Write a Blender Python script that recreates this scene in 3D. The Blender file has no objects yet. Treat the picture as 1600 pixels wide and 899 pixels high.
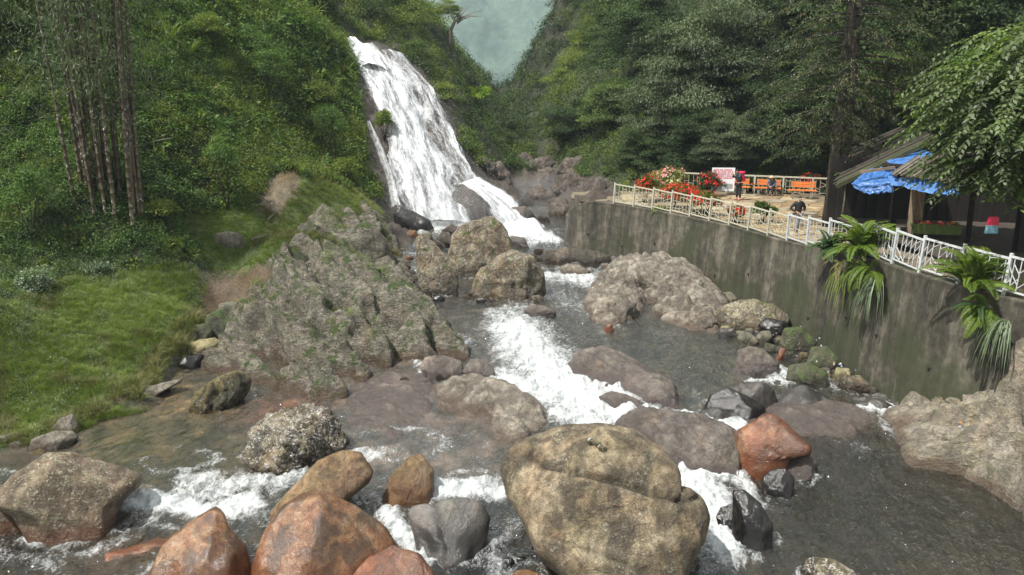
import bpy, math, random
import numpy as np
from mathutils import Vector, Matrix, Quaternion
# ---------------------------------------------------------------- camera, world, sun, exposure
S = bpy.context.scene
COL = S.collection
PITCH, FOC, CX, CY, CAMZ = math.radians(13.7), 1244.0, 800.0, 449.5, 10.0
cam = bpy.data.objects.new('camera', bpy.data.cameras.new('camera')); COL.objects.link(cam)
cam.location = (0, 0, CAMZ); cam.rotation_euler = (math.radians(90) - PITCH, 0, 0)
cam.data.sensor_width = 36; cam.data.lens = 36 * FOC / 1600; cam.data.clip_end = 5000
S.camera = cam
SUN_EL, SUN_AZ = math.radians(60), math.radians(242)      # azimuth clockwise from +Y (straight ahead)
W = bpy.data.worlds.new('World'); S.world = W; W.use_nodes = True
wn = W.node_tree; bg = wn.nodes['Background']
sky = wn.nodes.new('ShaderNodeTexSky'); sky.sky_type = 'NISHITA'; sky.sun_disc = False
sky.sun_elevation = SUN_EL; sky.sun_rotation = SUN_AZ; sky.dust_density = 3.0; sky.air_density = 1.3
tcw = wn.nodes.new('ShaderNodeTexCoord'); cn = wn.nodes.new('ShaderNodeTexNoise'); cn.inputs['Scale'].default_value = 2.2; cn.inputs['Detail'].default_value = 6
wn.links.new(tcw.outputs['Generated'], cn.inputs[0]); cr_ = wn.nodes.new('ShaderNodeValToRGB'); wn.links.new(cn.outputs[0], cr_.inputs[0])
cr_.color_ramp.elements[0].position = .35; cr_.color_ramp.elements[0].color = (.45,) * 3 + (1,); cr_.color_ramp.elements[1].position = .6; cr_.color_ramp.elements[1].color = (.95,) * 3 + (1,)
cmx = wn.nodes.new('ShaderNodeMix'); cmx.data_type = 'RGBA'; wn.links.new(cr_.outputs[0], cmx.inputs[0]); wn.links.new(sky.outputs[0], cmx.inputs[6]); cmx.inputs[7].default_value = (4.8, 4.8, 4.5, 1)   # broken bright cloud
wn.links.new(cmx.outputs[2], bg.inputs[0]); bg.inputs[1].default_value = 0.15
sun = bpy.data.objects.new('sun', bpy.data.lights.new('sun', 'SUN')); COL.objects.link(sun)
sd = Vector((math.sin(SUN_AZ) * math.cos(SUN_EL), math.cos(SUN_AZ) * math.cos(SUN_EL), math.sin(SUN_EL)))
sun.rotation_euler = sd.to_track_quat('Z', 'Y').to_euler(); sun.location = (20, -10, 60)
sun.data.energy = 5.0; sun.data.angle = math.radians(1.2); sun.data.color = (1.0, 0.96, 0.9)
S.view_settings.view_transform = 'Standard'; S.view_settings.look = 'None'
S.view_settings.gamma = 1; S.view_settings.exposure = 0.6
S.cycles.max_bounces = 6; S.cycles.diffuse_bounces = 2; S.cycles.glossy_bounces = 2
S.cycles.transmission_bounces = 3; S.cycles.transparent_max_bounces = 10; S.cycles.volume_bounces = 0
S.cycles.caustics_reflective = False; S.cycles.caustics_refractive = False

# ---------------------------------------------------------------- pixel <-> place
cT, sT = math.cos(PITCH), math.sin(PITCH)
def PY(px, py, Y):            # the place seen at (px,py) at forward distance Y
    v = (CY - py) / FOC; k = Y / (cT + v * sT)
    return (k * (px - CX) / FOC, Y, CAMZ + k * (-sT + v * cT))
def PZ(px, py, z):            # ... at height z
    v = (CY - py) / FOC; Y = (z - CAMZ) * (cT + v * sT) / (-sT + v * cT)
    return PY(px, py, Y)
def proj(x, y, z):
    dz = z - CAMZ; d = y * cT - dz * sT; d = np.where(d < 0.1, 0.1, d)
    return CX + FOC * x / d, CY - FOC * (y * sT + dz * cT) / d

# ---------------------------------------------------------------- numpy noise, splines
def _h(i, j, k, s):
    h = (i.astype(np.uint32) * np.uint32(374761393) + j.astype(np.uint32) * np.uint32(668265263)
         + k.astype(np.uint32) * np.uint32(2147483647) + np.uint32(s * 974711 & 0xffffffff))
    h = (h ^ (h >> np.uint32(13))) * np.uint32(1274126177); h = h ^ (h >> np.uint32(16))
    return (h & np.uint32(0xffffff)).astype(np.float64) / 0xffffff
def vn(p, s=0):
    q = np.floor(p).astype(np.int64); f = p - q; f = f * f * f * (f * (f * 6 - 15) + 10)
    i, j, k = q[:, 0], q[:, 1], q[:, 2]; r = 0
    for a in (0, 1):
        for b in (0, 1):
            for c in (0, 1):
                w = (f[:, 0] if a else 1 - f[:, 0]) * (f[:, 1] if b else 1 - f[:, 1]) * (f[:, 2] if c else 1 - f[:, 2])
                r = r + w * _h(i + a, j + b, k + c, s)
    return r * 2 - 1
def fbm(p, o=4, s=0, g=0.5):
    r = 0; a = 1.0; t = 0
    for k in range(o):
        r = r + a * vn(p * 2.03 ** k + k * 7.3, s + k); t += a; a *= g
    return r / t
def ridge(p, o=4, s=0):
    r = 0; a = 1.0; t = 0
    for k in range(o):
        r = r + a * (1 - 2 * np.abs(vn(p * 2.1 ** k + k * 3.1, s + k))); t += a; a *= 0.5
    return r / t
def sstep(a, b, x):
    t = np.clip((x - a) / (b - a), 0, 1); return t * t * (3 - 2 * t)
class RBF:
    def __init__(s, pts, c=1.2, lam=0.02):
        p = np.array(pts, float); s.p = p[:, :2]; s.c = c; n = len(p)
        d = np.sqrt(((s.p[:, None] - s.p[None]) ** 2).sum(-1) + c * c)
        A = np.zeros((n + 3, n + 3)); A[:n, :n] = d - lam * np.eye(n) * 10
        A[:n, n] = 1; A[:n, n + 1:] = s.p; A[n, :n] = 1; A[n + 1:, :n] = s.p.T
        s.w = np.linalg.solve(A, np.r_[p[:, 2], 0, 0, 0])
    def __call__(s, x, y):
        x = np.asarray(x, float); sh = x.shape; x = x.ravel(); y = np.asarray(y, float).ravel(); n = len(s.p)
        out = s.w[n] + s.w[n + 1] * x + s.w[n + 2] * y
        for k in range(n):
            out = out + s.w[k] * np.sqrt((x - s.p[k, 0]) ** 2 + (y - s.p[k, 1]) ** 2 + s.c ** 2)
        return out.reshape(sh)
def inpoly(px, py, poly):
    r = np.zeros(px.shape, bool); n = len(poly)
    for k in range(n):
        x1, y1 = poly[k]; x2, y2 = poly[(k + 1) % n]
        if y1 == y2: continue
        r ^= ((y1 > py) != (y2 > py)) & (px < (x2 - x1) * (py - y1) / (y2 - y1) + x1)
    return r
def dline(px, py, pl):
    best = np.full(px.shape, 1e9)
    for (x1, y1), (x2, y2) in zip(pl[:-1], pl[1:]):
        dx, dy = x2 - x1, y2 - y1; t = np.clip(((px - x1) * dx + (py - y1) * dy) / (dx * dx + dy * dy + 1e-9), 0, 1)
        best = np.minimum(best, np.hypot(px - x1 - t * dx, py - y1 - t * dy))
    return best

# ---------------------------------------------------------------- objects
def tag(o, label=None, cat=None, group=None, kind=None):
    if label: o['label'] = label
    if cat: o['category'] = cat
    if group: o['group'] = group
    if kind: o['kind'] = kind
    return o
def mesh(name, V, Fc, mat=None, smooth=True, attrs=None, mats=None, mi=None):
    V = np.asarray(V, np.float32); me = bpy.data.meshes.new(name)
    if isinstance(Fc, np.ndarray):
        nf, k = Fc.shape; me.vertices.add(len(V)); me.vertices.foreach_set('co', V.ravel())
        me.loops.add(nf * k); me.loops.foreach_set('vertex_index', Fc.astype(np.int32).ravel())
        me.polygons.add(nf); me.polygons.foreach_set('loop_start', np.arange(0, nf * k, k, dtype=np.int32))
        me.update(calc_edges=True)
    else:
        me.from_pydata([tuple(map(float, v)) for v in V], [], [tuple(map(int, f)) for f in Fc]); me.update()
    if smooth: me.polygons.foreach_set('use_smooth', np.ones(len(me.polygons), bool))
    if mat: me.materials.append(mat)
    for m in mats or (): me.materials.append(m)
    if mi is not None: me.polygons.foreach_set('material_index', np.asarray(mi, np.int32))
    for n, a in (attrs or {}).items():
        a = np.asarray(a, np.float32)
        if a.ndim == 2:
            at = me.color_attributes.new(n, 'FLOAT_COLOR', 'POINT')
            at.data.foreach_set('color', np.c_[a, np.ones(len(a))].astype(np.float32).ravel())
        else:
            me.attributes.new(n, 'FLOAT', 'POINT').data.foreach_set('value', a)
    return me
def obj(name, me, parent=None, loc=(0, 0, 0), rot=(0, 0, 0), sc=(1, 1, 1)):
    o = bpy.data.objects.new(name, me); COL.objects.link(o); o.parent = parent
    o.location = loc; o.rotation_euler = rot; o.scale = sc
    return o
def empty(name, loc=(0, 0, 0), rz=0):
    o = bpy.data.objects.new(name, None); COL.objects.link(o); o.location = loc; o.rotation_euler = (0, 0, rz); return o
def copytree(o, parent=None):
    c = o.copy(); COL.objects.link(c); c.parent = parent
    for ch in list(o.children): copytree(ch, c)
    return c
class MB:                      # collects boxes and tubes into one mesh
    def __init__(s): s.v = []; s.f = []
    def add(s, V, F):
        b = len(s.v); s.v += [tuple(v) for v in V]; s.f += [tuple(i + b for i in f) for f in F]; return s
    def box(s, c, d, rz=0, bev=0.0, R=None):
        hx, hy, hz = d[0] / 2, d[1] / 2, d[2] / 2; M = (R or Matrix.Rotation(rz, 3, 'Z'))
        V = [M @ Vector((sx * hx, sy * hy, sz * hz)) + Vector(c) for sz in (-1, 1) for sy in (-1, 1) for sx in (-1, 1)]
        return s.add(V, [(0, 2, 3, 1), (4, 5, 7, 6), (0, 1, 5, 4), (2, 6, 7, 3), (0, 4, 6, 2), (1, 3, 7, 5)])
    def bar(s, a, b, w, h=None):
        a, b = Vector(a), Vector(b); d = b - a; h = h or w
        R = d.to_track_quat('X', 'Z').to_matrix()
        return s.box((a + b) / 2, (d.length, w, h), R=R)
    def tube(s, pts, rad, n=8, cap=True):
        pts = [Vector(p) for p in pts]
        if not hasattr(rad, '__len__'): rad = [rad] * len(pts)
        b = len(s.v); u = None
        for i, p in enumerate(pts):
            d = (pts[min(i + 1, len(pts) - 1)] - pts[max(i - 1, 0)]).normalized()
            if u is None:
                u = d.orthogonal().normalized()
            u = (u - d * u.dot(d)).normalized(); w = d.cross(u)
            for k in range(n):
                a = 2 * math.pi * k / n; s.v.append(tuple(p + (u * math.cos(a) + w * math.sin(a)) * rad[i]))
        for i in range(len(pts) - 1):
            for k in range(n):
                a = b + i * n + k; c = b + i * n + (k + 1) % n; s.f.append((a, c, c + n, a + n))
        if cap:
            s.f.append(tuple(b + k for k in range(n))[::-1]); s.f.append(tuple(b + (len(pts) - 1) * n + k for k in range(n)))
        return s
    def mesh(s, name, mat, smooth=False): return mesh(name, s.v, s.f, mat, smooth)
    def obj(s, name, mat, parent=None, smooth=False, **k): return obj(name, s.mesh(name, mat, smooth), parent, **k)

# ---------------------------------------------------------------- materials
class NT:
    def __init__(s, name):
        s.m = bpy.data.materials.new(name); s.m.use_nodes = True; s.t = s.m.node_tree; s.t.nodes.clear()
        s.out = s.t.nodes.new('ShaderNodeOutputMaterial')
    def n(s, typ, _p=None, **k):
        nd = s.t.nodes.new('ShaderNode' + typ)
        for a, b in (_p or {}).items(): setattr(nd, a, b)
        for a, b in k.items():
            key = int(a[1:]) if a[0] == 'i' and a[1:].isdigit() else a.replace('_', ' ')
            i = nd.inputs[key]
            if hasattr(b, 'is_output') or isinstance(b, bpy.types.NodeSocket): s.t.links.new(b, i)
            else: i.default_value = (b + (1,) if isinstance(b, tuple) and len(b) == 3 and i.type == 'RGBA' else b)
        return nd
    def coord(s, w='Object'): return s.n('TexCoord').outputs[w]
    def mp(s, v, scale=(1, 1, 1), rot=(0, 0, 0)): return s.n('Mapping', Vector=v, Scale=scale, Rotation=rot).outputs[0]
    def noise(s, v, sc, det=5, rough=0.55, dist=0.0, col=False):
        return s.n('TexNoise', Vector=v, Scale=sc, Detail=det, Roughness=rough, Distortion=dist).outputs[1 if col else 0]
    def voro(s, v, sc, feat='F1', o=0): return s.n('TexVoronoi', {'feature': feat}, Vector=v, Scale=sc).outputs[o]
    def ramp(s, f, *st):
        r = s.n('ValToRGB', Fac=f); e = r.color_ramp.elements
        while len(e) < len(st): e.new(0.5)
        for q, (p, c) in zip(e, st):
            q.position = p; q.color = (c, c, c, 1) if not isinstance(c, tuple) else c + (1,)
        return r.outputs[0]
    def mix(s, f, a, b, bt='MIX'):
        nd = s.n('Mix', {'data_type': 'RGBA', 'blend_type': bt}); i = nd.inputs
        for k, x in ((0, f), (6, a), (7, b)):
            if isinstance(x, bpy.types.NodeSocket): s.t.links.new(x, i[k])
            else: i[k].default_value = x + (1,) if isinstance(x, tuple) else x
        return nd.outputs[2]
    def math(s, op, a, b=0.5, c=None):
        nd = s.n('Math', {'operation': op, 'use_clamp': False}, i0=a, i1=b)
        if c is not None: s.t.links.new(c, nd.inputs[2]) if isinstance(c, bpy.types.NodeSocket) else setattr(nd.inputs[2], 'default_value', c)
        return nd.outputs[0]
    def attr(s, nm, o='Fac'): return s.n('Attribute', {'attribute_name': nm}).outputs[o]
    def bump(s, h, st=0.5, d=0.1, nrm=None):
        k = dict(Height=h, Strength=st, Distance=d)
        if nrm is not None: k['Normal'] = nrm
        return s.n('Bump', **k).outputs[0]
    def bsdf(s, col, rough=0.7, nrm=None, **k):
        q = dict(Base_Color=col, Roughness=rough)
        if nrm is not None: q['Normal'] = nrm
        q.update(k)
        return s.n('BsdfPrincipled', **q).outputs[0]
    def done(s, sh, vol=None):
        if sh is not None: s.t.links.new(sh, s.out.inputs[0])
        if vol is not None: s.t.links.new(vol, s.out.inputs[1])
        s.m.cycles.emission_sampling = 'NONE'
        return s.m
def plain(name, col, rough=0.7, var=0.25, sc=12, metallic=0.0, bump=0.2):
    t = NT(name); c = t.coord(); n = t.noise(c, sc); n2 = t.noise(c, sc * 0.17)
    d = tuple(x * (1 - var) for x in col); e = tuple(min(1, x * (1 + var)) for x in col)
    cc = t.mix(t.ramp(t.math('ADD', t.math('MULTIPLY', n, 0.5), t.math('MULTIPLY', n2, 0.5)), (0.35, 0.0), (0.65, 1.0)), d, e)
    return t.done(t.bsdf(cc, rough, t.bump(n, bump, 0.02), Metallic=metallic))

def rockmat(name, c1, c2, c3, lichen=(0.45, 0.45, 0.36), lam=0.4, moss=0.0, rough=0.75, stain=(0.05, 0.045, 0.03), stn=0.5,
            wetcol=None, bumps=1.0, sc=1.0, strat=None, cracks=0.3, wet=0.22, hue=.28):
    t = NT(name); c = t.coord()
    if strat: cb = t.mp(c, strat[0], strat[1])
    else: cb = c
    n1 = t.noise(cb, 0.9 * sc, 6, 0.6, 0.4); n2 = t.noise(cb, 5 * sc, 8, 0.65); n3 = t.noise(c, 36 * sc, 6, 0.75); n4 = t.noise(cb, 2.2 * sc, 7, 0.68, 0.8)
    f = t.math('ADD', t.math('MULTIPLY', n1, 0.6), t.math('MULTIPLY', n2, 0.4))
    col = t.ramp(f, (0.4, c1), (0.5, c2), (0.6, c3))
    col = t.mix(0.8, col, t.ramp(n3, (0.34, 0.3), (0.5, .85), (0.66, 1.35)), 'MULTIPLY')
    hu = t.noise(c, 1.15 * sc, 6, .7, .5); hu2 = t.noise(t.mp(c, (1, 1, 1), (2, 1, 0)), 1.9 * sc, 6, .7, .5)
    col = t.mix(t.math('MULTIPLY', t.ramp(hu, (.5, 0.0), (.6, 1.0)), hue), col, t.mix(1.0, col, (1.3, .92, .74), 'MULTIPLY')); col = t.mix(t.math('MULTIPLY', t.ramp(hu2, (.5, 0.0), (.6, 1.0)), hue), col, t.mix(1.0, col, (.95, 1.06, .62), 'MULTIPLY'))
    col = t.mix(0.75, col, t.ramp(n4, (0.36, 0.4), (0.52, 1.0), (0.66, 1.3)), 'MULTIPLY')
    st = t.noise(t.mp(c, (1.6, 1.6, 0.25)), 1.3 * sc, 5, 0.6, 0.6)
    col = t.mix(t.math('MULTIPLY', t.ramp(st, (0.47, 0.0), (0.58, 1.0)), stn), col, stain)
    # lichen crusts: small cells grouped in patches
    v = t.math('SUBTRACT', 1.0, t.noise(c, 22 * sc, 3, 0.75)); pm = t.noise(c, 1.7 * sc, 4, 0.6)
    lm = t.math('MULTIPLY', t.math('MULTIPLY', t.ramp(v, (0.4, 1.0), (0.5, 0.0)), t.ramp(t.noise(c, 6 * sc, 4, .7), (.46, 0.0), (.56, 1.0))), t.ramp(pm, (0.5 - lam * 0.25, 0.0), (0.72 - lam * 0.25, 1.0)))
    l2 = t.ramp(t.noise(c, 60 * sc, 3, 0.7), (0.58, 0.0), (0.68, 1.0))
    lm = t.math('MAXIMUM', lm, t.math('MULTIPLY', l2, t.ramp(pm, (0.4, 0.0), (0.6, 0.8))))
    col = t.mix(t.math('MULTIPLY', lm, min(1, lam * 1.6)), col, lichen)
    if moss > 0:
        nz = t.n('SeparateXYZ', Vector=t.n('NewGeometry').outputs['Normal']).outputs[2]
        mm = t.ramp(t.math('ADD', t.noise(c, 2.2 * sc, 8, 0.72), t.math('MULTIPLY', nz, 0.06)), (0.66 - moss * 0.2, 0.0), (0.72 - moss * 0.2, 1.0))
        col = t.mix(mm, col, t.mix(n3, (0.02, 0.045, 0.008), (0.09, 0.13, 0.025)))
    cr = t.voro(t.mix(0.25, c, t.noise(c, 1.5, 4, 0.6, 0, True), 'LINEAR_LIGHT'), 1.5 * sc, 'DISTANCE_TO_EDGE')
    crk = t.ramp(cr, (0.0, 0.0), (0.035, 1.0))
    col = t.mix(t.math('MULTIPLY', t.math('SUBTRACT', 1.0, crk), cracks), col, (0.03, 0.025, 0.018))
    col = t.mix(t.math('MULTIPLY', t.attr('gr'), .85), col, (.03, .024, .016))
    hw = t.attr('hw')
    wt = t.ramp(t.math('ADD', hw, t.math('MULTIPLY', t.math('SUBTRACT', n1, 0.5), 0.5)), (wet * 0.6, 1.0), (wet * 1.5, 0.0))
    wc = t.mix(1.0, col, (0.42, 0.38, 0.34), 'MULTIPLY') if wetcol is None else t.mix(0.75, col, wetcol)
    col = t.mix(wt, col, wc)
    rg = t.mix(wt, (rough,) * 3, (0.16,) * 3)
    h = t.math('ADD', t.math('ADD', t.math('MULTIPLY', n2, 0.6), t.math('MULTIPLY', n4, 0.7)), t.math('MULTIPLY', n3, 0.22))
    b = t.bump(h, 0.9 * bumps, 0.2 / sc)
    b = t.bump(crk, cracks, 0.03, b)
    return t.done(t.bsdf(col, rg, b))
# ---------------------------------------------------------------- water level and land form
WPTS = [(100, 890, 0), (450, 895, 0), (800, 890, 0), (1150, 890, 0), (1400, 890, 0), (1600, 880, 0), (-250, 880, 0),
 (80, 830, .02), (250, 800, .05), (520, 820, .04), (620, 850, 0), (760, 840, .0), (1120, 850, .0), (190, 745, .26), (300, 745, .26), (400, 735, .28), (620, 690, .36),
 (730, 750, .26), (200, 670, .33), (330, 610, .38), (450, 660, .38), (600, 610, .44), (650, 760, .12), (560, 720, .28),
 (760, 500, .8), (700, 470, .85), (850, 530, .75), (1000, 500, .8), (1100, 540, .78), (1060, 600, .72), (830, 590, .62),
 (900, 640, .5), (1000, 650, .47), (1060, 655, .42), (1080, 700, .3), (1100, 760, .1), (1120, 790, .04), (1120, 645, .45),
 (1350, 650, .48), (1300, 690, .32), (1450, 760, .12), (1550, 830, .06), (1370, 635, .52), (1200, 760, .1), (1280, 720, .22), (1200, 640, .55), (1230, 580, .75),
 (860, 440, 1.0), (870, 400, 1.2), (850, 376, 1.6), (690, 352, 2.2), (730, 356, 2.2), (640, 400, 1.8), (640, 440, 1.2), (720, 430, 1.05),
 (820, 300, 2.5), (830, 275, 2.7), (800, 340, 2.2), (325, 560, .42), (330, 500, 1.0), (300, 580, .4), (640, 570, .62), (680, 640, .42)]
WX = [PZ(*p) for p in WPTS] + [(-30, 10, 0), (30, 10, 0), (0, 5, 0), (-40, 25, .3), (30, 24, .4)]
ZW = RBF(WX, 0.8, 0.004)
# wall: top line (x, y); the terrace lies on its right-hand side
WALL = [(15.6, 13.0), (14.2, 18.5), (13.0, 21.5), (12.15, 24.0), (12.1, 27.5), (11.6, 30.5), (10.9, 33.6), (9.9, 36.6), (8.5, 39.4), (6.9, 42.2), (5.2, 44.3), (4.2, 44.9), (3.4, 45.8), (3.2, 47.5), (3.6, 50.5), (4.5, 53.5)]
def ZT(x, y): return 4.0 + 0.6 * sstep(33.5, 24.5, np.asarray(y, float))
WA = np.array(WALL)
def wallx(y): return np.interp(y, WA[:, 1], WA[:, 0])
def wall_s(x, y):             # metres behind the wall's face (negative: river side)
    d = dline(np.asarray(x, float), np.asarray(y, float), WALL)
    return np.where(x > wallx(y), d, -d)
Gz = [  # (px, py, z) on the left bank
 (300,500,1.5),(250,540,1.3),(220,590,.9),(120,648,.62),(0,690,.55),(0,600,1.3),(100,560,1.6),(200,500,2.0),(100,480,2.5),(200,430,3.0),(300,430,2.6),
 (0,450,3.2),(310,460,2.0),(340,440,2.1),(355,480,1.3),(400,430,2.6),(330,380,3.4),(450,370,3.9),(400,320,4.7),(300,330,4.6),(470,300,5.2),(470,260,6.2),
 (380,420,2.9),(300,395,3.2),(320,520,.9),(350,520,1.0),(230,650,.3),(30,712,.3),(170,655,.3),(60,740,.2),(-100,640,1.0),(-100,500,3.4),
 (540,310,4.6),(560,330,4.0),(480,345,3.8),(455,375,3.2),(440,410,2.4),(500,380,3.2),(380,470,1.6),(230,560,1.0),(150,620,.9),(180,650,.42)]
_GY = [  # (px, py, Y)
 (0,400,30),(0,250,34),(0,100,38),(0,0,41),(150,370,32),(150,250,34),(150,120,39),(150,0,44),(300,300,37),(300,380,34),(300,200,40),(300,100,45),(300,0,49),
 (400,250,42),(400,200,45),(450,100,52),(500,200,50),(520,250,49),(500,50,58),(450,0,60),(545,180,54),(555,250,50),(580,300,48),(600,335,46.5),
 (540,60,62.8),(560,110,59.5),(640,92,64.5),(590,150,57.7),(600,80,63.5),(630,200,55.5),(640,260,52.5),(665,330,49.8),(700,200,57),(720,270,54),(740,320,51),(600,250,52),(620,300,50),
 (600,0,76),(540,0,70),(570,40,68),(670,0,92),(700,50,102),(660,60,75),(700,100,72),(740,150,85),(755,100,120),(785,146,150),(770,200,80),(730,190,66),(750,240,62),(770,280,60),(790,330,54),
 (785,178,100),(785,172,110),(785,168,130),(768,165,112),(802,165,112),(752,128,112),(818,128,112),(732,92,112),(838,88,112),
 (860,0,112),(832,60,117),(802,110,122),(790,160,120),(800,215,98),(850,245,76),(860,300,62),(880,330,55),(930,240,66),(940,300,56),(1000,200,62),(1000,100,74),(950,50,88),(1100,0,80),(1100,150,66),
 (1100,255,58),(1250,0,76),(1250,262,57),(1400,0,68),(1400,200,52),(1550,0,56),(1600,200,44),(1600,100,50),(1700,200,40)]
GY = [(a, b + (16 if c > 84 else 0), c) for a, b, c in _GY]
GW = [(-45,12,5),(-30,20,6),(-22,14,3),(-16,12,1.0),(-45,40,22),(-60,70,40),(-60,100,55),(-40,160,60),(60,60,22),(60,100,45),(60,160,60),(70,30,10),(-4,160,3),(14,160,16),(-25,160,36),(-5,195,-2),(15,195,8),(-42,195,42),(55,195,50),
 (0,3,-.6),(-9,8,-.5),(12,8,-.5),(11,14,-.3),(30,120,40)]
bed = [(p[0], p[1], p[2] - 0.5) for p in WX]
GR = RBF([PZ(*p) for p in Gz] + [PY(*p) for p in GY] + GW + bed, 1.0, 0.01)
RH = RBF([PY(*p) for p in GY if p[0] > 880] + [(60,60,22),(60,100,45),(60,160,60),(70,30,12),(30,120,42),(12,160,38)] +
         [(x, y, 2.0) for x in (4, 10, 16, 22) for y in (15, 25, 35, 44)] + [(30, 20, 3), (30, 30, 4), (30, 40, 6), (8,50,2.6),(16,50,3.2),(22,50,4.2)], 1.5, 0.02)
def GROUND(x, y):
    x = np.asarray(x, float); y = np.asarray(y, float)
    s = wall_s(x, y); a = GR(x, y)
    xw = wallx(y); p3 = np.stack([x.ravel(), y.ravel(), 0 * x.ravel()], 1)
    b = np.maximum(ZT(x, y) - 0.06, RH(x, y))
    base = np.minimum(a, np.where(y < 50, ZW(x, y) + 0.35, 99))          # river side: stay low in front of the wall
    a = np.where((s > -1.8) & (s <= 0.2) & (y < 46), np.minimum(a, base), a)
    w = sstep(50.0, 55.0, y)
    z = np.where(s > 0.2, b * (1 - w) + a * w, a)
    flat = np.where((s > 0.2) & (y < 50.5) & (RH(x, y) < ZT(x, y)), 0.0, 1.0)
    wet = sstep(0.0, 0.5, a - ZW(x, y)); k = 0.05 + 0.22 * wet + 0.6 * sstep(45, 120, y)
    z = z + flat * k * (fbm(p3 * 0.45, 4, 3) * 1.6).reshape(z.shape) + flat * 0.05 * fbm(p3 * 3.0, 3, 9).reshape(z.shape)
    return z

# zones (outlines of areas on the land, found from where they appear)
ZONES = {
 'grass': [[(0,470),(60,440),(130,422),(300,410),(318,450),(310,492),(250,540),(190,600),(120,646),(0,690),(-200,700),(-200,470)], [(0,645),(120,640),(232,640),(232,668),(150,682),(60,690),(0,700),(-200,720)],
           [(285,335),(400,320),(470,340),(478,372),(440,412),(330,425),(300,385)], [(440,330),(480,270),(560,300),(600,335),(560,345),(470,350)]],
 'soil': [[(300,425),(440,412),(410,450),(380,500),(330,520),(310,470)], [(310,470),(330,510),(250,590),(215,612),(120,655),(215,590),(250,540)]],
 'path': [[(395,330),(425,270),(470,255),(470,300),(440,335)]],
 'rock': [[(562,195),(556,140),(536,64),(600,66),(648,100),(690,140),(718,200),(748,258),(800,300),(860,385),(600,400),(604,335),(592,300),(570,250)],
          [(748,272),(790,262),(812,272),(845,262),(890,266),(935,284),(960,305),(950,330),(870,400),(790,350)]],
}
def zone(nm, px, py):
    r = np.zeros(px.shape, bool)
    for q in ZONES[nm]: r |= inpoly(px, py, q)
    return r
def build_ground():
    ys = [3.0]
    while ys[-1] < 190: ys.append(ys[-1] + max(0.2, ys[-1] * 0.0085))
    ys = np.array(ys); u = np.linspace(-1.15, 1.15, 460)
    X = u[None] * (ys[:, None] * 0.82 + 6); Y = np.repeat(ys[:, None], len(u), 1)
    Z = GROUND(X, Y)
    V = np.stack([X.ravel(), Y.ravel(), Z.ravel()], 1)
    px, py = proj(V[:, 0], V[:, 1], V[:, 2])
    j = fbm(V * 1.3, 4, 21) * 24; px2, py2 = px + j, py + fbm(V * 1.3, 3, 31) * 7
    n = fbm(V * 0.8, 4, 5)[:, None]
    col = np.array([.035, .04, .018]) + n * np.array([.012, .014, .006])
    m = zone('grass', px2, py2); col[m] = (np.array([.085, .12, .028]) + n * .03)[m]
    m = zone('soil', px2, py2); col[m] = (np.array([.115, .085, .055]) + n * .05)[m]
    m = zone('path', px2, py2); col[m] = (np.array([.14, .112, .07]) + n * .08)[m]
    rk = zone('rock', px2, py2); col[rk] = (np.array([.085, .07, .055]) + n * .05)[rk]
    uw = (V[:, 2] < ZW(V[:, 0], V[:, 1]) + 0.12) & (wall_s(V[:, 0], V[:, 1]) < 0.2)
    col[uw & ~rk] = (np.array([.11, .09, .055]) + n * .06)[uw & ~rk]
    disp = np.zeros(len(V)); disp[rk] = ridge(V[rk] * np.array([1, 1, .6]) * 0.55, 5, 77) * 0.8 - 0.15
    inw = inpoly(px, py, [(530, 50), (600, 60), (700, 110), (770, 290), (760, 360), (620, 360), (560, 200)]); disp = np.where(inw, disp * .35 - .1, disp); V[:, 2] += disp
    col = np.clip(col, 0.01, 1)
    ny, nx = X.shape; idx = np.arange(ny * nx).reshape(ny, nx)
    F = np.stack([idx[:-1, :-1], idx[:-1, 1:], idx[1:, 1:], idx[1:, :-1]], -1).reshape(-1, 4)
    t = NT('earth_and_rock'); c = t.coord(); a = t.attr('col', 'Color')
    n2 = t.noise(c, 2.0, 8, 0.7); n3 = t.noise(c, 14, 6, 0.7)
    cc = t.mix(0.8, a, t.ramp(n2, (0.3, 0.35), (0.7, 1.5)), 'MULTIPLY'); cc = t.mix(0.7, cc, t.ramp(n3, (0.3, 0.4), (0.7, 1.4)), 'MULTIPLY')
    wt = t.attr('wet'); rg = t.mix(wt, (0.9,) * 3, (0.25,) * 3); cc = t.mix(wt, cc, t.mix(1.0, cc, (.5, .48, .45), 'MULTIPLY'))
    m = t.done(t.bsdf(cc, rg, t.bump(t.math('ADD', n2, t.math('MULTIPLY', n3, 0.3)), 0.8, 0.25)))
    wet = np.clip(uw * 1.0 + rk * sstep(-.3, .5, n[:, 0]) * 0.8, 0, 1)
    o = obj('ground', mesh('ground', V, F, m, True, {'col': col, 'wet': wet})); tag(o, kind='structure')
    return o
build_ground()

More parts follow.
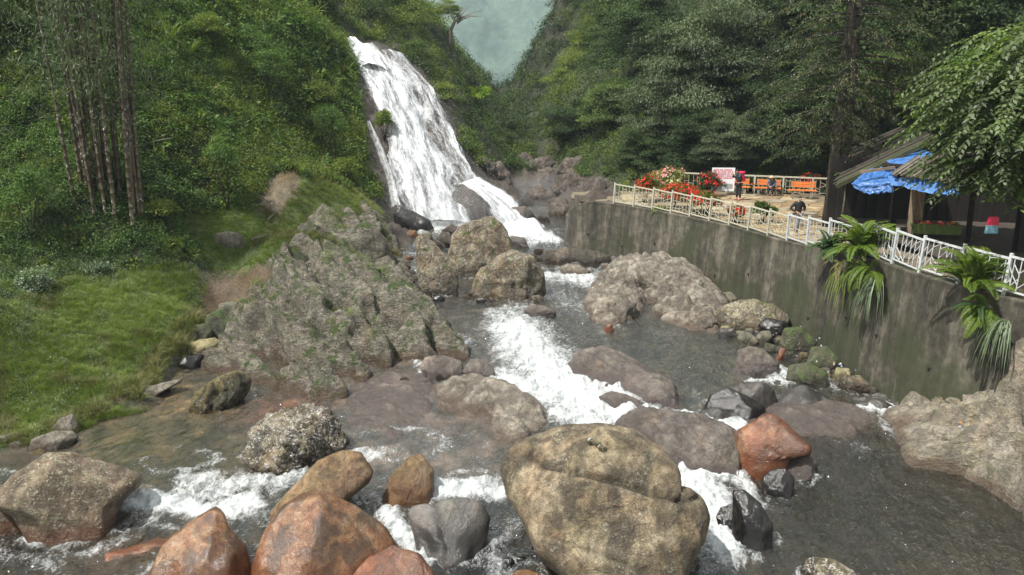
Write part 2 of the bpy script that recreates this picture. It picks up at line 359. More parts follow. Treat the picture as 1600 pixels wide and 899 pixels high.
# ---------------------------------------------------------------- river
FOAM = [  # (polyline px, half width px, strength)
 ([(800,520),(830,545),(860,580)], 45, 1.0), ([(860,590),(920,620),(960,635)], 42, 1.2), ([(780,600),(850,615)], 26, 1.0), ([(1000,645),(1090,660),(1160,668)], 14, 1.2), ([(930,655),(870,650)], 18, 1.0),
 ([(1075,745),(1100,770),(1130,830),(1140,850)], 34, 1.25), ([(1130,740),(1075,745)], 14, 1.2), ([(1150,745),(1180,790)], 14, .8),
 ([(200,785),(260,792),(330,798),(390,785)], 18, 1.2), ([(290,770),(400,750),(460,738)], 22, .7), ([(60,850),(100,838)], 12, 1.0), ([(530,712),(620,700)], 12, .4),
 ([(600,800),(620,830),(655,865)], 20, 1.1), ([(665,775),(720,765),(775,765)], 15, 1.05), ([(540,715),(600,712)], 14, .7), ([(540,860),(640,880)], 10, .4),
 ([(1340,636),(1400,645)], 9, 1.1), ([(1160,605),(1240,590),(1210,580)], 9, .8), ([(1225,660),(1200,655)], 9, .7), ([(1230,700),(1240,725),(1200,745)], 12, .8),
 ([(845,430),(900,436),(940,438)], 12, .8), ([(800,365),(858,375)], 12, 1.2), ([(780,480),(830,500)], 30, .25), ([(880,470),(960,500)], 22, .35), ([(650,352),(700,352),(750,350)], 12, 1.1),
 ([(655,570),(720,600),(760,590)], 8, .6), ([(310,490),(300,560)], 5, .6), ([(1340,700),(1300,670)], 14, .3), ([(640,455),(700,460)], 6, .5), ([(1030,760),(1090,780)], 12, 1.0),
 ([(270,590),(235,600)], 4, .5), ([(620,640),(500,690)], 30, .16), ([(780,835),(820,880),(870,895)], 14, .35), ([(1180,870),(1120,855)], 10, .5)]
def waterfoam(px, py):
    f = np.zeros(px.shape)
    for pl, w, s in FOAM: f = np.maximum(f, s * np.clip(1.15 - dline(px, py, pl) / (w * 1.3), 0, 1))
    return f
def build_river():
    ys = [11.0]
    while ys[-1] < 66: ys.append(ys[-1] + max(0.05, (ys[-1] / 20) ** 2 * 0.075))
    ys = np.array(ys); u = np.linspace(-1, 1, 560)
    xl = np.interp(ys, [11, 24, 30, 40, 66], [-14, -17, -13, -9, -3]); xr = np.interp(ys, [11, 18, 24, 44, 50, 66], [16.5, 14.4, 12.4, 5.5, 4, 5])
    X = xl[:, None] + (u[None] + 1) / 2 * (xr - xl)[:, None]; Y = np.repeat(ys[:, None], len(u), 1); Z = ZW(X, Y)
    px, py = proj(X, Y, Z); P3 = np.stack([X.ravel(), Y.ravel(), 0 * X.ravel()], 1)
    w = fbm(P3 * 1.1, 3, 50).reshape(X.shape)
    f = waterfoam(px + w * 22, py + w * 12)
    ring = np.zeros(X.shape)
    for C_, hf, T_ in ROCKS:
        if C_[1] > 50 or hf < .25: continue
        rr_ = np.hypot((X - C_[0]) / (hf * 1.02), (Y - C_[1]) / (max(T_, hf * .6) * 1.05)); ring = np.maximum(ring, np.exp(-((rr_ - 1.0) / (.12 + .12 / hf)) ** 2))
    still = inpoly(px, py, [(-100, 560), (380, 560), (400, 640), (300, 710), (-100, 740)]) | inpoly(px, py, [(960, 470), (1180, 500), (1160, 590), (1060, 590)]) | inpoly(px, py, [(1300, 690), (1700, 700), (1700, 900), (1250, 900)])
    f = np.maximum(f, ring * np.where(still, .12, .42) * (.6 + .8 * np.clip(w + .3, 0, 1)))
    fl = P3 @ np.array([[.9, .35, 0], [-.35, .9, 0], [0, 0, 1]]) * np.array([2.6, 1.1, 1])
    n = fbm(fl * 1.2, 4, 60).reshape(X.shape); n2 = ridge(P3 * 2.3, 4, 61).reshape(X.shape)
    calm = inpoly(px, py, [(120, 600), (380, 560), (400, 620), (300, 690), (130, 740)])
    amp = 0.055 + 0.02 * sstep(0, .5, f); amp = np.where(calm, .01, amp)
    Z = Z + amp * n * 1.5 + 0.17 * np.clip(f, 0, 1) * (n2 + .3) + np.where(calm, .002, .026) * ridge(fl * 2.3, 3, 63).reshape(X.shape)
    g = GROUND(X, Y); ok = (Z > g - 0.25); ok &= wall_s(X, Y) < 0.15
    # body tint of the water: tan silty on the left, purplish over the slab and greyed lighter there as painted sky reflection, dark green on the right
    tint = np.zeros(X.shape + (3,)); tint[:] = (.075, .075, .06)
    def blend(poly_c, rad, c):
        k = np.exp(-(((px - poly_c[0]) / rad[0]) ** 2 + ((py - poly_c[1]) / rad[1]) ** 2))[..., None]
        tint[:] = tint * (1 - k) + np.array(c) * k
    blend((220, 620), (150, 60), (.17, .13, .07)); blend((240, 700), (150, 60), (.1, .09, .05)); blend((620, 640), (150, 90), (.2, .18, .17)); blend((700, 720), (160, 40), (.17, .155, .14))
    blend((440, 640), (60, 22), (.2, .1, .06)); blend((1430, 790), (300, 130), (.02, .021, .009)); blend((1300, 665), (100, 25), (.12, .09, .06)); blend((1060, 540), (130, 60), (.045, .055, .04)); blend((200, 860), (180, 50), (.06, .045, .022)); blend((0, 860), (90, 60), (.02, .02, .012))
    blend((760, 880), (140, 60), (.02, .02, .02)); blend((840, 290), (60, 30), (.22, .24, .2)); blend((1250, 690), (50, 40), (.05,.035,.025))
    idx = np.arange(X.size).reshape(X.shape); q = ok[:-1, :-1] | ok[1:, 1:] | ok[:-1, 1:] | ok[1:, :-1]
    F = np.stack([idx[:-1, :-1], idx[:-1, 1:], idx[1:, 1:], idx[1:, :-1]], -1)[q]
    used = np.zeros(X.size, bool); used[F.ravel()] = True; mp = np.cumsum(used) - 1; F = mp[F]
    V = np.stack([X.ravel(), Y.ravel(), Z.ravel()], 1)[used]
    t = NT('river_water'); c = t.coord(); ti = t.attr('tint', 'Color'); fo = t.attr('foam')
    cm = t.mp(c, (1.0, 0.55, 1), (0, 0, 0.35))
    n1 = t.noise(cm, 1.9, 5, 0.6, 1.2); n2_ = t.noise(cm, 6, 4, 0.65, 0.5); nf = t.noise(t.mp(c, (1, .7, 1)), 4.5, 10, 0.75, 1.0); nf2 = t.noise(c, 17, 8, 0.8)
    thr = t.math('SUBTRACT', t.math('ADD', fo, t.math('MULTIPLY', t.math('SUBTRACT', t.math('ADD', t.math('MULTIPLY', nf, .6), t.math('MULTIPLY', nf2, .4)), .5), 3.1)), 0.0)
    fm = t.ramp(thr, (0.3, 0.0), (0.95, 1.0))
    hgt = t.math('ADD', n1, t.math('MULTIPLY', n2_, 0.45))
    b = t.bump(hgt, 1.0, 0.24); b2 = t.bump(t.math('ADD', nf, nf2), 0.7, 0.12, b)
    bedn = t.noise(c, 1.1, 7, .68, .6); bv = t.voro(c, 2.3)
    ti = t.mix(0.85, ti, t.ramp(bedn, (.38, (.35, .4, .32)), (.5, (1., .95, .85)), (.6, (1.7, 1.4, 1.1))), 'MULTIPLY'); ti = t.mix(.5, ti, t.ramp(bv, (.1, 1.3), (.5, .5)), 'MULTIPLY')
    dif = t.n('BsdfDiffuse', Color=ti).outputs[0]
    tr = t.n('BsdfTransparent', Color=(.62, .6, .48)).outputs[0]
    body = t.n('MixShader', Fac=t.attr('murk'), i1=tr, i2=dif).outputs[0]
    gl = t.n('BsdfGlossy', Color=(.95, .97, 1), Roughness=0.04, Normal=b).outputs[0]
    fr = t.n('Fresnel', IOR=1.45, Normal=b).outputs[0]
    wat = t.n('MixShader', Fac=t.math('MINIMUM', t.math('ADD', t.math('MULTIPLY', fr, 1.6), .01), 1.0), i1=body, i2=gl).outputs[0]
    fs = t.bsdf(t.mix(t.ramp(nf, (.35, 0.0), (.6, 1.0)), (.45, .5, .5), (.78, .8, .8)), 0.5, b2)
    m = t.done(t.n('MixShader', Fac=fm, i1=wat, i2=fs).outputs[0])
    murk = .5 - .2 * sstep(1150, 1300, px); murk = np.where(calm, .72, murk)
    o = obj('river_water', mesh('river_water', V, F, m, True, {'foam': f.ravel()[used], 'tint': tint.reshape(-1, 3)[used], 'murk': murk.ravel()[used]}))
    tag(o, kind='structure')

# ---------------------------------------------------------------- falling water (strips between two edge lines)
def strip(name, L, R, seed, foam, nu=120, nv=260, lift=0.55, parent=None, amp=.16, bulge=0.3, wob=.75):
    """L, R: edge lines as world points from top to bottom; the sheet is draped just above the rock"""
    L = np.array(L, float); R = np.array(R, float)
    def res(Q):
        d = np.r_[0, np.cumsum(np.linalg.norm(np.diff(Q, axis=0), axis=1))]; s = np.linspace(0, d[-1], nv)
        return np.stack([np.interp(s, d, Q[:, k]) for k in range(3)], 1)
    A, B = res(L), res(R); u = np.linspace(0, 1, nu)
    V = A[:, None] * (1 - u[None, :, None]) + B[:, None] * u[None, :, None]
    U, T = np.meshgrid(u, np.linspace(0, 1, nv))
    Wd = np.linalg.norm(B - A, axis=1).mean(); H = np.linalg.norm(np.diff(A, axis=0), axis=1).sum()
    q = np.stack([U.ravel() * Wd * 2.2, T.ravel() * H * .26, np.full(U.size, seed)], 1)
    q[:, 0] += fbm(q * np.array([.3, .5, 1]), 3, seed) * 1.2
    n = fbm(q, 4, seed + 1).reshape(U.shape); big = fbm(q * np.array([.28, .8, 1]), 3, seed + 5).reshape(U.shape)
    steps = np.abs(((T * H / 2.1 + big * 1.1) % 1) - .5) * 2
    out = lift + amp * n + .4 * amp * fbm(q * np.array([3, 2.2, 1]), 3, seed + 8).reshape(U.shape) + bulge * big + amp * .8 * steps
    d = np.array([0.25, -0.85, 0.45])
    V = V + out[..., None] * d * np.minimum(1, 3.5 * np.minimum(U, 1 - U))[..., None]
    V[..., 0] += wob * (fbm(np.stack([T.ravel() * H * .5, U.ravel() * 2, 0 * U.ravel()], 1), 4, seed + 9).reshape(U.shape)) * (1 - 2 * np.minimum(U, 1 - U))
    edge = np.minimum(U, 1 - U) * 2
    idx = np.arange(U.size).reshape(U.shape)
    F = np.stack([idx[:-1, :-1], idx[1:, :-1], idx[1:, 1:], idx[:-1, 1:]], -1).reshape(-1, 4)
    dens = foam * sstep(0, .3, edge) + .25 * n
    return obj(name, mesh(name, V.reshape(-1, 3), F, WFALL, True,
        {'dens': dens.ravel(), 'su': (U * Wd).ravel(), 'sv': (T * H).ravel()}), parent)
def wfallmat():
    t = NT('falling_water'); u = t.attr('su'); v = t.attr('sv')
    vec = t.n('CombineXYZ', X=u, Y=t.math('MULTIPLY', v, .16)).outputs[0]; vec2 = t.n('CombineXYZ', X=u, Y=t.math('MULTIPLY', v, .3)).outputs[0]
    n1 = t.noise(vec, 2.6, 9, 0.72, 0.8); n2 = t.noise(vec2, 9, 8, 0.78, 0.3); n3 = t.noise(t.coord(), 16, 5, 0.8)
    s = t.math('ADD', t.math('MULTIPLY', n1, .6), t.math('ADD', t.math('MULTIPLY', n2, .3), t.math('MULTIPLY', n3, .12)))
    a = t.ramp(t.math('ADD', t.attr('dens'), t.math('MULTIPLY', t.math('SUBTRACT', s, .5), 3.0)), (0.1, 0.0), (0.9, 1.0))
    col = t.mix(t.ramp(s, (.42, 0.0), (.62, 1.0)), (.45, .48, .5), (.74, .76, .78))
    b = t.bump(s, .45, .15)
    sh = t.n('MixShader', Fac=a, i1=t.n('BsdfTransparent').outputs[0], i2=t.bsdf(col, .45, b, Subsurface_Weight=0.0)).outputs[0]
    return t.done(sh)
WFALL = wfallmat()
fall = empty('waterfall', PY(680, 350, 48)); tag(fall, 'tall white waterfall fanning out down the dark rock face', 'waterfall')
def rel(pts): return [tuple(np.array(PY(*p)) - np.array(fall.location)) for p in pts]
strip('main_sheet', rel([(541,66,62.5),(556,100,60),(566,130,58),(585,180,55.6),(600,235,52.8),(614,290,50.4),(624,345,47.6)]),
      rel([(596,78,62.8),(640,130,60),(668,180,57.6),(690,225,55),(712,270,52.3),(730,310,50),(738,352,47.8)]), 3, .56, 170, 300, parent=fall)
strip('right_sheet', rel([(592,80,62.8),(640,140,59.5),(665,190,57),(688,240,54.2),(705,290,51.3)]),
      rel([(642,96,63.8),(690,150,60),(703,190,57.5),(728,245,54.2),(766,298,51.3)]), 9, .36, 110, 240, parent=fall, lift=.6)
strip('top_chute', rel([(538,62,63),(546,80,61.5),(556,105,59.8)]), rel([(560,70,63),(590,90,61.8),(610,115,60)]), 15, .8, 50, 60, parent=fall, lift=.7, bulge=.1)
strip('side_thread', rel([(571,195,53),(590,240,51),(604,285,49.2),(612,325,47.5)]), rel([(580,195,53),(601,240,51),(617,285,49.2),(630,325,47.5)]), 21, .38, 40, 160, parent=fall, lift=.5, bulge=.05, amp=.06, wob=.15)
strip('side_trickle', rel([(552,238,51),(566,280,49.5),(584,318,47.5)]), rel([(560,238,51),(574,280,49.5),(590,318,47.5)]), 25, .2, 30, 120, parent=fall, lift=.5, bulge=.05, amp=.06, wob=.15)
casc = empty('lower_cascade', PY(800, 350, 49)); tag(casc, 'low white cascade tumbling over slabs to the right of the waterfall foot', 'cascade')
def relc(pts): return [tuple(np.array(PY(*p)) - np.array(casc.location)) for p in pts]
strip('upper_spill', relc([(716,288,50.6),(735,300,49.9),(765,330,48.6),(785,356,47.3),(800,372,46.4)]), relc([(750,276,51.6),(785,296,50.6),(812,318,49.4),(835,345,47.9),(858,368,46.8)]), 31, .62, 90, 120, parent=casc, lift=.12, bulge=.1, amp=.1, wob=.5)
strip('foot_spill', relc([(783,352,47.4),(795,368,46.5),(800,376,46.1)]), relc([(835,340,48),(855,366,46.8),(866,378,46.2)]), 37, .75, 60, 50, parent=casc, lift=.16, bulge=.05, amp=.1, wob=.4)
# ---------------------------------------------------------------- rocks
M_BIG = rockmat('lichened_tan_granite', (.085,.06,.035), (.2,.155,.095), (.37,.305,.2), (.5,.48,.38), .35, 0, .8, (.04,.032,.022), .75, wet=.2)
M_LGREY = rockmat('speckled_brown_granite', (.1,.07,.045), (.2,.15,.1), (.27,.22,.15), (.42,.42,.3), .9, 0, .75, (.05,.03,.02), .5, wetcol=(.1,.035,.012), wet=.35)
M_RED = rockmat('wet_orange_iron_rock', (.085,.036,.018), (.19,.088,.04), (.29,.19,.115), (.36,.3,.22), .2, 0, .13, (.05,.035,.025), .75, wetcol=(.11,.034,.012), bumps=.42, cracks=.15, wet=.5)
M_REDB = rockmat('bright_rust_rock', (.085,.032,.017), (.17,.065,.032), (.24,.135,.08), (.4,.28,.2), .12, 0, .22, (.07,.035,.02), .7, wetcol=(.11,.036,.014), bumps=.5, cracks=.25, wet=.4)
M_OCH = rockmat('ochre_river_rock', (.085,.055,.025), (.2,.13,.06), (.32,.23,.13), (.4,.35,.25), .15, 0, .35, (.09,.04,.02), .5, wetcol=(.12,.055,.02), bumps=.8, wet=.45)
M_DARK = rockmat('wet_black_rock', (.01,.01,.01), (.022,.021,.021), (.055,.052,.05), (.15,.15,.15), .03, 0, .14, (.02,.02,.02), .3, bumps=.3, wet=.6)
M_GREYTOP = rockmat('grey_basalt', (.09,.085,.08), (.15,.14,.13), (.19,.18,.165), (.3,.3,.28), .1, 0, .5, (.05,.05,.045), .3, wetcol=(.022,.02,.018), bumps=.5, cracks=.2, wet=.72)
M_PURP = rockmat('wet_purple_slab', (.09,.074,.064), (.165,.14,.122), (.255,.225,.195), (.4,.36,.33), .15, 0, .4, (.06,.05,.045), .5, wetcol=(.075,.06,.055), wet=.3)
M_PALE = rockmat('pale_river_slab', (.15,.125,.095), (.27,.24,.19), (.4,.365,.3), (.5,.47,.42), .3, 0.0, .75, (.08,.065,.05), .6, wetcol=(.11,.08,.06), wet=.2, hue=.15, bumps=1.3, cracks=.5)
M_OUT = rockmat('mossy_foliated_outcrop', (.1,.085,.065), (.225,.2,.155), (.38,.35,.275), (.48,.46,.37), .6, .48, .78, (.06,.05,.035), .45, strat=((1.4, 3.2, 3.2), (0.6, 0.5, 0.9)), wetcol=(.11,.07,.05), bumps=1.5, wet=.25)
M_OUTR = rockmat('smooth_folded_outcrop', (.17,.145,.11), (.28,.25,.19), (.37,.33,.27), (.45,.43,.38), .25, .12, .75, (.07,.06,.045), .5, strat=((.8, 2.2, 2.6), (0.4, 0.2, 0.7)), wetcol=(.1,.07,.05), bumps=1.0, wet=.25)
M_MID = rockmat('lichened_brown_boulder', (.12,.085,.05), (.2,.16,.105), (.3,.26,.18), (.5,.48,.4), .6, .3, .8, (.04,.035,.025), .6, cracks=.7, wet=.3)
M_COB = rockmat('greenish_cobble', (.1,.1,.07), (.18,.17,.12), (.26,.25,.18), (.35,.36,.28), .3, .2, .75, (.06,.05,.04), .4, wet=.2)
M_MOSSY = rockmat('dark_mossy_rubble', (.035,.035,.02), (.08,.08,.045), (.13,.13,.08), (.25,.27,.18), .3, .6, .8, (.02,.02,.015), .4, wet=.2)
M_WHITE = rockmat('white_flaked_rock', (.12,.09,.04), (.3,.25,.14), (.5,.47,.4), (.9,.88,.85), 1.4, 0, .6, (.03,.025,.015), .8, bumps=1.6, cracks=.6, wet=.15)
M_TUFA = rockmat('yellow_pitted_rock', (.1,.085,.025), (.24,.2,.075), (.34,.3,.15), (.6,.58,.5), .35, .2, .8, (.03,.028,.012), .9, bumps=1.6, cracks=.3, wet=.15)
M_GORGE = rockmat('misty_gorge_rock', (.07,.055,.045), (.15,.12,.1), (.26,.215,.18), (.35,.32,.28), .2, .15, .6, (.05,.045,.035), .6, bumps=1.8, wet=.35)
M_TAN = rockmat('yellowish_block', (.2,.17,.08), (.32,.28,.15), (.4,.36,.2), (.45,.42,.28), .3, .1, .8, (.1,.08,.04), .4, wet=.2)

_ico = {}
def ico(n):
    if n not in _ico:
        import bmesh
        bm = bmesh.new(); bmesh.ops.create_icosphere(bm, subdivisions=n, radius=1)
        V = np.array([v.co[:] for v in bm.verts]); F = np.array([[v.index for v in f.verts] for f in bm.faces]); bm.free()
        _ico[n] = (V, F)
    return _ico[n]
def rock(name, label, mat, out, base=None, Y=None, thick=.7, seed=1, sub=5, facet=6, rough=.05, rid=.0, groove=None, down=.45, group=None, cat='rock', push=.42, strata=None, pits=0, full=.8, flakes=0):
    """a rock whose outline, seen from the bridge, follows `out` (px); it stands where that outline's foot meets height `base`, or at distance Y"""
    out = np.array(out, float); rs = np.random.RandomState(seed)
    x0, x1, y0, y1 = out[:, 0].min(), out[:, 0].max(), out[:, 1].min(), out[:, 1].max()
    fx = out[out[:, 1] > y1 - .25 * (y1 - y0), 0].mean()
    if Y is None:
        if base is None:
            p = PZ(fx, y1, .3)
            for _ in range(4): p = PZ(fx, y1, float(ZW(p[0], p[1])))
        elif base == 'g':
            Yt = np.linspace(14, 70, 400); q = np.array([PY(fx, y1, yy) for yy in Yt]); g = GROUND(q[:, 0], q[:, 1]); k = np.argmax(g > q[:, 2]); p = q[k]
        else: p = PZ(fx, y1, base)
    else: p = PY(fx, y1, Y)
    cpx, cpy = (x0 + x1) / 2, (y0 + y1) / 2; settle = Y is None and base != 'g'
    ray0 = np.array(p) - np.array([0, 0, CAMZ]); D = np.linalg.norm(ray0)
    half = (x1 - x0) / 2 / FOC * D; halfh = (y1 - y0) / 2 / FOC * D
    T = thick * max(min(half, halfh * 1.9), .05)
    a = np.array(PY(cpx, cpy, 1.0)) - np.array([0, 0, CAMZ]); a /= np.linalg.norm(a)
    Dc = D + T * push; C = np.array([0, 0, CAMZ]) + a * Dc
    r = np.cross(a, [0, 0, 1.]); r /= np.linalg.norm(r); up = np.cross(r, a)
    k = Dc / (FOC * math.hypot(math.hypot((cpx - CX) / FOC, (CY - cpy) / FOC), 1)) # metres per px at centre
    k = Dc / FOC * 1.0 / math.sqrt(1 + ((cpx - CX) / FOC) ** 2 + ((CY - cpy) / FOC) ** 2)
    qx, qy = (out[:, 0] - cpx) * k, (cpy - out[:, 1]) * k
    low = qy < -.35 * (y1 - y0) / 2 * k; qy = np.where(low, qy - down * (y1 - y0) * k, qy)
    # radial outline
    cxm, cym = 0.0, (qy.max() + qy.min()) / 2
    ang = np.linspace(-math.pi, math.pi, 361); R = np.zeros(361)
    n = len(qx)
    for i, t in enumerate(ang):
        c, s = math.cos(t), math.sin(t); best = 0
        for j in range(n):
            ax, ay = qx[j] - cxm, qy[j] - cym; bx, by = qx[(j + 1) % n] - cxm, qy[(j + 1) % n] - cym
            dx, dy = bx - ax, by - ay; den = c * dy - s * dx
            if abs(den) < 1e-9: continue
            tt = (ax * dy - ay * dx) / den; uu = (ax * s - ay * c) / den
            if tt > 0 and -1e-6 <= uu <= 1 + 1e-6: best = max(best, tt)
        R[i] = best if best > 0 else R[i - 1]
    Rs = R.copy()
    for _ in range(1): Rs = (np.r_[Rs[-2], Rs[:-1]] + Rs * 2 + np.r_[Rs[1:], Rs[1]]) / 4
    V0, F = ico(sub)
    A, B, Cc = V0[:, 0], V0[:, 1], V0[:, 2]
    s = np.hypot(A, B); ph = np.arctan2(B, A); Rv = np.interp(ph, ang, Rs)
    fac = np.ones(len(V0))
    if facet:
        N = rs.normal(size=(facet * 2, 3)); N[:, 2] = np.abs(N[:, 2]) + .25; N /= np.linalg.norm(N, axis=1)[:, None]
        dd = rs.uniform(.52, .85, len(N)); dt = V0 @ N.T; lim = np.where(dt > .2, dd / np.maximum(dt, .2), 9)
        fac = -np.log(np.exp(-24 * lim).sum(1) + np.exp(-24.)) / 24; fac = np.clip(fac, .35, 1.05)
    wgt = sstep(0.1, .75, np.abs(Cc))
    g = s ** full; inpl = (g * (1 - (1 - fac) * .6 * wgt)) * Rv
    dep = np.sign(Cc) * np.abs(Cc) ** .85 * T * (fac)
    L = np.stack([inpl * np.cos(ph), inpl * np.sin(ph), dep], 1)
    L[:, 1] += cym; size = (half + halfh) / 2; q = L / size
    nrm = V0
    d = rough * size * (fbm(q * 1.6 + seed, 4, seed) * 1.1 + .4 * fbm(q * 6 + seed, 4, seed + 3, .6) + .35 * ridge(q * 3.2 + seed, 4, seed + 4))
    if rid: d = d + rid * size * (ridge(q * 2.1 + seed, 5, seed + 7) - .2)
    if strata is not None:
        sv = np.array(strata[:3]); qq = q @ sv + .25 * fbm(q * 1.3, 3, seed + 2); w = (qq * strata[3]) % 1
        d = d + strata[4] * size * (np.minimum(w * 3.5, 1 - w))
    if pits: d = d - pits * size * sstep(.1, .5, fbm(q * 4.5, 3, seed + 11))
    if flakes: d = d + flakes * size * np.abs(((fbm(q * 5, 2, seed + 13) * 5) % 1) - .3)
    L = L + nrm * np.array([1, 1, 1]) * d[:, None]
    gr = np.zeros(len(L))
    if groove is not None:
        px_ = cpx + L[:, 0] / k; py_ = cpy - L[:, 1] / k
        for pl, w, dp in groove:
            wv = fbm(q * 6, 3, seed + 15) * w * .8
            gd = dline(px_ + wv, py_ + wv, pl); kk = np.exp(-(gd / w) ** 1.5) * (L[:, 2] > -.2 * T); L = L - nrm * (kk * dp * size)[:, None]; gr = np.maximum(gr, np.exp(-(gd / (w * .45)) ** 2) * (L[:, 2] > -.2 * T) * min(1, dp * 14))
    def place(sc_): return np.array([0, 0, CAMZ]) + a * Dc * sc_ + sc_ * (L[:, :1] * r + L[:, 1:2] * up + L[:, 2:] * (-a))
    sc_ = 1.0; Wd = place(sc_)
    if settle:
        lo, hi = .7, 1.35
        for _ in range(9):
            sc_ = (lo + hi) / 2; Wd = place(sc_); h_ = Wd[:, 2] - ZW(Wd[::7, 0].mean(), Wd[::7, 1].mean()); m_ = h_ > .0
            pyb = proj(Wd[m_, 0], Wd[m_, 1], Wd[m_, 2])[1].max() if m_.any() else -1
            if pyb > min(y1, 990): lo = sc_
            else: hi = sc_
    C = np.array([0, 0, CAMZ]) + a * Dc * sc_
    org = np.array([C[0], C[1], Wd[:, 2].min()])
    hw = Wd[:, 2] - ZW(Wd[:, 0], Wd[:, 1])
    o = obj(name, mesh(name, Wd - org, F, mat, True, {'hw': hw, 'gr': gr}), loc=tuple(org)); tag(o, label, cat, group)
    ROCKS.append((C, half, T)); return o
ROCKS = []
def submerge(o, depth):
    me = o.data; v = np.zeros(len(me.vertices) * 3); me.vertices.foreach_get('co', v); v = v.reshape(-1, 3); zt = v[:, 2].max(); v[:, 2] = zt + (v[:, 2] - zt) * .45; me.vertices.foreach_set('co', v.ravel()); o.location.z += float(ZW(o.location.x, o.location.y)) - depth - (o.location.z + zt)
def gully(pl, z0, z1, r, d, n=12):
    q = np.array(pl, float); t = np.linspace(0, len(q) - 1, n); return [(float(np.interp(a, range(len(q)), q[:, 0])), float(np.interp(a, range(len(q)), q[:, 1])), z0 + (z1 - z0) * a / (len(q) - 1), r * (1 + .3 * math.sin(a * 5)), d * (.8 + .3 * math.cos(a * 7))) for a in t]
def patch(name, label, mat, ctrl, poly, seed, res=.09, rid=.35, ext=1.0, cat='rock outcrop', strat_dir=(.8, .5, .3), fr=1.0, strike=(1, -1.1, -.5), dents=()):
    """an outcrop as closed land form: ctrl = (px,py,Y or z) points; poly = its footprint in plan"""
    pts = [PY(p[0], p[1], p[2]) if p[2] > 8 else PZ(*p) for p in ctrl]
    poly = [(PY(p[0], p[1], p[2]) if p[2] > 8 else PZ(*p))[:2] for p in poly]
    f = RBF(pts, .5, .002); pa = np.array(poly); x0, y0 = pa.min(0) - .5; x1, y1 = pa.max(0) + .5
    xs = np.arange(x0, x1, res); ys = np.arange(y0, y1, res); X, Y = np.meshgrid(xs, ys); Z = f(X, Y)
    ins = inpoly(X, Y, poly); dd = dline(X, Y, poly + [poly[0]]); sd_ = np.where(ins, dd, -dd)
    Z = Z - 1.6 * sstep(.25, -.45, sd_) - .0
    P3 = np.stack([X.ravel(), Y.ravel(), Z.ravel()], 1); sd3 = np.array(strat_dir) / np.linalg.norm(strat_dir)
    st = np.array(strike) / np.linalg.norm(strike); c1 = np.cross(st, sd3); c1 /= np.linalg.norm(c1); c2 = np.cross(st, c1)
    Q = np.stack([P3 @ st * .3, P3 @ c1, P3 @ c2], 1) * fr
    w = (Q[:, 1] * .9 + Q[:, 2] * .6) * .8 + .45 * fbm(P3 * .35, 4, seed); ww = w % 1; lay = np.minimum(ww * 7, (1 - ww) * 1.1)
    w2 = (Q[:, 2] * .9 - Q[:, 1] * .5 + P3 @ st * .12) * 1.5 + .5 * fbm(P3 * .5, 3, seed + 8); ww2 = w2 % 1; lay2 = np.minimum(ww2 * 8, (1 - ww2) * 1.1)
    Hh = rid * (1.0 * fbm(P3 * .33 * fr, 4, seed + 6) + .35 * ridge(Q * .8, 5, seed) + 1.5 * lay + .5 * lay2 + .34 * ridge(Q * 2.6, 4, seed + 1) + .2 * fbm(P3 * 2.2, 4, seed + 3) + .1 * ridge(P3 * 5, 3, seed + 2)) - rid * (1.0 if cat == 'rock outcrop' else .45)
    pit = np.zeros(len(P3)); bum = np.zeros(len(P3))
    for dp in dents:
        c_ = np.array(PY(*dp[:3]) if dp[2] > 8 else PZ(*dp[:3])); g_ = dp[4] * np.exp(-(np.hypot(P3[:, 0] - c_[0], P3[:, 1] - c_[1]) / dp[3]) ** 4); pit = np.maximum(pit, g_); bum = np.minimum(bum, g_)
    Hh = Hh - pit - bum
    Hh = Hh.reshape(Z.shape) * (0.45 + .55 * sstep(0, .7, sd_))
    gy, gx = np.gradient(Z, res); nr = np.stack([-gx, -gy, np.ones_like(Z)], -1); nr /= np.linalg.norm(nr, axis=-1)[..., None]
    V = np.stack([X, Y, Z], -1) + nr * Hh[..., None]
    keep = sd_ > -.6; idx = np.arange(X.size).reshape(X.shape)
    q = keep[:-1, :-1] & keep[1:, 1:] & keep[:-1, 1:] & keep[1:, :-1]
    F = np.stack([idx[:-1, :-1], idx[:-1, 1:], idx[1:, 1:], idx[1:, :-1]], -1)[q]
    used = np.zeros(X.size, bool); used[F.ravel()] = True; mp = np.cumsum(used) - 1; F = mp[F]; V = V.reshape(-1, 3)[used]
    org = np.array([pa[:, 0].mean(), pa[:, 1].mean(), 0.0]); hw = V[:, 2] - ZW(V[:, 0], V[:, 1])
    o = obj(name, mesh(name, V - org, F, mat, True, {'hw': hw}), loc=tuple(org)); tag(o, label, cat); return o
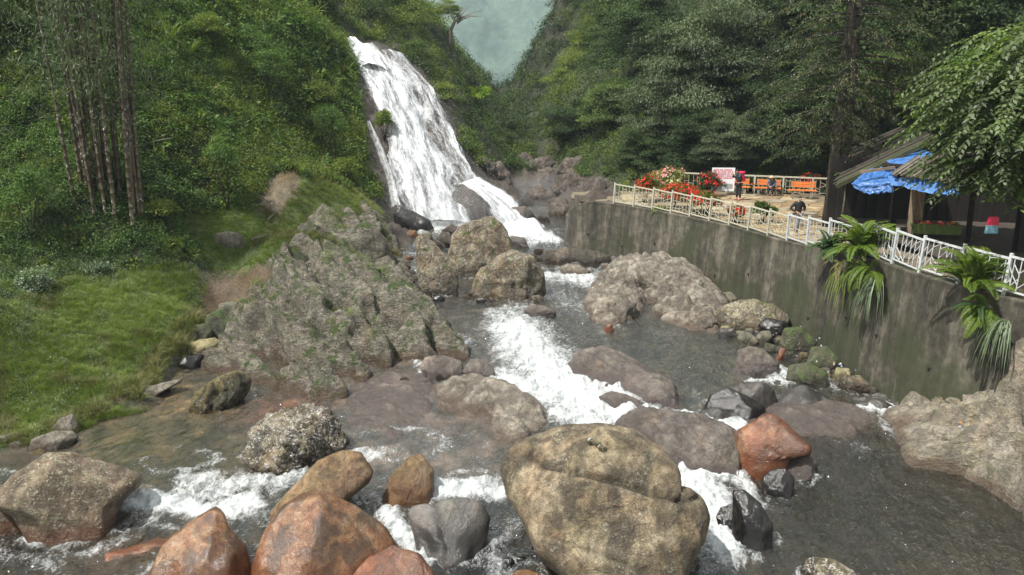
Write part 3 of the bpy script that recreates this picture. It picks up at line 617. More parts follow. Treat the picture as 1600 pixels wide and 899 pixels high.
patch('rock_outcrop', 'huge mossy grey outcrop sloping from the left bank down into the river', M_OUT,
 [(330,585,.4),(390,600,.42),(440,620,.4),(500,632,.4),(560,608,.42),(570,580,.5),(640,565,.62),(700,562,.7),(735,562,.75),
  (715,530,.8),(700,510,.85),(672,478,.9),(657,460,1.0),(640,430,1.1),(618,395,1.5),(602,360,45.5),(590,342,45),(570,338,42),(480,358,38.5),(462,388,35),(445,412,33),(400,465,31),(375,500,30),(345,545,28.5),
  (520,362,39),(520,405,34.8),(560,380,38),(590,400,39),(600,440,35.5),(640,490,31.5),(640,525,28),(690,545,27.8),(550,470,30.2),(480,470,29.8),(600,500,29),(500,540,27.2),(430,550,27.6),(560,545,27.3),(400,520,28.8),(440,590,26.2),(480,600,25.4),(560,430,32.5),(440,430,32.3),(620,470,33)],
 [(318,575,.4),(390,600,.42),(440,622,.4),(500,634,.4),(560,612,.42),(575,583,.5),(640,566,.62),(700,562,.7),(736,562,.75),(715,527,.8),(700,508,.85),(673,476,.9),(657,458,1.0),(641,428,1.1),(618,392,1.5),(604,345,45.5),(592,325,45.5),(560,315,44),(478,338,40),(455,372,36),(435,410,34),(395,455,32),(365,500,30.5),(335,545,28.5)],
 41, rid=.55, dents=[(565, 560, .75, .7, .55), (520, 600, .6, .4, .3), (560, 370, 37.5, .8, .5), (420, 470, 31, .8, .35), (600, 440, 35, .7, -.35), (500, 330, 39, .9, -.3), (455, 400, 33.5, .7, -.5)] + gully([(470, 418), (500, 432), (545, 440), (600, 436)], 2.75, 3.0, .42, .75) + gully([(560, 500), (572, 530), (580, 560)], 1.9, .95, .38, .6) + gully([(455, 470), (500, 505), (520, 545), (540, 590)], 2.2, .75, .33, .55) + gully([(520, 470), (570, 478), (620, 500)], 2.3, 1.8, .33, .5) + gully([(400, 500), (430, 530), (440, 580)], 1.6, .7, .33, .5) + gully([(408, 438), (418, 460)], 2.2, 1.9, .5, .6))
patch('rock_outcrop', 'pale folded bedrock rising along the right edge under the concrete wall', M_OUTR,
 [(1388,655,.45),(1420,722,.2),(1500,742,.16),(1570,782,.1),(1640,830,.05),(1700,900,.0),(1600,555,20),(1500,600,22.2),(1450,625,22.8),(1420,637,22.8),(1500,640,21.4),(1600,640,19.0),(1600,700,18.3),(1550,660,19.9),(1500,700,20),(1430,680,21.4),(1600,760,17.6),(1545,735,18.9),(1680,560,18),(1750,700,15.5),(1400,640,.6)],
 [(1375,652,.45),(1415,728,.18),(1500,746,.14),(1570,790,.08),(1640,850,.02),(1750,960,.0),(1900,900,16),(1800,600,18.2),(1640,552,19.9),(1600,548,20.4),(1500,592,22.6),(1450,615,23.3),(1400,632,23.6)],
 52, rid=.36, strat_dir=(.35, .8, .6), fr=.75, strike=(1, -.45, .5))
B = 'boulder'
patch('bedrock_slab', 'pale lumpy bedrock slab standing just above the water in midstream', M_PALE,
 [(676,605,.42),(700,592,.46),(745,590,.5),(800,606,.52),(846,636,.48),(868,655,.42),(850,673,.36),(800,697,.34),(772,690,.34),(762,665,.36),(720,652,.4),(685,640,.4),(715,604,.82),(750,605,.8),(760,625,.72),(725,630,.62),(790,628,.8),(820,640,.78),(800,655,.66),(790,675,.5),(770,640,.52),(840,655,.52)],
 [(670,606,.4),(700,590,.44),(745,587,.5),(800,603,.5),(848,633,.45),(872,655,.4),(852,677,.34),(800,701,.32),(768,693,.32),(758,667,.34),(718,655,.38),(680,643,.4)], 61, res=.05, rid=.16, cat='rock slab', fr=1.5)
patch('bedrock_slab', 'purple-grey knobbly bedrock behind the largest boulder beside the white rapid', M_PURP,
 [(955,668,.4),(1000,651,.45),(1060,652,.45),(1115,657,.42),(1155,688,.3),(1150,742,.12),(1085,748,.12),(1050,738,.14),(1010,702,.25),(1000,662,.85),(1050,663,.95),(1100,672,.95),(1130,690,.85),(1120,715,.5),(1060,690,.7),(1030,690,.6),(1075,672,.65),(1090,725,.35)],
 [(948,670,.36),(1000,647,.42),(1060,649,.42),(1118,653,.4),(1162,686,.28),(1156,747,.1),(1082,752,.08),(1045,742,.1),(1000,706,.2)], 62, res=.05, rid=.2, cat='rock slab', fr=1.5)
patch('bedrock_slab', 'dark smooth whaleback rock rising in the middle of the central rapid', M_PURP,
 [(884,580,.6),(905,556,.72),(960,556,.75),(1010,580,.72),(1050,600,.7),(1062,636,.5),(1000,632,.5),(950,612,.52),(915,598,.56),(920,556,1.25),(945,562,1.15),(900,570,.95),(985,590,.95),(1025,600,1.0),(1040,618,.85),(1000,612,.75),(960,590,.85)],
 [(878,582,.55),(905,552,.7),(962,552,.75),(1012,576,.72),(1056,598,.7),(1068,641,.45),(1000,637,.45),(945,616,.48),(905,600,.5)], 63, res=.05, rid=.17, cat='rock slab', fr=1.3)
patch('bedrock_slab', 'long wet dark ridge of bedrock lying across the foot of the wall', M_GREYTOP,
 [(1092,652,.42),(1120,618,.6),(1180,600,.68),(1235,590,.7),(1295,598,.7),(1350,606,.68),(1415,628,.6),(1395,642,.5),(1330,636,.5),(1280,632,.5),(1210,632,.5),(1150,655,.42),(1120,628,1.1),(1165,610,1.05),(1210,606,1.1),(1250,594,1.35),(1290,604,1.15),(1340,610,1.15),(1385,622,.95),(1230,618,.85),(1310,622,.8),(1150,635,.85)],
 [(1086,656,.38),(1116,614,.6),(1180,597,.66),(1235,586,.7),(1295,594,.7),(1350,602,.66),(1424,628,.58),(1400,647,.48),(1330,640,.46),(1280,636,.48),(1210,636,.48),(1150,660,.38)], 64, res=.05, rid=.2, cat='rock slab', fr=1.2)
patch('bedrock_slab', 'low brown slab with water sheeting over it below the long dark ridge', M_PURP,
 [(1150,662,.4),(1180,640,.5),(1270,628,.5),(1330,636,.5),(1385,658,.44),(1340,680,.36),(1260,686,.33),(1190,682,.35),(1220,648,.62),(1290,642,.66),(1330,655,.6),(1250,665,.5)],
 [(1146,664,.36),(1180,636,.46),(1270,625,.46),(1334,633,.46),(1392,658,.4),(1340,685,.32),(1260,690,.3),(1186,686,.32)], 65, res=.06, rid=.1, cat='rock slab', fr=1.2)
patch('bedrock_slab', 'wide pale bedrock slabs reaching from the wall into the pool', M_PALE,
 [(916,478,.9),(925,456,1.0),(945,432,1.1),(960,415,1.2),(1000,408,1.4),(1050,415,1.6),(1100,440,1.5),(1130,468,1.2),(1118,520,.78),(1080,515,.8),(1040,500,.82),(1012,470,.88),(995,492,.82),(960,508,.82),(930,500,.84),
  (950,466,1.15),(985,466,1.15),(1004,476,.95),(975,428,1.45),(1020,422,1.75),(1040,442,1.45),(1000,450,1.1),(1030,458,.95),(1060,457,1.55),(1095,462,1.5),(1080,484,1.2),(1050,480,1.15),(1100,497,.95),(1012,462,.95)],
 [(910,480,.86),(922,452,.98),(942,428,1.1),(960,411,1.2),(1000,404,1.4),(1055,411,1.6),(1105,436,1.5),(1136,468,1.2),(1122,526,.72),(1080,520,.76),(1038,506,.78),(1010,480,.82),(995,497,.78),(960,513,.76),(926,504,.8)], 66, res=.06, rid=.3, cat='rock slab', fr=1.7, dents=[(1006,446,1.2,.45,.7),(1012,460,1.05,.45,.7),(1016,476,.95,.42,.7),(1018,494,.85,.4,.6),(985,446,1.25,.32,.5),(962,450,1.2,.32,.5),(938,452,1.1,.32,.5),(1050,442,1.45,.35,.6),(1072,446,1.4,.33,.55),(1100,472,1.1,.3,.5),(1085,490,1.0,.25,.4),(1045,470,1.2,.25,.35)])
patch('bedrock_slab', 'wet brown-grey bedrock showing through the thin water left of midstream', M_PURP,
 [(540,640,.36),(560,600,.42),(630,580,.55),(690,596,.46),(676,650,.38),(620,692,.32),(550,690,.28),(600,620,.47),(640,610,.52),(620,650,.42),(575,660,.38),(655,635,.47),(600,595,.46)],
 [(530,642,.3),(556,594,.4),(630,575,.52),(684,588,.44),(680,652,.34),(620,700,.26),(542,698,.22)], 67, res=.06, rid=.1, cat='rock slab', fr=1.4)
rock('boulder', 'largest boulder in front, rounded tan granite with dark stains and a long crack', M_BIG,
 [(778,745),(782,718),(800,700),(830,686),(870,671),(930,666),(985,671),(1030,700),(1055,725),(1066,752),(1092,768),(1103,800),(1095,832),(1085,855),(1062,900),(1040,935),(950,950),(890,900),(845,862),(820,825),(790,785)],
 base=0, seed=4, sub=6, thick=.9, facet=4, rough=.03, down=.02, cat=B, push=.55, groove=[([(820,722),(850,738),(900,745),(960,755),(1010,770),(1062,778),(1085,772)], 3.8, .1), ([(1066,745),(1062,778)], 4, .08), ([(850,840),(960,868),(1010,880)], 4, .03), ([(905,740),(880,800)], 2.5, .012)])
rock('boulder', 'speckled grey-brown granite boulder at the left edge with a rusty wet foot', M_LGREY,
 [(2,760),(40,722),(85,702),(120,708),(170,738),(212,768),(208,785),(180,800),(130,835),(100,850),(70,820),(30,785)], base=.0, seed=8, sub=5, facet=5, rough=.03, cat=B, thick=.8, groove=[([(60,700),(45,740),(80,800),(120,830)],3,.03)])
rock('boulder', 'lower lichen-speckled boulder cut by the left edge of the picture', M_LGREY, [(-70,790),(-30,745),(0,752),(40,790),(75,815),(68,835),(0,850),(-70,850)], base=.0, seed=9, sub=5, facet=5, cat=B, thick=.7)
rock('rock', 'ochre slab wedged behind the grey-brown boulder at the left edge', M_TAN, [(-10,745),(30,718),(70,705),(75,740),(30,770),(-10,790)], base=.1, Y=19.4, seed=10, sub=4, cat='rock')
rock('boulder', 'orange streaked boulder at the bottom, left of the largest reddish one', M_RED,
 [(238,880),(262,842),(300,816),(345,798),(356,815),(362,840),(382,870),(392,905),(390,950),(225,950)], base=-.15, seed=12, sub=5, facet=8, rough=.035, cat=B, thick=.75, full=.7)
rock('boulder', 'glossy red-brown rounded boulder with grey top at the bottom edge', M_RED,
 [(385,910),(398,868),(420,818),(445,786),(480,770),(512,770),(560,800),(598,832),(622,872),(628,950),(385,950)], base=-.2, seed=23, sub=5, facet=4, rough=.025, cat=B, thick=.8)
rock('rock', 'low rust slab awash at the foot of the glossy red-brown boulder', M_REDB, [(540,905),(580,868),(615,855),(660,872),(680,905),(640,950),(560,950)], base=-.1, seed=25, sub=5, thick=.6)
rock('rock', 'long orange rock behind the glossy red-brown boulder', M_OCH, [(415,830),(425,790),(450,765),(500,722),(540,708),(568,716),(584,748),(575,768),(545,782),(500,800),(450,840)], base=.1, seed=14, sub=5, facet=5, rough=.03, thick=.7)
rock('rock', 'angular ochre wedge standing between two rapids left of the grey basalt', M_OCH, [(584,776),(610,745),(645,712),(660,714),(678,740),(674,775),(650,792),(610,792)], base=.1, seed=31, sub=5, facet=9, rough=.03, thick=.8, strata=(.8,.6,0,2.2,.05))
rock('boulder', 'smooth dark boulder with dry grey top beside the largest boulder', M_GREYTOP, [(637,802),(645,790),(668,787),(690,782),(730,780),(755,790),(768,812),(762,838),(740,868),(690,885),(662,872),(648,840)], base=-.05, seed=17, sub=5, facet=6, rough=.02, thick=.8, cat=B, groove=[([(678,784),(690,820),(700,860)], 8, .1)])
rock('rock', 'small brown stone at the bottom edge left of the largest boulder', M_OCH, [(795,905),(805,893),(825,890),(845,897),(850,925),(800,925)], base=-.1, seed=18, sub=4)
rock('rock', 'rough rock crusted with white flakes in the shallow left channel', M_WHITE, [(386,725),(392,705),(402,670),(425,652),(480,643),(512,652),(524,680),(532,700),(500,722),(470,738),(430,740)], base=.25, seed=19, sub=6, facet=7, rough=.05, rid=.09, flakes=.12, strata=(.6,.8,.2,2.5,.12), thick=.8)
rock('rock', 'yellow pitted rock with white cap at the left tail of the big outcrop', M_TUFA, [(286,640),(308,610),(345,590),(375,584),(391,600),(385,618),(345,642),(310,648)], base=.32, seed=20, sub=5, rid=.08, pits=.12, rough=.06, thick=.8, flakes=.06)
rock('rock', 'pale elongated stone lying in the silty pool by the grassy bank', M_PALE, [(198,618),(205,604),(232,603),(262,600),(284,597),(282,604),(250,612),(222,627)], base=.33, seed=21, sub=5, thick=.8)
rock('rock', 'flat yellowish block at the mouth of the small left stream', M_TAN, [(286,548),(300,532),(335,530),(346,537),(325,556),(300,562),(288,560)], base=.5, seed=22, sub=5, facet=8, thick=.9)
rock('rock', 'dark rock just under the flat yellowish block', M_DARK, [(278,568),(290,556),(318,555),(312,572),(290,578)], base=.4, seed=24, sub=4)
rock('rock', 'rounded olive stone near the top of the small left stream', M_COB, [(340,488),(344,474),(365,471),(385,478),(387,492),(372,502),(348,500)], base='g', seed=26, sub=5)
rock('rock', 'dark cracked rock below the olive stone in the small left stream', M_MOSSY, [(318,515),(325,492),(345,484),(366,494),(372,510),(362,528),(335,530)], base='g', seed=27, sub=5, rid=.08)
rock('rock', 'mossy dark stone left in the small stream, by the grass lip', M_MOSSY, [(300,525),(306,508),(322,505),(332,518),(325,532),(305,533)], base='g', seed=28, sub=4)
rock('rock', 'flat grey stone lying on the upper grass mound', M_PALE, [(330,378),(338,365),(355,361),(378,368),(380,380),(350,387)], base='g', seed=29, sub=4, facet=8)
rock('rock', 'buff angular stone at the left waterside, lower of two', M_PALE, [(48,695),(55,680),(85,674),(112,680),(118,692),(90,702),(60,706)], base=.3, seed=30, sub=5, facet=8)
rock('rock', 'buff upright stone behind the lower one at the left waterside', M_PALE, [(78,672),(95,653),(115,650),(120,668),(115,685),(90,682)], base=.38, seed=32, sub=5, facet=8)
for i, (x, y, w) in enumerate([(8,690,16),(24,698,12),(5,668,9),(22,680,8),(158,668,9),(38,706,8)]):
    rock('stone', 'small grey stone in the gravel at the left waterside', M_PALE, [(x-w,y),(x-w*.6,y-w*.6),(x+w*.5,y-w*.6),(x+w,y),(x+w*.3,y+w*.4),(x-w*.5,y+w*.4)], base='g', seed=40+i, sub=3, group='small stones at the left waterside')
rock('boulder', 'bright rust-orange boulder in the middle of the right-hand rapids', M_REDB, [(1139,700),(1150,682),(1172,665),(1195,646),(1212,650),(1240,672),(1264,690),(1262,705),(1235,712),(1215,728),(1185,746),(1165,738),(1150,725)], base=.15, seed=33, sub=5, facet=7, rough=.025, thick=.8, cat=B, groove=[([(1195,665),(1200,700),(1225,712)],3,.03)])
rock('rock', 'wet pinkish ledge at the right foot of the rust-orange boulder', M_PURP, [(1200,745),(1215,722),(1245,705),(1268,712),(1272,740),(1240,752)], base=.1, seed=34, sub=5, thick=1.1, down=1.0)
rock('rock', 'small black wet rock below the rust-orange boulder', M_DARK, [(1190,755),(1200,738),(1225,730),(1240,745),(1238,765),(1215,780),(1198,775)], base=.0, seed=35, sub=5, facet=7)
rock('rock', 'black glossy angular rock beside the white chute', M_DARK, [(1150,850),(1145,800),(1142,772),(1160,768),(1185,785),(1205,815),(1212,845),(1195,862),(1165,862)], base=-.1, seed=36, sub=5, facet=10, rough=.02, rid=.03)
rock('rock', 'rounded black rock on the left flank of the glossy angular one', M_DARK, [(1119,810),(1125,795),(1145,785),(1152,800),(1150,840),(1135,838)], base=-.1, seed=37, sub=5, facet=6)
rock('rock', 'low slab awash in foam below the dark whaleback', M_PURP, [(935,622),(955,612),(985,618),(1010,630),(1005,640),(960,634)], base=.5, seed=44, sub=5, down=1.0)
rock('rock', 'dark hump at the river end of the big outcrop', M_PURP, [(655,572),(665,558),(695,555),(722,566),(735,588),(715,594),(680,582)], base=.55, seed=47, sub=5, rid=.05, down=1.0)
rock('rock', 'striped dark hump next to the white rapid at the outcrop end', M_PURP, [(722,580),(735,562),(755,560),(773,580),(775,592),(745,597)], base=.55, seed=48, sub=5, strata=(.7,.7,.1,3,.05))
rock('rock', 'pointed dark rock at the left tip of the long wet ridge', M_DARK, [(1092,648),(1110,620),(1135,606),(1165,615),(1195,632),(1180,648),(1130,655)], base=.45, seed=49, sub=5, facet=6, rough=.03)
rock('boulder', 'tall cracked brown boulder below the waterfall, highest of the midstream pile', M_MID, [(704,400),(706,368),(735,350),(765,342),(785,352),(798,385),(800,420),(780,450),(745,465),(715,445),(703,425)], Y=39.3, seed=53, sub=5, facet=7, rough=.06, rid=.14, cat=B, thick=.85, groove=[([(710,385),(740,375),(760,395),(752,430)],3,.06),([(720,420),(755,430),(790,410)],3,.05)])
rock('boulder', 'broad mossy boulder at the right of the midstream pile', M_MID, [(728,460),(745,430),(775,402),(805,392),(832,402),(846,430),(848,455),(820,470),(780,470)], base=.95, seed=54, sub=5, facet=6, rough=.06, rid=.14, cat=B, thick=.8)
rock('boulder', 'upright leaning tan boulder at the left of the midstream pile', M_MID, [(650,372),(662,366),(680,380),(700,402),(715,430),(712,452),(690,462),(662,458),(652,425)], base=1.0, seed=55, sub=5, facet=8, rough=.06, rid=.05, cat=B, thick=.7)
rock('boulder', 'dark slanting boulder at the waterfall foot above the midstream pile', M_DARK, [(614,335),(625,322),(645,330),(672,345),(685,358),(684,370),(665,368),(640,358),(618,350)], Y=46.0, seed=56, sub=5, cat=B)
for i, (q, yy, l, m) in enumerate([
 ([(632,372),(638,360),(650,360),(655,370),(648,378)],44.5,'small round tan stone left of the leaning boulder top',M_OCH), ([(636,392),(640,377),(652,378),(655,388),(645,394)],43,'ochre stone under the small round tan one',M_OCH),
 ([(654,378),(658,365),(672,363),(677,374),(670,382)],43.6,'pale rounded stone on top of the leaning boulder',M_COB), ([(682,372),(690,362),(702,363),(708,375),(700,386),(688,384)],43,'grey-brown rounded stone between leaning and tall boulders',M_GORGE),
 ([(672,385),(682,374),(695,382),(700,400),(690,412),(678,400)],42,'grey stone in the gap of the midstream pile',M_GORGE), ([(690,360),(706,350),(718,356),(714,368),(700,370)],45,'low stone behind the midstream pile near the falls',M_GORGE),
 ([(618,430),(632,415),(648,425),(652,450),(640,462),(625,450)],38.5,'mossy rock squeezed between the outcrop and the leaning boulder',M_MID), ([(626,402),(640,395),(655,410),(650,425),(632,420)],41,'brown rock in the side channel behind the outcrop',M_MOSSY)]):
    rock('rock', l, m, q, Y=yy, seed=60+i, sub=4)
rock('rock', 'dark rock wet by the spray between waterfall and lower cascade', M_GORGE, [(702,330),(708,300),(725,290),(745,305),(762,330),(768,350),(745,350),(715,348)], Y=49, seed=70, sub=5, rough=.06)
rock('rock', 'smooth brown rock splitting the lower cascade', M_GORGE, [(786,335),(800,325),(820,322),(832,332),(845,350),(850,366),(835,368),(815,350),(790,345)], Y=48.2, seed=71, sub=5, thick=.8)
rock('rock', 'low wet rock at the left of the lower cascade foot', M_PURP, [(785,378),(800,368),(820,372),(828,382),(800,386)], base=1.4, seed=72, sub=4)
# gorge walls and blocks
gor = [([(800,262),(806,245),(820,240),(835,250),(838,268),(820,280)],70), ([(838,285),(842,268),(860,262),(874,270),(870,288),(850,296)],63), ([(828,262),(838,250),(858,246),(872,256),(862,270),(840,272)],68), ([(820,320),(825,300),(845,290),(865,300),(868,325),(840,335)],58),
 ([(860,300),(870,278),(895,272),(915,285),(912,310),(885,318)],58), ([(855,345),(860,322),(885,315),(905,325),(900,350),(870,358)],52), ([(872,270),(885,250),(915,244),(940,262),(930,285),(895,285)],64), ([(905,320),(912,290),(940,280),(965,292),(968,318),(935,328)],56),
 ([(762,290),(765,262),(782,256),(795,275),(800,300),(785,310)],60), ([(735,280),(740,256),(760,248),(775,265),(778,290),(755,298)],58.5), ([(775,262),(778,240),(795,238),(806,255),(800,270)],72), ([(950,295),(955,262),(985,255),(1000,275),(990,300)],60), ([(836,360),(842,338),(856,340),(862,358),(850,370)],50), ([(868,392),(870,372),(885,366),(895,380),(888,396)],48)]
for i, (q, yy) in enumerate(gor):
    rock('rock', ['grey-brown block in the misty gorge wall behind the terrace end', 'dark weathered block beside the lower cascade'][i in (8, 9, 10)], M_GORGE, q, Y=yy, seed=80+i, sub=5, rough=.1, rid=.22, facet=9, strata=(.5,.7,.3,2.4,.1), thick=1.0, group=['gorge wall blocks right of the channel', 'blocks beside the lower cascade'][i in (8, 9, 10)])
# right bank stones
rb = [([(838,408),(850,392),(885,388),(930,392),(955,400),(945,412),(900,416),(860,415)],None,'dark flat slab at the far end of the wall',M_GORGE), ([(870,420),(885,412),(905,414),(925,424),(900,430)],None,'small tan slab just in front of the dark flat one',M_PALE),
 ([(1048,432),(1058,420),(1078,422),(1090,438),(1070,446),(1050,444)],1.5,'brown rock jammed between pale slabs and wall',M_MID),
 ([(1118,495),(1135,480),(1175,467),(1210,475),(1230,495),(1215,512),(1170,520),(1130,512)],1.1,'large mossy mound of rock at the foot of the wall',M_MID), ([(1100,462),(1106,450),(1116,448),(1124,458),(1118,470),(1105,471)],1.5,'green cobble, left of the pair against the wall',M_COB),
 ([(1122,468),(1126,458),(1142,456),(1152,466),(1146,478),(1128,478)],1.4,'grey-green cobble, right of the pair against the wall',M_COB), ([(1114,495),(1118,485),(1132,482),(1140,490),(1132,500),(1118,501)],1.1,'buff cobble left of the large mossy mound',M_OCH),
 ([(1122,522),(1126,514),(1146,512),(1152,522),(1142,530),(1126,530)],.85,'dark oval cobble at the pool edge',M_GREYTOP), ([(1152,528),(1160,518),(1172,520),(1184,532),(1180,542),(1156,540)],.85,'grey angular cobble, left of the two light ones at the pool edge',M_COB),
 ([(1180,530),(1188,518),(1202,516),(1206,526),(1195,538),(1184,540)],.85,'grey cobble propped against the angular one',M_COB), ([(1150,575),(1152,552),(1168,542),(1190,545),(1215,565),(1218,580),(1190,588),(1160,585)],.74,'smooth purple-grey rock at the corner of the pool',M_PURP),
 ([(1212,558),(1218,543),(1226,544),(1226,556),(1218,564)],1.0,'orange-pink block in the dark rubble',M_REDB), ([(1190,550),(1196,536),(1210,538),(1212,550),(1200,556)],1.0,'green mossy stone above the purple-grey rock',M_MOSSY),
 ([(940,520),(946,508),(955,506),(960,516),(952,522)],None,'little red stone alone in the shallow pool',M_REDB), ([(818,486),(828,475),(850,478),(870,488),(860,496),(830,496)],None,'low ripple-washed rock in the main channel',M_PURP),
 ([(1230,600),(1232,575),(1262,565),(1290,580),(1296,600),(1260,606)],.9,'mossy boulder in the shadowed rubble under the wall',M_MOSSY), ([(1300,592),(1306,575),(1325,575),(1332,592),(1318,598)],.95,'tan stone above the right part of the dark ridge',M_TAN),
 ([(1220,540),(1225,515),(1250,510),(1275,530),(1270,550),(1240,556)],1.1,'dark blocky rock in the upper rubble under the wall',M_MOSSY), ([(1262,570),(1268,545),(1290,540),(1312,560),(1305,580),(1280,585)],1.0,'dark blocky rock in the lower rubble under the wall',M_MOSSY),
 ([(1310,606),(1320,588),(1345,590),(1372,606),(1350,615)],.7,'flat debris-covered rock at the near end of the rubble',M_MID), ([(1185,512),(1195,498),(1225,500),(1238,518),(1215,528)],1.0,'dark wet rock below the large mossy mound',M_DARK),
 ([(1395,615),(1410,602),(1450,600),(1480,610),(1470,625),(1420,628)],1.0,'mossy ledge tucked between the wall and the right bedrock',M_MID)]
for i, (q, bz, l, m) in enumerate(rb):
    big = i == 3; rock('rock', l, m, q, base=bz, seed=100+i, sub=5 if big or i in (0, 10, 14) else 4, down=.9 if big or i in (0, 1) else .5, facet=5 if big else 7, rough=.06, rid=.07 if big else 0, thick=1.0 if big or i == 0 else .8)
rs = np.random.RandomState(5)
for i in range(92):                 # rubble under the wall
    t = rs.rand() if i < 60 else rs.uniform(-.7, .1); x = 1205 + 150 * t + rs.normal() * 8; y = 508 + (92 if t > 0 else 60) * t + rs.uniform(0, 34) * (1 - .5 * t); w = rs.uniform(4, 11)
    rock('stone', 'small dark stone in the rubble heaped under the wall', [M_MOSSY, M_COB, M_MID, M_TAN, M_MOSSY][i % 5], [(x-w,y),(x-w*.6,y-w*.6),(x+w*.5,y-w*.7),(x+w,y),(x+w*.3,y+w*.5),(x-w*.5,y+w*.5)], base=.95, seed=150+i, sub=3, facet=8, group='rubble stones under the wall')
_b = [o for o in COL.objects if o.get('label', '').startswith('largest boulder')][0]; _v = np.zeros(len(_b.data.vertices) * 3); _b.data.vertices.foreach_get('co', _v); _v = _v.reshape(-1, 3) + np.array(_b.location); _px, _py = proj(_v[:, 0], _v[:, 1], _v[:, 2])
for i, (x, y, w) in enumerate([(925,689,9),(934,693,7),(940,699,8)]):
    rock('stone', 'white flat pebble lying in a row on top of the largest boulder', M_WHITE, [(x-w,y),(x-w*.6,y-w*.6),(x+w*.5,y-w*.6),(x+w,y),(x+w*.3,y+w*.5),(x-w*.5,y+w*.5)], Y=float(_v[np.hypot(_px - x, _py - y) < 14, 1].min()) + .02, down=.05, thick=.9, seed=210+i, sub=3, group='white pebbles on the largest boulder')
rock('rock', 'pale rock rim with dark hollow at the bottom right of the picture', M_WHITE, [(1255,895),(1265,878),(1300,876),(1330,885),(1345,905),(1260,920)], base=-.1, seed=215, sub=5, pits=.2)
for i, (q) in enumerate([[(100,905),(140,860),(170,806),(240,799),(300,812),(270,850),(220,905)]]):
    rock('rock', 'flat orange slab awash beside the small white run at lower left', M_REDB, q, base=-.1, seed=216, sub=5, down=0, thick=.5); submerge(COL.objects[-1], -.06)

rs = np.random.RandomState(15)
for nm, cnt, (xa, ya, xb, yb), sp, wr, ms_, lab, grp in [('pile', 22, (655, 462, 850, 466), 7, (5, 12), [M_MID, M_GORGE, M_DARK], 'small wet stone at the waterline of the midstream pile', 'stones round the midstream pile'),
    ('chan', 16, (618, 395, 655, 460), 8, (4, 9), [M_MID, M_COB, M_OCH], 'small stone in the side channel beside the leaning boulder', 'stones in the side channel'),
    ('far', 26, (830, 400, 1000, 420), 9, (4, 10), [M_PURP, M_GORGE, M_PALE], 'small stone in the shallows at the far end of the wall', 'stones at the far end of the wall'),
    ('left', 20, (285, 580, 330, 500), 12, (4, 9), [M_MOSSY, M_COB, M_TAN], 'small stone in the little left stream', 'stones in the little left stream'),
    ('ridge', 18, (640, 590, 790, 610), 9, (5, 12), [M_PURP, M_GORGE, M_PALE], 'small rock breaking the water between outcrop and midstream slabs', 'rocks between outcrop and slabs'),
    ('right', 16, (1180, 640, 1400, 655), 10, (5, 13), [M_PURP, M_DARK, M_GREYTOP], 'small dark rock in the overflow right of the rust-orange boulder', 'rocks in the right overflow'),
    ('purp', 14, (1000, 655, 1140, 668), 8, (5, 11), [M_PURP, M_DARK], 'small purple-grey rock at the edge of the white rapid', 'rocks edging the white rapid'),
    ('front', 14, (640, 885, 1130, 870), 14, (5, 12), [M_DARK, M_OCH, M_PURP], 'small wet rock in the fast water around the largest boulder', 'wet rocks round the largest boulder')]:
    for i in range(cnt):
        t_ = rs.rand(); x = xa + (xb - xa) * t_ + rs.normal() * sp; y = ya + (yb - ya) * t_ + rs.normal() * sp * .6; w = rs.uniform(*wr)
        rock('stone', lab, ms_[i % len(ms_)], [(x-w,y),(x-w*.7,y-w*.6),(x+w*.4,y-w*.7),(x+w,y-w*.1),(x+w*.4,y+w*.35),(x-w*.5,y+w*.35)], seed=400 + i + cnt, sub=3, facet=8, group=grp, down=.6)
OUTL, OUTR = [o for o in COL.objects if o.name.startswith('rock_outcrop')][:2]
def ledge(par, q, Y=None, base=None, mat=M_OUT, **k):
    o = rock('ledge', None, mat, q, Y=Y, base=base, **k); del o['category']; o.location = o.location - par.location; o.parent = par; return o
_cat = rock.__defaults__
for i, (q, Y) in enumerate([([(456,402),(468,374),(520,362),(575,354),(590,366),(600,392),(606,428),(560,436),(500,428),(462,418)], 36.8), ([(430,446),(438,414),(456,403),(474,412),(480,436),(468,456),(442,456)], 31.8),
   ([(600,440),(632,446),(665,484),(700,522),(732,562),(700,570),(655,564),(615,520),(596,475)], 28.3), ([(560,470),(590,455),(625,470),(640,500),(610,515),(575,500)], 31.0)]):
    ledge(OUTL, q, Y, seed=300 + i, sub=5, facet=8, rough=.05, rid=.1, strata=(.75, .6, .1, 1.5, .12), thick=.5, push=.8)
for i, (q, Y, bz) in enumerate([([(1392,655),(1428,626),(1500,606),(1560,612),(1605,640),(1560,668),(1480,672),(1420,678)], 21.6, None), ([(1415,722),(1440,690),(1500,676),(1580,680),(1650,700),(1650,765),(1580,768),(1500,746)], None, .14),
   ([(1500,604),(1550,572),(1600,550),(1670,540),(1670,620),(1580,628)], 20.2, None), ([(1560,785),(1568,755),(1610,742),(1680,760),(1680,815),(1600,800)], 17.6, None), ([(1470,668),(1540,645),(1620,640),(1680,660),(1660,700),(1560,700)], 19.8, None)]):
    ledge(OUTR, q, Y, bz, mat=M_OUTR, seed=320 + i, sub=5, facet=4, rough=.07, rid=.06, strata=(.4, .85, .1, 2.2, .06), thick=.55, push=.7)
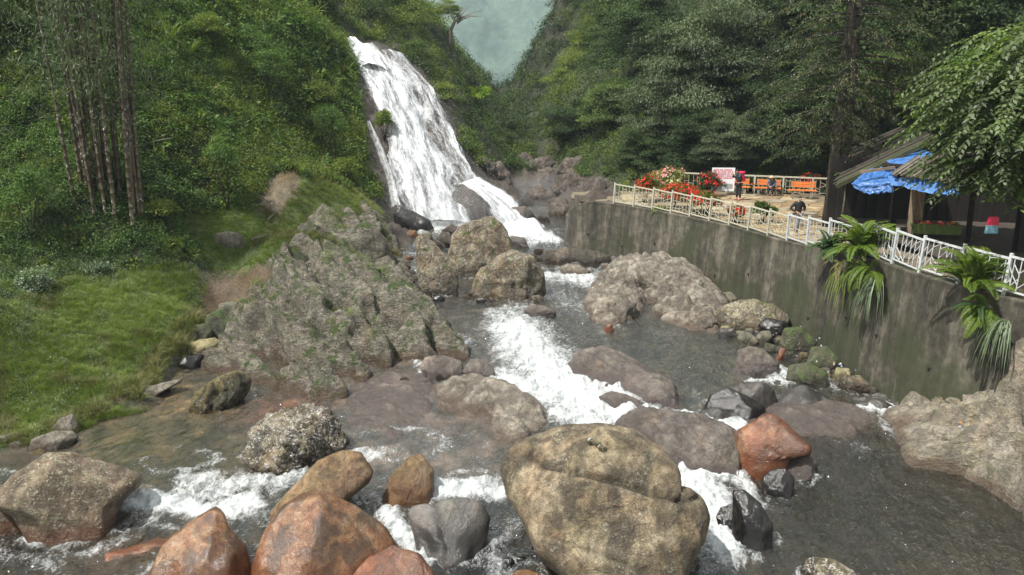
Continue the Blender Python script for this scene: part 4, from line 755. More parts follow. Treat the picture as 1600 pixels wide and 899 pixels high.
for i, (q, l) in enumerate([([(540,650),(570,618),(625,602),(680,612),(690,655),(645,700),(575,692)], 'broad brown slab just under the thin water left of midstream'), ([(420,655),(470,640),(540,640),(560,690),(540,720),(480,640)], 'submerged slab behind the white-flaked rock'), ([(690,720),(730,700),(780,705),(780,750),(720,760)], 'submerged slab left of the largest boulder'),
   ([(1240,800),(1300,770),(1400,790),(1420,850),(1320,880),(1250,850)], 'dark green submerged slab in the right-hand pool'), ([(230,700),(280,690),(330,705),(300,730),(240,725)], 'dark submerged rock in the left channel'), ([(300,745),(330,738),(360,752),(340,765),(305,762)], 'small dark submerged rock in the left channel')]):
    o = rock('rock', l, [M_PURP, M_PURP, M_PURP, M_MOSSY, M_DARK, M_DARK][i], q, base=None, seed=340 + i, sub=5, facet=3, down=0, thick=.5); submerge(o, .05)

build_river()

r_ = np.random.RandomState(21)
def scraps(lab, n, fn, cols, seed):
    V, F, mi = [], [], []; r = np.random.RandomState(seed)
    for i in range(n):
        c = np.array(fn(r)); a = unit3(r.normal(size=3)); b = unit3(np.cross(a, r.normal(size=3))); w, h = r.uniform(.03, .1), r.uniform(.02, .07); k = len(V); nn = np.cross(a, b)
        q = [c + a * w, c + b * h + nn * .02, c - a * w, c - b * h + nn * .015]; V += q + [p - nn * .006 for p in q]; F += [(k, k + 1, k + 2, k + 3), (k + 7, k + 6, k + 5, k + 4), (k, k + 4, k + 5, k + 1), (k + 1, k + 5, k + 6, k + 2), (k + 2, k + 6, k + 7, k + 3), (k + 3, k + 7, k + 4, k)]; mi += [i % len(cols)] * 6
    o = obj('litter', mesh('litter', V, F, None, False, mats=cols, mi=mi)); tag(o, lab, None, None, 'stuff')
def unit3(v): return v / np.linalg.norm(v)
LC = [plain('white_plastic', (.45, .45, .43), .5, .1), plain('dead_leaf', (.3, .17, .06), .8, .3), plain('faded_blue_plastic', (.25, .35, .5), .5, .1), plain('pale_paper', (.5, .45, .33), .8, .2)]
def f1(r):
    t = r.rand(); p = PZ(1200 + 150 * t + r.normal() * 7, 508 + 92 * t + r.normal() * 9, 1.1); return (p[0], p[1], p[2] + .02 + .1 * r.rand())
scraps('scraps of plastic and dead leaves caught in the rubble under the wall', 44, f1, LC, 3)
def f2(r):
    p = PZ(1535 + r.normal() * 26, 668 + r.normal() * 5, 1.15); return (p[0], p[1], p[2] + .12)
scraps('white scraps washed into a crease of the right-hand bedrock', 34, f2, [LC[0], LC[0], LC[3], LC[1]], 4)

for i, (q, l) in enumerate([([(944,440),(952,424),(985,414),(1008,420),(1000,436),(965,446)], 'low angular slab at the upper left of the pale bank'), ([(1030,448),(1042,432),(1082,436),(1096,452),(1070,462),(1040,460)], 'tilted angular slab high on the pale bank by the wall'),
   ([(922,490),(935,468),(968,462),(992,474),(984,494),(950,503)], 'flat angular slab at the pool end of the pale bank'), ([(1072,508),(1080,484),(1108,480),(1120,500),(1105,518)], 'blocky slab at the right end of the pale bank')]):
    rock('rock', l, M_PALE, q, base=[1.3, 1.45, .95, .9][i], seed=600 + i, sub=5, facet=8, rough=.06, rid=.1, thick=1.0, down=.8, strata=(.6, .7, .2, 2.2, .08))
# ---------------------------------------------------------------- concrete wall, terrace, fence
def resample(pl, step):
    q = np.array(pl, float); d = np.r_[0, np.cumsum(np.linalg.norm(np.diff(q, axis=0), axis=1))]; n = int(d[-1] / step) + 1
    s = np.linspace(0, d[-1], n); return np.stack([np.interp(s, d, q[:, k]) for k in range(q.shape[1])], 1)
def smoothpl(q, it=3):
    for _ in range(it): q = np.vstack([q[:1], (q[:-2] + 2 * q[1:-1] + q[2:]) / 4, q[-1:]])
    return q
def build_wall():
    c = smoothpl(resample(WALL, .25), 14); t = np.gradient(c, axis=0); t /= np.linalg.norm(t, axis=1)[:, None]; nx = np.stack([-t[:, 1], t[:, 0]], 1)  # towards the river
    n = len(c); zt = ZT(c[:, 0], c[:, 1]) + .02 - 1.3 * sstep(44.6, 47.5, c[:, 1]); rows = 26; V = []
    prof = [(0.42, 'z', -.3), (0.42, 'z', .06)] + [(.0 - .015, 'z', .06)] + [(-.42 * (k / rows) ** 1.1 - (.0 if k else 0), k / rows, 0) for k in range(rows + 1)]
    for k, (off, m, dz) in enumerate(prof):
        o = -off if k < 3 else -off
        z = zt + dz if m == 'z' else zt * (1 - m) + (-.6) * m
        p = c + nx * o; V.append(np.c_[p, z])
    V = np.array(V); m = len(prof)
    P3 = V.reshape(-1, 3); P3[:, :2] += np.repeat(nx[None], m, 0).reshape(-1, 2) * (.06 * fbm(P3 * .8, 4, 90) + .015 * fbm(P3 * 5, 3, 91))[:, None]; P3[:, 2] += .04 * fbm(P3 * 2.0, 3, 92)
    idx = np.arange(m * n).reshape(m, n); F = np.stack([idx[:-1, :-1], idx[1:, :-1], idx[1:, 1:], idx[:-1, 1:]], -1).reshape(-1, 4)
    s = np.repeat(np.r_[0, np.cumsum(np.linalg.norm(np.diff(c, axis=0), axis=1))][None], m, 0)
    tt = NT('stained_concrete'); co = tt.coord(); u = tt.attr('su'); z = tt.attr('wz')
    vec = tt.n('CombineXYZ', X=u, Y=tt.math('MULTIPLY', z, .12)).outputs[0]
    n1 = tt.noise(vec, 1.3, 6, .65, .3); n2 = tt.noise(co, 3.0, 8, .7); n3 = tt.noise(vec, 5, 5, .6); mz = tt.noise(co, .5, 5, .6)
    col = tt.ramp(tt.math('ADD', tt.math('MULTIPLY', n1, .6), tt.math('MULTIPLY', n2, .4)), (.4, (.02, .018, .013)), (.5, (.06, .053, .038)), (.6, (.14, .125, .095)))
    col = tt.mix(tt.math('MULTIPLY', tt.ramp(n3, (.6, 0.0), (.72, 1.0)), .55), col, (.24, .225, .19))
    col = tt.mix(tt.math('MULTIPLY', tt.ramp(n3, (.28, 1.0), (.4, 0.0)), .7), col, (.03, .028, .02))
    col = tt.mix(tt.ramp(tt.math('ADD', mz, tt.math('MULTIPLY', z, -.045)), (.34, 0.0), (.46, .8)), col, (.028, .034, .012))
    col = tt.mix(tt.ramp(tt.math('ADD', z, tt.math('MULTIPLY', n2, 1.2)), (.0, 0.0), (1.0, 1.0)), col, col)
    mat = tt.done(tt.bsdf(col, .85, tt.bump(tt.math('ADD', n2, n3), .6, .06)))
    o = obj('retaining_wall', mesh('retaining_wall', P3, F[:, ::-1], mat, True, {'su': s.ravel(), 'wz': P3[:, 2]})); tag(o, 'tall curved concrete retaining wall with dark streaks holding up the terrace', 'wall')
    return c, nx
WC, WN = build_wall()
_w = [o for o in COL.objects if o.name == 'retaining_wall'][0]; _r = random.Random(3); _md = plain('drain_pipe_dark', (.02, .02, .018), .8)
for i in range(13):
    k = int(len(WC) * (.12 + .72 * i / 13)); zz = float(ZT(*WC[k])) * _r.uniform(.35, .6); q = WC[k] + WN[k] * (.42 * (1 - (zz + .6) / 4.9) + .02)
    MB().tube([Vector((q[0], q[1], zz)) - Vector((*WN[k], 0)) * .1, Vector((q[0], q[1], zz)) + Vector((*WN[k], 0)) * .035], .045, 8).obj('drain_hole', _md, _w)
def build_terrace():
    t = NT('terrace_mortar'); c = t.coord(); n = t.noise(c, 3, 6, .7)
    m = t.done(t.bsdf(t.ramp(n, (.3, (.1, .08, .05)), (.7, (.2, .16, .1))), .8, t.bump(n, .5, .05)))
    ys = np.arange(12, 50.8, .5); us = np.linspace(0, 1, 50); X = (wallx(ys) + .3)[:, None] + us[None] * (27 - wallx(ys))[:, None]; Y = np.repeat(ys[:, None], 50, 1); Z = ZT(X, Y)
    idx = np.arange(X.size).reshape(X.shape); F = np.stack([idx[:-1, :-1], idx[:-1, 1:], idx[1:, 1:], idx[1:, :-1]], -1).reshape(-1, 4)
    o = obj('terrace_floor', mesh('terrace_floor', np.stack([X.ravel(), Y.ravel(), Z.ravel()], 1), F, m)); tag(o, kind='structure')
    ms = [plain('flagstone_' + w, c, .45, .35, 6) for w, c in (('ochre', (.32, .24, .13)), ('buff', (.38, .31, .19)), ('brown', (.24, .17, .1)), ('grey', (.28, .25, .19)))]
    rs = np.random.RandomState(2); g = .92; nx_, ny_ = 13, 21; jit = rs.uniform(-.3, .3, (nx_ + 1, ny_ + 1, 2)); cnt = 0
    for i in range(nx_):
        for j in range(ny_):
            def cn(a, b): return np.array([6.2 + (a + jit[a, b, 0] + .5 * (b % 2)) * g, 32.0 + (b + jit[a, b, 1]) * g * .86])
            q = [cn(i, j), cn(i + 1, j), cn(i + 1, j + 1), cn(i, j + 1)]; ctr = sum(q) / 4
            if ctr[0] < wallx(ctr[1]) + 1.0 or ctr[1] > 49.2 or ctr[0] > 17.5: continue
            if i and ctr[0] < wallx(ctr[1]) + 2.1 and ctr[1] > 37: continue
            q = [ctr + (p - ctr) * .93 for p in q]; pts = []
            for k in range(4):
                a, b = q[k], q[(k + 1) % 4]; pts += [a + (b - a) * .14, a + (b - a) * .86]
            z = float(ZT(ctr[0], ctr[1])); h = rs.uniform(.02, .045)
            V = [(p[0] - ctr[0], p[1] - ctr[1], -.01) for p in pts] + [(p[0] - ctr[0], p[1] - ctr[1], h) for p in pts]
            F = [tuple(range(8, 16))] + [(k, (k + 1) % 8, 8 + (k + 1) % 8, 8 + k) for k in range(8)]
            if cnt < 290:
                obj('flagstone', mesh('flagstone', V, F, ms[rs.randint(4)], False), o, loc=(ctr[0], ctr[1], z), rot=(rs.uniform(-.015, .015), rs.uniform(-.015, .015), 0)); cnt += 1
build_terrace()
M_FEN = plain('cream_painted_steel', (.44, .42, .33), .5, .2, 20); M_FEN2 = plain('grey_white_painted_steel', (.48, .5, .5), .5, .15, 20)
def lattice(L, seed, kind):
    rs = random.Random(seed); b = MB(); H0, H1 = .14, .98; n = 6
    xs = [L * (k + .5 + rs.uniform(-.22, .22)) / n for k in range(n)]
    for x in xs: b.box((x, 0, (H0 + H1) / 2), (.022, .02, H1 - H0))
    ex = [0] + xs + [L]
    for a, c in zip(ex[:-1], ex[1:]):
        for k in range(rs.randint(2, 3)):
            z = H0 + (H1 - H0) * (k + rs.uniform(.2, .8)) / 3; dz = rs.choice([0, 0, .14, -.14]) if kind == 0 else rs.choice([.25, -.25, .3, -.2])
            b.bar((a, 0, min(H1, max(H0, z))), (c, 0, min(H1, max(H0, z + dz))), .02)
    return b
def build_fence():
    c = WC + WN * -.14; d = np.r_[0, np.cumsum(np.linalg.norm(np.diff(c, axis=0), axis=1))]
    k0 = np.argmin(np.abs(c[:, 1] - 44.4)); k1 = np.argmin(np.abs(c[:, 1] - 15.5))
    f = empty('fence', (float(c[k0, 0]), float(c[k0, 1]), 4.0)); tag(f, 'long white metal fence with irregular lattice panels stepping along the top of the concrete wall', 'fence')
    L = 1.45; s = np.arange(min(d[k0], d[k1]), max(d[k0], d[k1]), L); px = np.interp(s, d, c[:, 0]); py = np.interp(s, d, c[:, 1])
    if py[0] < py[-1]: px, py = px[::-1], py[::-1]
    for i in range(len(px) - 1):
        a = Vector((px[i], py[i], float(ZT(px[i], py[i])) + .13)); b = Vector((px[i + 1], py[i + 1], float(ZT(px[i + 1], py[i + 1])) + .0))
        m = M_FEN if i < 9 else M_FEN2; dv = b - a; ln = dv.length
        R = Matrix((dv.normalized(), Vector((0, 0, 1)).cross(dv.normalized()).normalized(), Vector((0, 0, 1)))).transposed()
        def put(nm, mb, w=m):
            o = mb.obj(nm, w, f); o.matrix_parent_inverse = Matrix(); o.matrix_local = Matrix.Translation(a - f.location) @ R.to_4x4(); return o
        put('post', MB().box((0, 0, .5), (.075, .075, 1.22)))
        put('top_rail', MB().box((ln / 2, 0, 1.02), (ln - .075, .06, .055))); put('bottom_rail', MB().box((ln / 2, 0, .1), (ln - .075, .04, .04)))
        put('lattice', lattice(ln, 31 + i, 0 if i < 12 else 1))
build_fence()
def rear_fence():
    f = empty('fence', (9.5, 50.2, 4.0)); tag(f, 'white rear fence behind the orange benches at the foot of the wooded slope', 'fence')
    P0, P1 = Vector((10.3, 51.0, 4.0)), Vector((19.5, 47.0, 4.0)); n = 6; d = (P1 - P0) / n; ln = d.length
    R = Matrix((d.normalized(), Vector((0, 0, 1)).cross(d.normalized()), Vector((0, 0, 1)))).transposed().to_4x4()
    for i in range(n):
        M = Matrix.Translation(P0 + d * i - f.location) @ R
        for nm, mb in (('post', MB().box((0, 0, .55), (.09, .09, 1.15))), ('top_rail', MB().box((ln / 2, 0, 1.1), (ln - .09, .07, .09))), ('lattice', lattice(ln, 90 + i, 0))):
            mb.obj(nm, M_FEN, f).matrix_local = M
rear_fence()
# ---------------------------------------------------------------- benches, sign
M_OR = plain('orange_painted_wood', (.55, .16, .03), .5, .2, 8); M_CON = plain('weathered_concrete', (.22, .2, .16), .85, .3, 8)
def bench():
    o = empty('park_bench'); W = 1.6
    for k in range(3): MB().box((0, -.17 + k * .17, .44), (W, .155, .045)).obj('seat_slat', M_OR, o)
    for k in range(2): MB().box((.05, .3 + k * .03, .66 + k * .175), (W - .25, .035, .16), R=Matrix.Rotation(-.15, 3, 'X')).obj('backrest_slat', M_OR, o)
    for x in (-.5, .5):
        MB().box((x, 0, .205), (.14, .4, .41)).obj('leg', M_CON, o); MB().bar((x, .2, .3), (x, .36, .92), .06, .05).obj('back_support', M_CON, o)
    return o
b0 = bench(); BN = []
for i, (px, py, rz, lab) in enumerate([(1150, 304, -.32, 'orange bench behind the standing hiker, beside the sign'), (1198, 306, -.3, 'orange bench with a person sitting on it, middle of the three'), (1252, 310, -.3, 'orange bench with empty seat, rightmost of the three')]):
    b = b0 if i == 0 else copytree(b0); p = PZ(px, py, 4.0); b.location = (p[0], p[1], 4.03); b.rotation_euler.z = rz; tag(b, lab, 'bench', 'orange benches along the back of the terrace'); BN.append(b)
p = PZ(1137, 309, 4.0); sg = empty('notice_board', (p[0] - .1, p[1] + .9, 4.03), -.1); tag(sg, 'white notice board with red lettering leaning behind the left bench', 'sign')
MW = plain('white_board', (.72, .74, .78), .5, .05, 4); MRD = plain('red_print', (.7, .12, .16), .6, .1, 8); MBL = plain('pale_blue_print', (.4, .52, .68), .6, .1, 8); MGR = plain('grey_print', (.35, .38, .4), .6, .1, 8)
MB().box((0, 0, .95), (1.35, .05, 1.4), R=Matrix.Rotation(-.08, 3, 'X')).obj('board', MW, sg)
for x in (-.6, .6): MB().box((x, .06, .4), (.06, .06, .84)).obj('leg', M_CON, sg)
rs = random.Random(4)
for r in range(5):
    b = MB(); x = -.55
    while x < .5:
        w = rs.uniform(.04, .1); z = 1.52 - r * .12; b.box((x + w / 2, -.035 + .08 * (z - .95) , z), (w, .006, .07)); x += w + rs.choice([.02, .02, .06])
    b.obj('red_text_line', MRD, sg)
MB().box((-.3, -.075, .55), (.5, .006, .4)).obj('picture', MBL, sg); MB().box((.3, -.072, .55), (.5, .006, .3)).obj('picture', MGR, sg)
# ---------------------------------------------------------------- people
def skin(name, pts, edges, rad, mat, parent, sub=1, root=0):
    me = bpy.data.meshes.new(name); me.from_pydata([Vector(p) for p in pts], edges, []); o = bpy.data.objects.new(name, me); COL.objects.link(o)
    md = o.modifiers.new('skin', 'SKIN'); 
    for i, v in enumerate(me.skin_vertices[0].data): v.radius = (rad[i], rad[i]) if not hasattr(rad[i], '__len__') else rad[i]; v.use_root = i == root
    md.use_smooth_shade = True; s2 = o.modifiers.new('sub', 'SUBSURF'); s2.levels = s2.render_levels = sub
    dg = bpy.context.evaluated_depsgraph_get(); m2 = bpy.data.meshes.new_from_object(o.evaluated_get(dg)); m2.name = name
    bpy.data.objects.remove(o); m2.materials.clear(); m2.materials.append(mat); m2.polygons.foreach_set('use_smooth', np.ones(len(m2.polygons), bool))
    return obj(name, m2, parent)
M_SKIN = plain('skin', (.45, .27, .18), .55, .1); M_BLK = plain('black_cloth', (.018, .018, .022), .8, .2); M_NAVY = plain('dark_blue_cloth', (.03, .035, .05), .8, .2); M_GRY = plain('grey_cloth', (.2, .2, .21), .8, .2); M_BLG = plain('blue_grey_cloth', (.09, .1, .14), .8, .2)
M_HAIR = plain('dark_hair', (.015, .012, .01), .6, .2); M_STR = plain('straw', (.6, .5, .3), .8, .2); M_PINK = plain('pink_red_nylon', (.75, .03, .09), .5, .15); M_SHO = plain('shoe_leather', (.06, .03, .03), .6, .2); M_PNK2 = plain('pink_shoe', (.5, .15, .2), .6, .2)
def person(J, jacket, trousers, label, loc, rz, shoe=M_SHO, face=(0, -1, 0), hat=None):
    """J: joint name -> local position; figure faces -y"""
    o = empty('person', loc, rz); tag(o, label, 'person'); f = Vector(face).normalized()
    g = {k: Vector(v) for k, v in J.items()}
    pts, rad, ed, ix = [], [], [], {}
    def add(k, p, r, par=None):
        ix[k] = len(pts); pts.append(p); rad.append(r)
        if par is not None: ed.append((ix[par], ix[k]))
    add('pel', g['pel'], (.13, .1)); add('sp', g['pel'].lerp(g['ch'], .5), (.12, .09), 'pel'); add('ch', g['ch'], (.14, .1), 'sp'); add('nk', g['nk'], .05, 'ch'); add('nk2', g['nk'].lerp(g['hd'], .5), .048, 'nk')
    hd = g['hd']; add('hd', hd, .078, 'nk2'); add('hd2', hd + (hd - g['nk']).normalized() * .08, .07, 'hd'); add('chin', hd + f * .045 - (hd - g['nk']).normalized() * .055, .035, 'hd')
    for s in 'lr':
        add('sh' + s, g['sh' + s], .055, 'ch'); add('el' + s, g['el' + s], .04, 'sh' + s); add('wr' + s, g['wr' + s], .027, 'el' + s)
        d = (g['wr' + s] - g['el' + s]).normalized(); sd_ = d.cross(Vector((0, 1, .2))).normalized()
        add('pa' + s, g['wr' + s] + d * .06, .03, 'wr' + s)
        for k in range(4): add('f%d' % k + s, g['wr' + s] + d * (.12 + .008 * (1 - abs(k - 1.5))) + sd_ * (k - 1.5) * .018, .009, 'pa' + s); add('g%d' % k + s, pts[-1] + d * .035 + Vector((0, -.015, 0)), .008, 'f%d' % k + s)
        add('th' + s, g['wr' + s] + d * .05 + sd_ * .05, .01, 'pa' + s)
        add('hp' + s, g['hp' + s], .085, 'pel'); add('kn' + s, g['kn' + s], .055, 'hp' + s); add('an' + s, g['an' + s], .035, 'kn' + s); add('to' + s, g['an' + s] + Vector((0, -.14, -.05)), .03, 'an' + s)
    skin('body', pts, ed, rad, M_SKIN, o)
    def sub(nm, keys, edges, rr, m): skin(nm, [g2[k] for k in keys], [(keys.index(a), keys.index(b)) for a, b in edges], rr, m, o)
    g2 = dict(g); g2['sp'] = g['pel'].lerp(g['ch'], .5); g2['hem'] = g['pel'] + Vector((0, 0, -.02)); g2['col'] = g['ch'].lerp(g['nk'], .8)
    for s in 'lr': g2['cu' + s] = g['el' + s].lerp(g['wr' + s], .92)
    sub('jacket', ['hem', 'sp', 'ch', 'col', 'shl', 'ell', 'cul', 'shr', 'elr', 'cur'], [('hem', 'sp'), ('sp', 'ch'), ('ch', 'col'), ('ch', 'shl'), ('shl', 'ell'), ('ell', 'cul'), ('ch', 'shr'), ('shr', 'elr'), ('elr', 'cur')],
        [(.18, .14), (.16, .125), (.185, .135), .075, .085, .065, .045, .085, .065, .045], jacket)
    for s in 'lr': g2['ac' + s] = g['an' + s] + Vector((0, 0, .03))
    sub('trousers', ['pel', 'hpl', 'knl', 'acl', 'hpr', 'knr', 'acr'], [('pel', 'hpl'), ('hpl', 'knl'), ('knl', 'acl'), ('pel', 'hpr'), ('hpr', 'knr'), ('knr', 'acr')], [(.155, .125), .115, .082, .062, .115, .082, .062], trousers)
    for s in 'lr': skin('shoe', [g['an' + s] + Vector((0, .03, -.03)), g['an' + s] + Vector((0, -.07, -.045)), g['an' + s] + Vector((0, -.17, -.055))], [(0, 1), (1, 2)], [.05, .05, .035], shoe, o)
    up = (hd - g['nk']).normalized()
    skin('hair', [hd + up * .1 - f * .01, hd + up * .05 - f * .04, hd - f * .05], [(0, 1), (1, 2)], [.075, .078, .06], M_HAIR, o)
    e = MB(); r_ = f.cross(up)
    for s in (-1, 1): e.box(hd + f * .083 + r_ * .03 * s + up * .025, (.016, .01, .01))
    e.box(hd + f * .088 - up * .035, (.035, .01, .008)); e.obj('eyes_and_mouth', M_HAIR, o)
    MB().tube([hd + f * .08 + up * .02, hd + f * .1 - up * .005, hd + f * .088 - up * .015], [.006, .013, .008], 6).obj('nose', M_SKIN, o, True)
    if hat:
        h = empty('sun_hat', o.matrix_world.translation if False else (0, 0, 0)); h.parent = o; h.location = hd + up * .06
        MB().tube([(0, 0, -.005), (0, 0, .01)], [.17, .165], 16).obj('brim', hat[0], h, True); MB().tube([(0, 0, .0), (0, 0, .07), (0, 0, .1)], [.1, .095, .05], 14).obj('crown', hat[0], h, True); MB().tube([(0, 0, .012), (0, 0, .035)], [.104, .103], 14).obj('band', hat[1], h, True)
    return o
st = dict(pel=(0, 0, .95), ch=(0, 0, 1.3), nk=(0, -.01, 1.47), hd=(0, -.03, 1.59), shl=(-.17, 0, 1.4), shr=(.17, 0, 1.4), hpl=(-.09, 0, .88), hpr=(.09, 0, .88), knl=(-.1, -.02, .49), knr=(.1, -.01, .49), anl=(-.11, .02, .09), anr=(.12, .02, .09), ell=(-.22, 0, 1.12), elr=(.22, 0, 1.12), wrl=(-.2, -.12, .9), wrr=(.2, -.12, .9))
p = PZ(1153, 313, 4.03); s2 = PZ(1161, 313, 4.03)
A = dict(st, ch=(0, -.06, 1.33), nk=(0, -.12, 1.48), hd=(0, -.2, 1.58), shl=(-.17, -.07, 1.42), shr=(.17, -.07, 1.42), ell=(-.2, -.28, 1.25), elr=(.2, -.28, 1.25), wrl=(-.07, -.45, 1.4), wrr=(.07, -.45, 1.4))
pa = person(A, M_NAVY, M_BLK, 'person in dark clothes standing with a pink-red backpack and head bowed', (p[0], p[1], 4.04), -1.0, M_PNK2, (0, -.9, -.45)); pa.scale = (1.03,) * 3
bk = empty('backpack'); bk.location = pa.matrix_local.translation if False else (p[0], p[1], 4.04); bk.rotation_euler = (0, 0, -1.0); tag(bk, 'pink-red backpack worn by the standing person in dark clothes', 'backpack')
import bmesh
def blobbox(d, seg=2):
    bm = bmesh.new(); bmesh.ops.create_cube(bm, size=1)
    for v in bm.verts: v.co = Vector((v.co.x * d[0] * (1 - .2 * (v.co.z > 0)), v.co.y * d[1], v.co.z * d[2]))
    bmesh.ops.bevel(bm, geom=bm.edges[:], offset=min(d) * .32, segments=4, profile=.6, affect='EDGES'); V = [v.co[:] for v in bm.verts]; F = [[v.index for v in f.verts] for f in bm.faces]; bm.free(); return V, F
def bb(nm, d, m, par, loc): V, F = blobbox(d); return obj(nm, mesh(nm, V, F, m), par, loc)
bb('main_pocket', (.33, .2, .5), M_PINK, bk, (0, .19, 1.3)); bb('front_pocket', (.26, .12, .24), M_PINK, bk, (0, .34, 1.18)); bb('lid', (.33, .26, .1), M_PINK, bk, (0, .18, 1.58))
for x in (-.1, .1): MB().tube([(x, .08, 1.5), (x, -.02, 1.52), (x, -.19, 1.42), (x, -.17, 1.2), (x, .08, 1.08)], .02, 6).obj('strap', M_BLK, bk)
q = BN[1].location; sit = dict(pel=(0, .02, .5), ch=(0, -.1, .84), nk=(0, -.18, .98), hd=(0, -.26, 1.08), shl=(-.17, -.1, .92), shr=(.17, -.1, .92), hpl=(-.1, -.02, .49), hpr=(.1, -.02, .49), knl=(-.12, -.42, .5), knr=(.14, -.42, .5), anl=(-.1, -.4, .09), anr=(.12, -.36, .09), ell=(-.24, -.22, .7), elr=(.24, -.25, .7), wrl=(-.06, -.42, .6), wrr=(.06, -.44, .6))
person(sit, M_BLG, M_BLK, 'person in blue-grey jacket and straw hat sitting bent forward on the middle bench', (q[0] + .25, q[1] - .05, 4.0), -.5, M_SHO, (0, -.85, -.5), (M_STR, M_PINK))
p = PZ(1244, 368, 4.02)
Cc = dict(st, ell=(-.36, .06, 1.16), elr=(.36, .06, 1.16), wrl=(-.15, -.12, 1.02), wrr=(.15, -.12, 1.02), knl=(-.07, -.14, .5), knr=(.08, .04, .48), anl=(-.05, -.06, .1), anr=(.08, .2, .12), hd=(0, -.06, 1.57))
person(Cc, M_BLK, M_GRY, 'person in black jacket and grey trousers walking by the fence with hands on hips', (p[0], p[1], 4.04), .25, M_SHO, (0, -.9, -.3))
# ---------------------------------------------------------------- market stall
M_SHG = [plain('weathered_roof_board_' + w, c, .85, .45, 5) for w, c in (('grey', (.075, .06, .05)), ('brown', (.055, .04, .03)), ('pale', (.13, .11, .085)), ('mossy', (.045, .05, .022)))]
M_TARP = None
def tarpmat():
    t = NT('blue_tarpaulin'); c = t.coord(); n = t.noise(c, 3, 6, .7); n2 = t.noise(c, 14, 4, .6)
    return t.done(t.bsdf(t.mix(t.ramp(n, (.4, 0.0), (.62, 1.0)), (.02, .085, .26), (.07, .18, .42)), .4, t.bump(n2, .4, .04)))
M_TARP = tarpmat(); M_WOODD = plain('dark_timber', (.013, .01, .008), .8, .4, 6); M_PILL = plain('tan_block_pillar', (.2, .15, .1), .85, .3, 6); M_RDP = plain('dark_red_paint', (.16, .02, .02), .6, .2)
ms = empty('market_stall', (16.5, 29.5, 4.4)); tag(ms, 'dim open-fronted market stall with board roofs and sagging blue tarpaulins', 'stall')
MO = ms.location
def roof(nm, A_, B_, C_, D_, n, seed, th=.035):
    A_, B_, C_, D_ = [Vector(v) for v in (A_, B_, C_, D_)]; rs = random.Random(seed)
    for i in range(n):
        t0, t1 = i / n, (i + .93) / n; up = Vector((0, 0, rs.uniform(0, .05) + (.03 if i % 2 else 0)))
        e0, e1 = rs.uniform(-.04, .02), rs.uniform(.98, 1.03)
        a = A_.lerp(D_, t0); b = B_.lerp(C_, t0); c = B_.lerp(C_, t1); d = A_.lerp(D_, t1); q = [a.lerp(b, e0), a.lerp(b, e1), d.lerp(c, e1), d.lerp(c, e0)]; q = [v + up - MO for v in q]
        o0 = sum(q, Vector()) / 4; V = [v - o0 for v in q] + [v - o0 - Vector((0, 0, th)) for v in q]
        obj(nm, mesh(nm, V, [(0, 1, 2, 3), (7, 6, 5, 4), (0, 4, 5, 1), (1, 5, 6, 2), (2, 6, 7, 3), (3, 7, 4, 0)], rs.choice(M_SHG), False), ms, loc=o0)
roof('roof_board', PY(1306, 290, 32.6), PY(1464, 214, 32.4), PY(1405, 200, 44), PY(1318, 238, 42), 44, 1)
roof('roof_board', PY(1392, 272, 29.2), PY(1438, 241, 32.6), PY(1720, 236, 29.5), PY(1620, 305, 24.5), 52, 2)
MB().bar(Vector(PY(1306, 292, 32.4)) - MO, Vector(PY(1464, 217, 32.2)) - MO, .12, .16).obj('rake_beam', M_SHG[3], ms)
MB().bar(Vector(PY(1344, 269, 30.6)) - MO, Vector(PY(1398, 262, 30.4)) - MO, .1, .1).obj('loose_pole', M_PILL, ms)
MB().bar(Vector(PY(1380, 257, 31.2)) - MO, Vector(PY(1440, 262, 30.6)) - MO, .2, .12).obj('loose_beam', M_WOODD, ms)
def tarp(nm, A_, B_, C_, D_, sag, seed, n=36, fold=.1):
    A_, B_, C_, D_ = [np.array(v) - np.array(MO) for v in (A_, B_, C_, D_)]; U, T = np.meshgrid(np.linspace(0, 1, n), np.linspace(0, 1, n)); U, T = U.ravel()[:, None], T.ravel()[:, None]
    V = (A_ * (1 - U) + B_ * U) * (1 - T) + (D_ * (1 - U) + C_ * U) * T; q = np.c_[U * 5, T * 2.5, U * 0 + seed]
    V[:, 2] += (-sag * 4 * U * (1 - U) * T)[:, 0] + fold * ridge(q, 4, seed); V[:, 1] += fold * 1.4 * fbm(q * 1.6, 4, seed + 1) * T[:, 0]
    idx = np.arange(n * n).reshape(n, n); F = np.stack([idx[:-1, :-1], idx[:-1, 1:], idx[1:, 1:], idx[1:, :-1]], -1).reshape(-1, 4)
    obj(nm, mesh(nm, V, F, M_TARP), ms)
tarp('tarpaulin', PY(1385, 252, 32.2), PY(1437, 232, 33), PY(1458, 241, 31.8), PY(1402, 262, 31.0), .05, 3, fold=.04)
tarp('tarpaulin', PY(1352, 268, 31.6), PY(1402, 258, 31.8), PY(1392, 288, 29.6), PY(1330, 290, 30.4), .1, 5)
tarp('tarpaulin', PY(1330, 289, 30.5), PY(1394, 284, 29.7), PY(1396, 301, 29.5), PY(1336, 298, 30.2), .12, 7, fold=.12)
tarp('tarpaulin', PY(1386, 276, 29.6), PY(1500, 286, 27.0), PY(1500, 306, 26.6), PY(1392, 289, 29.0), .1, 9, fold=.1)
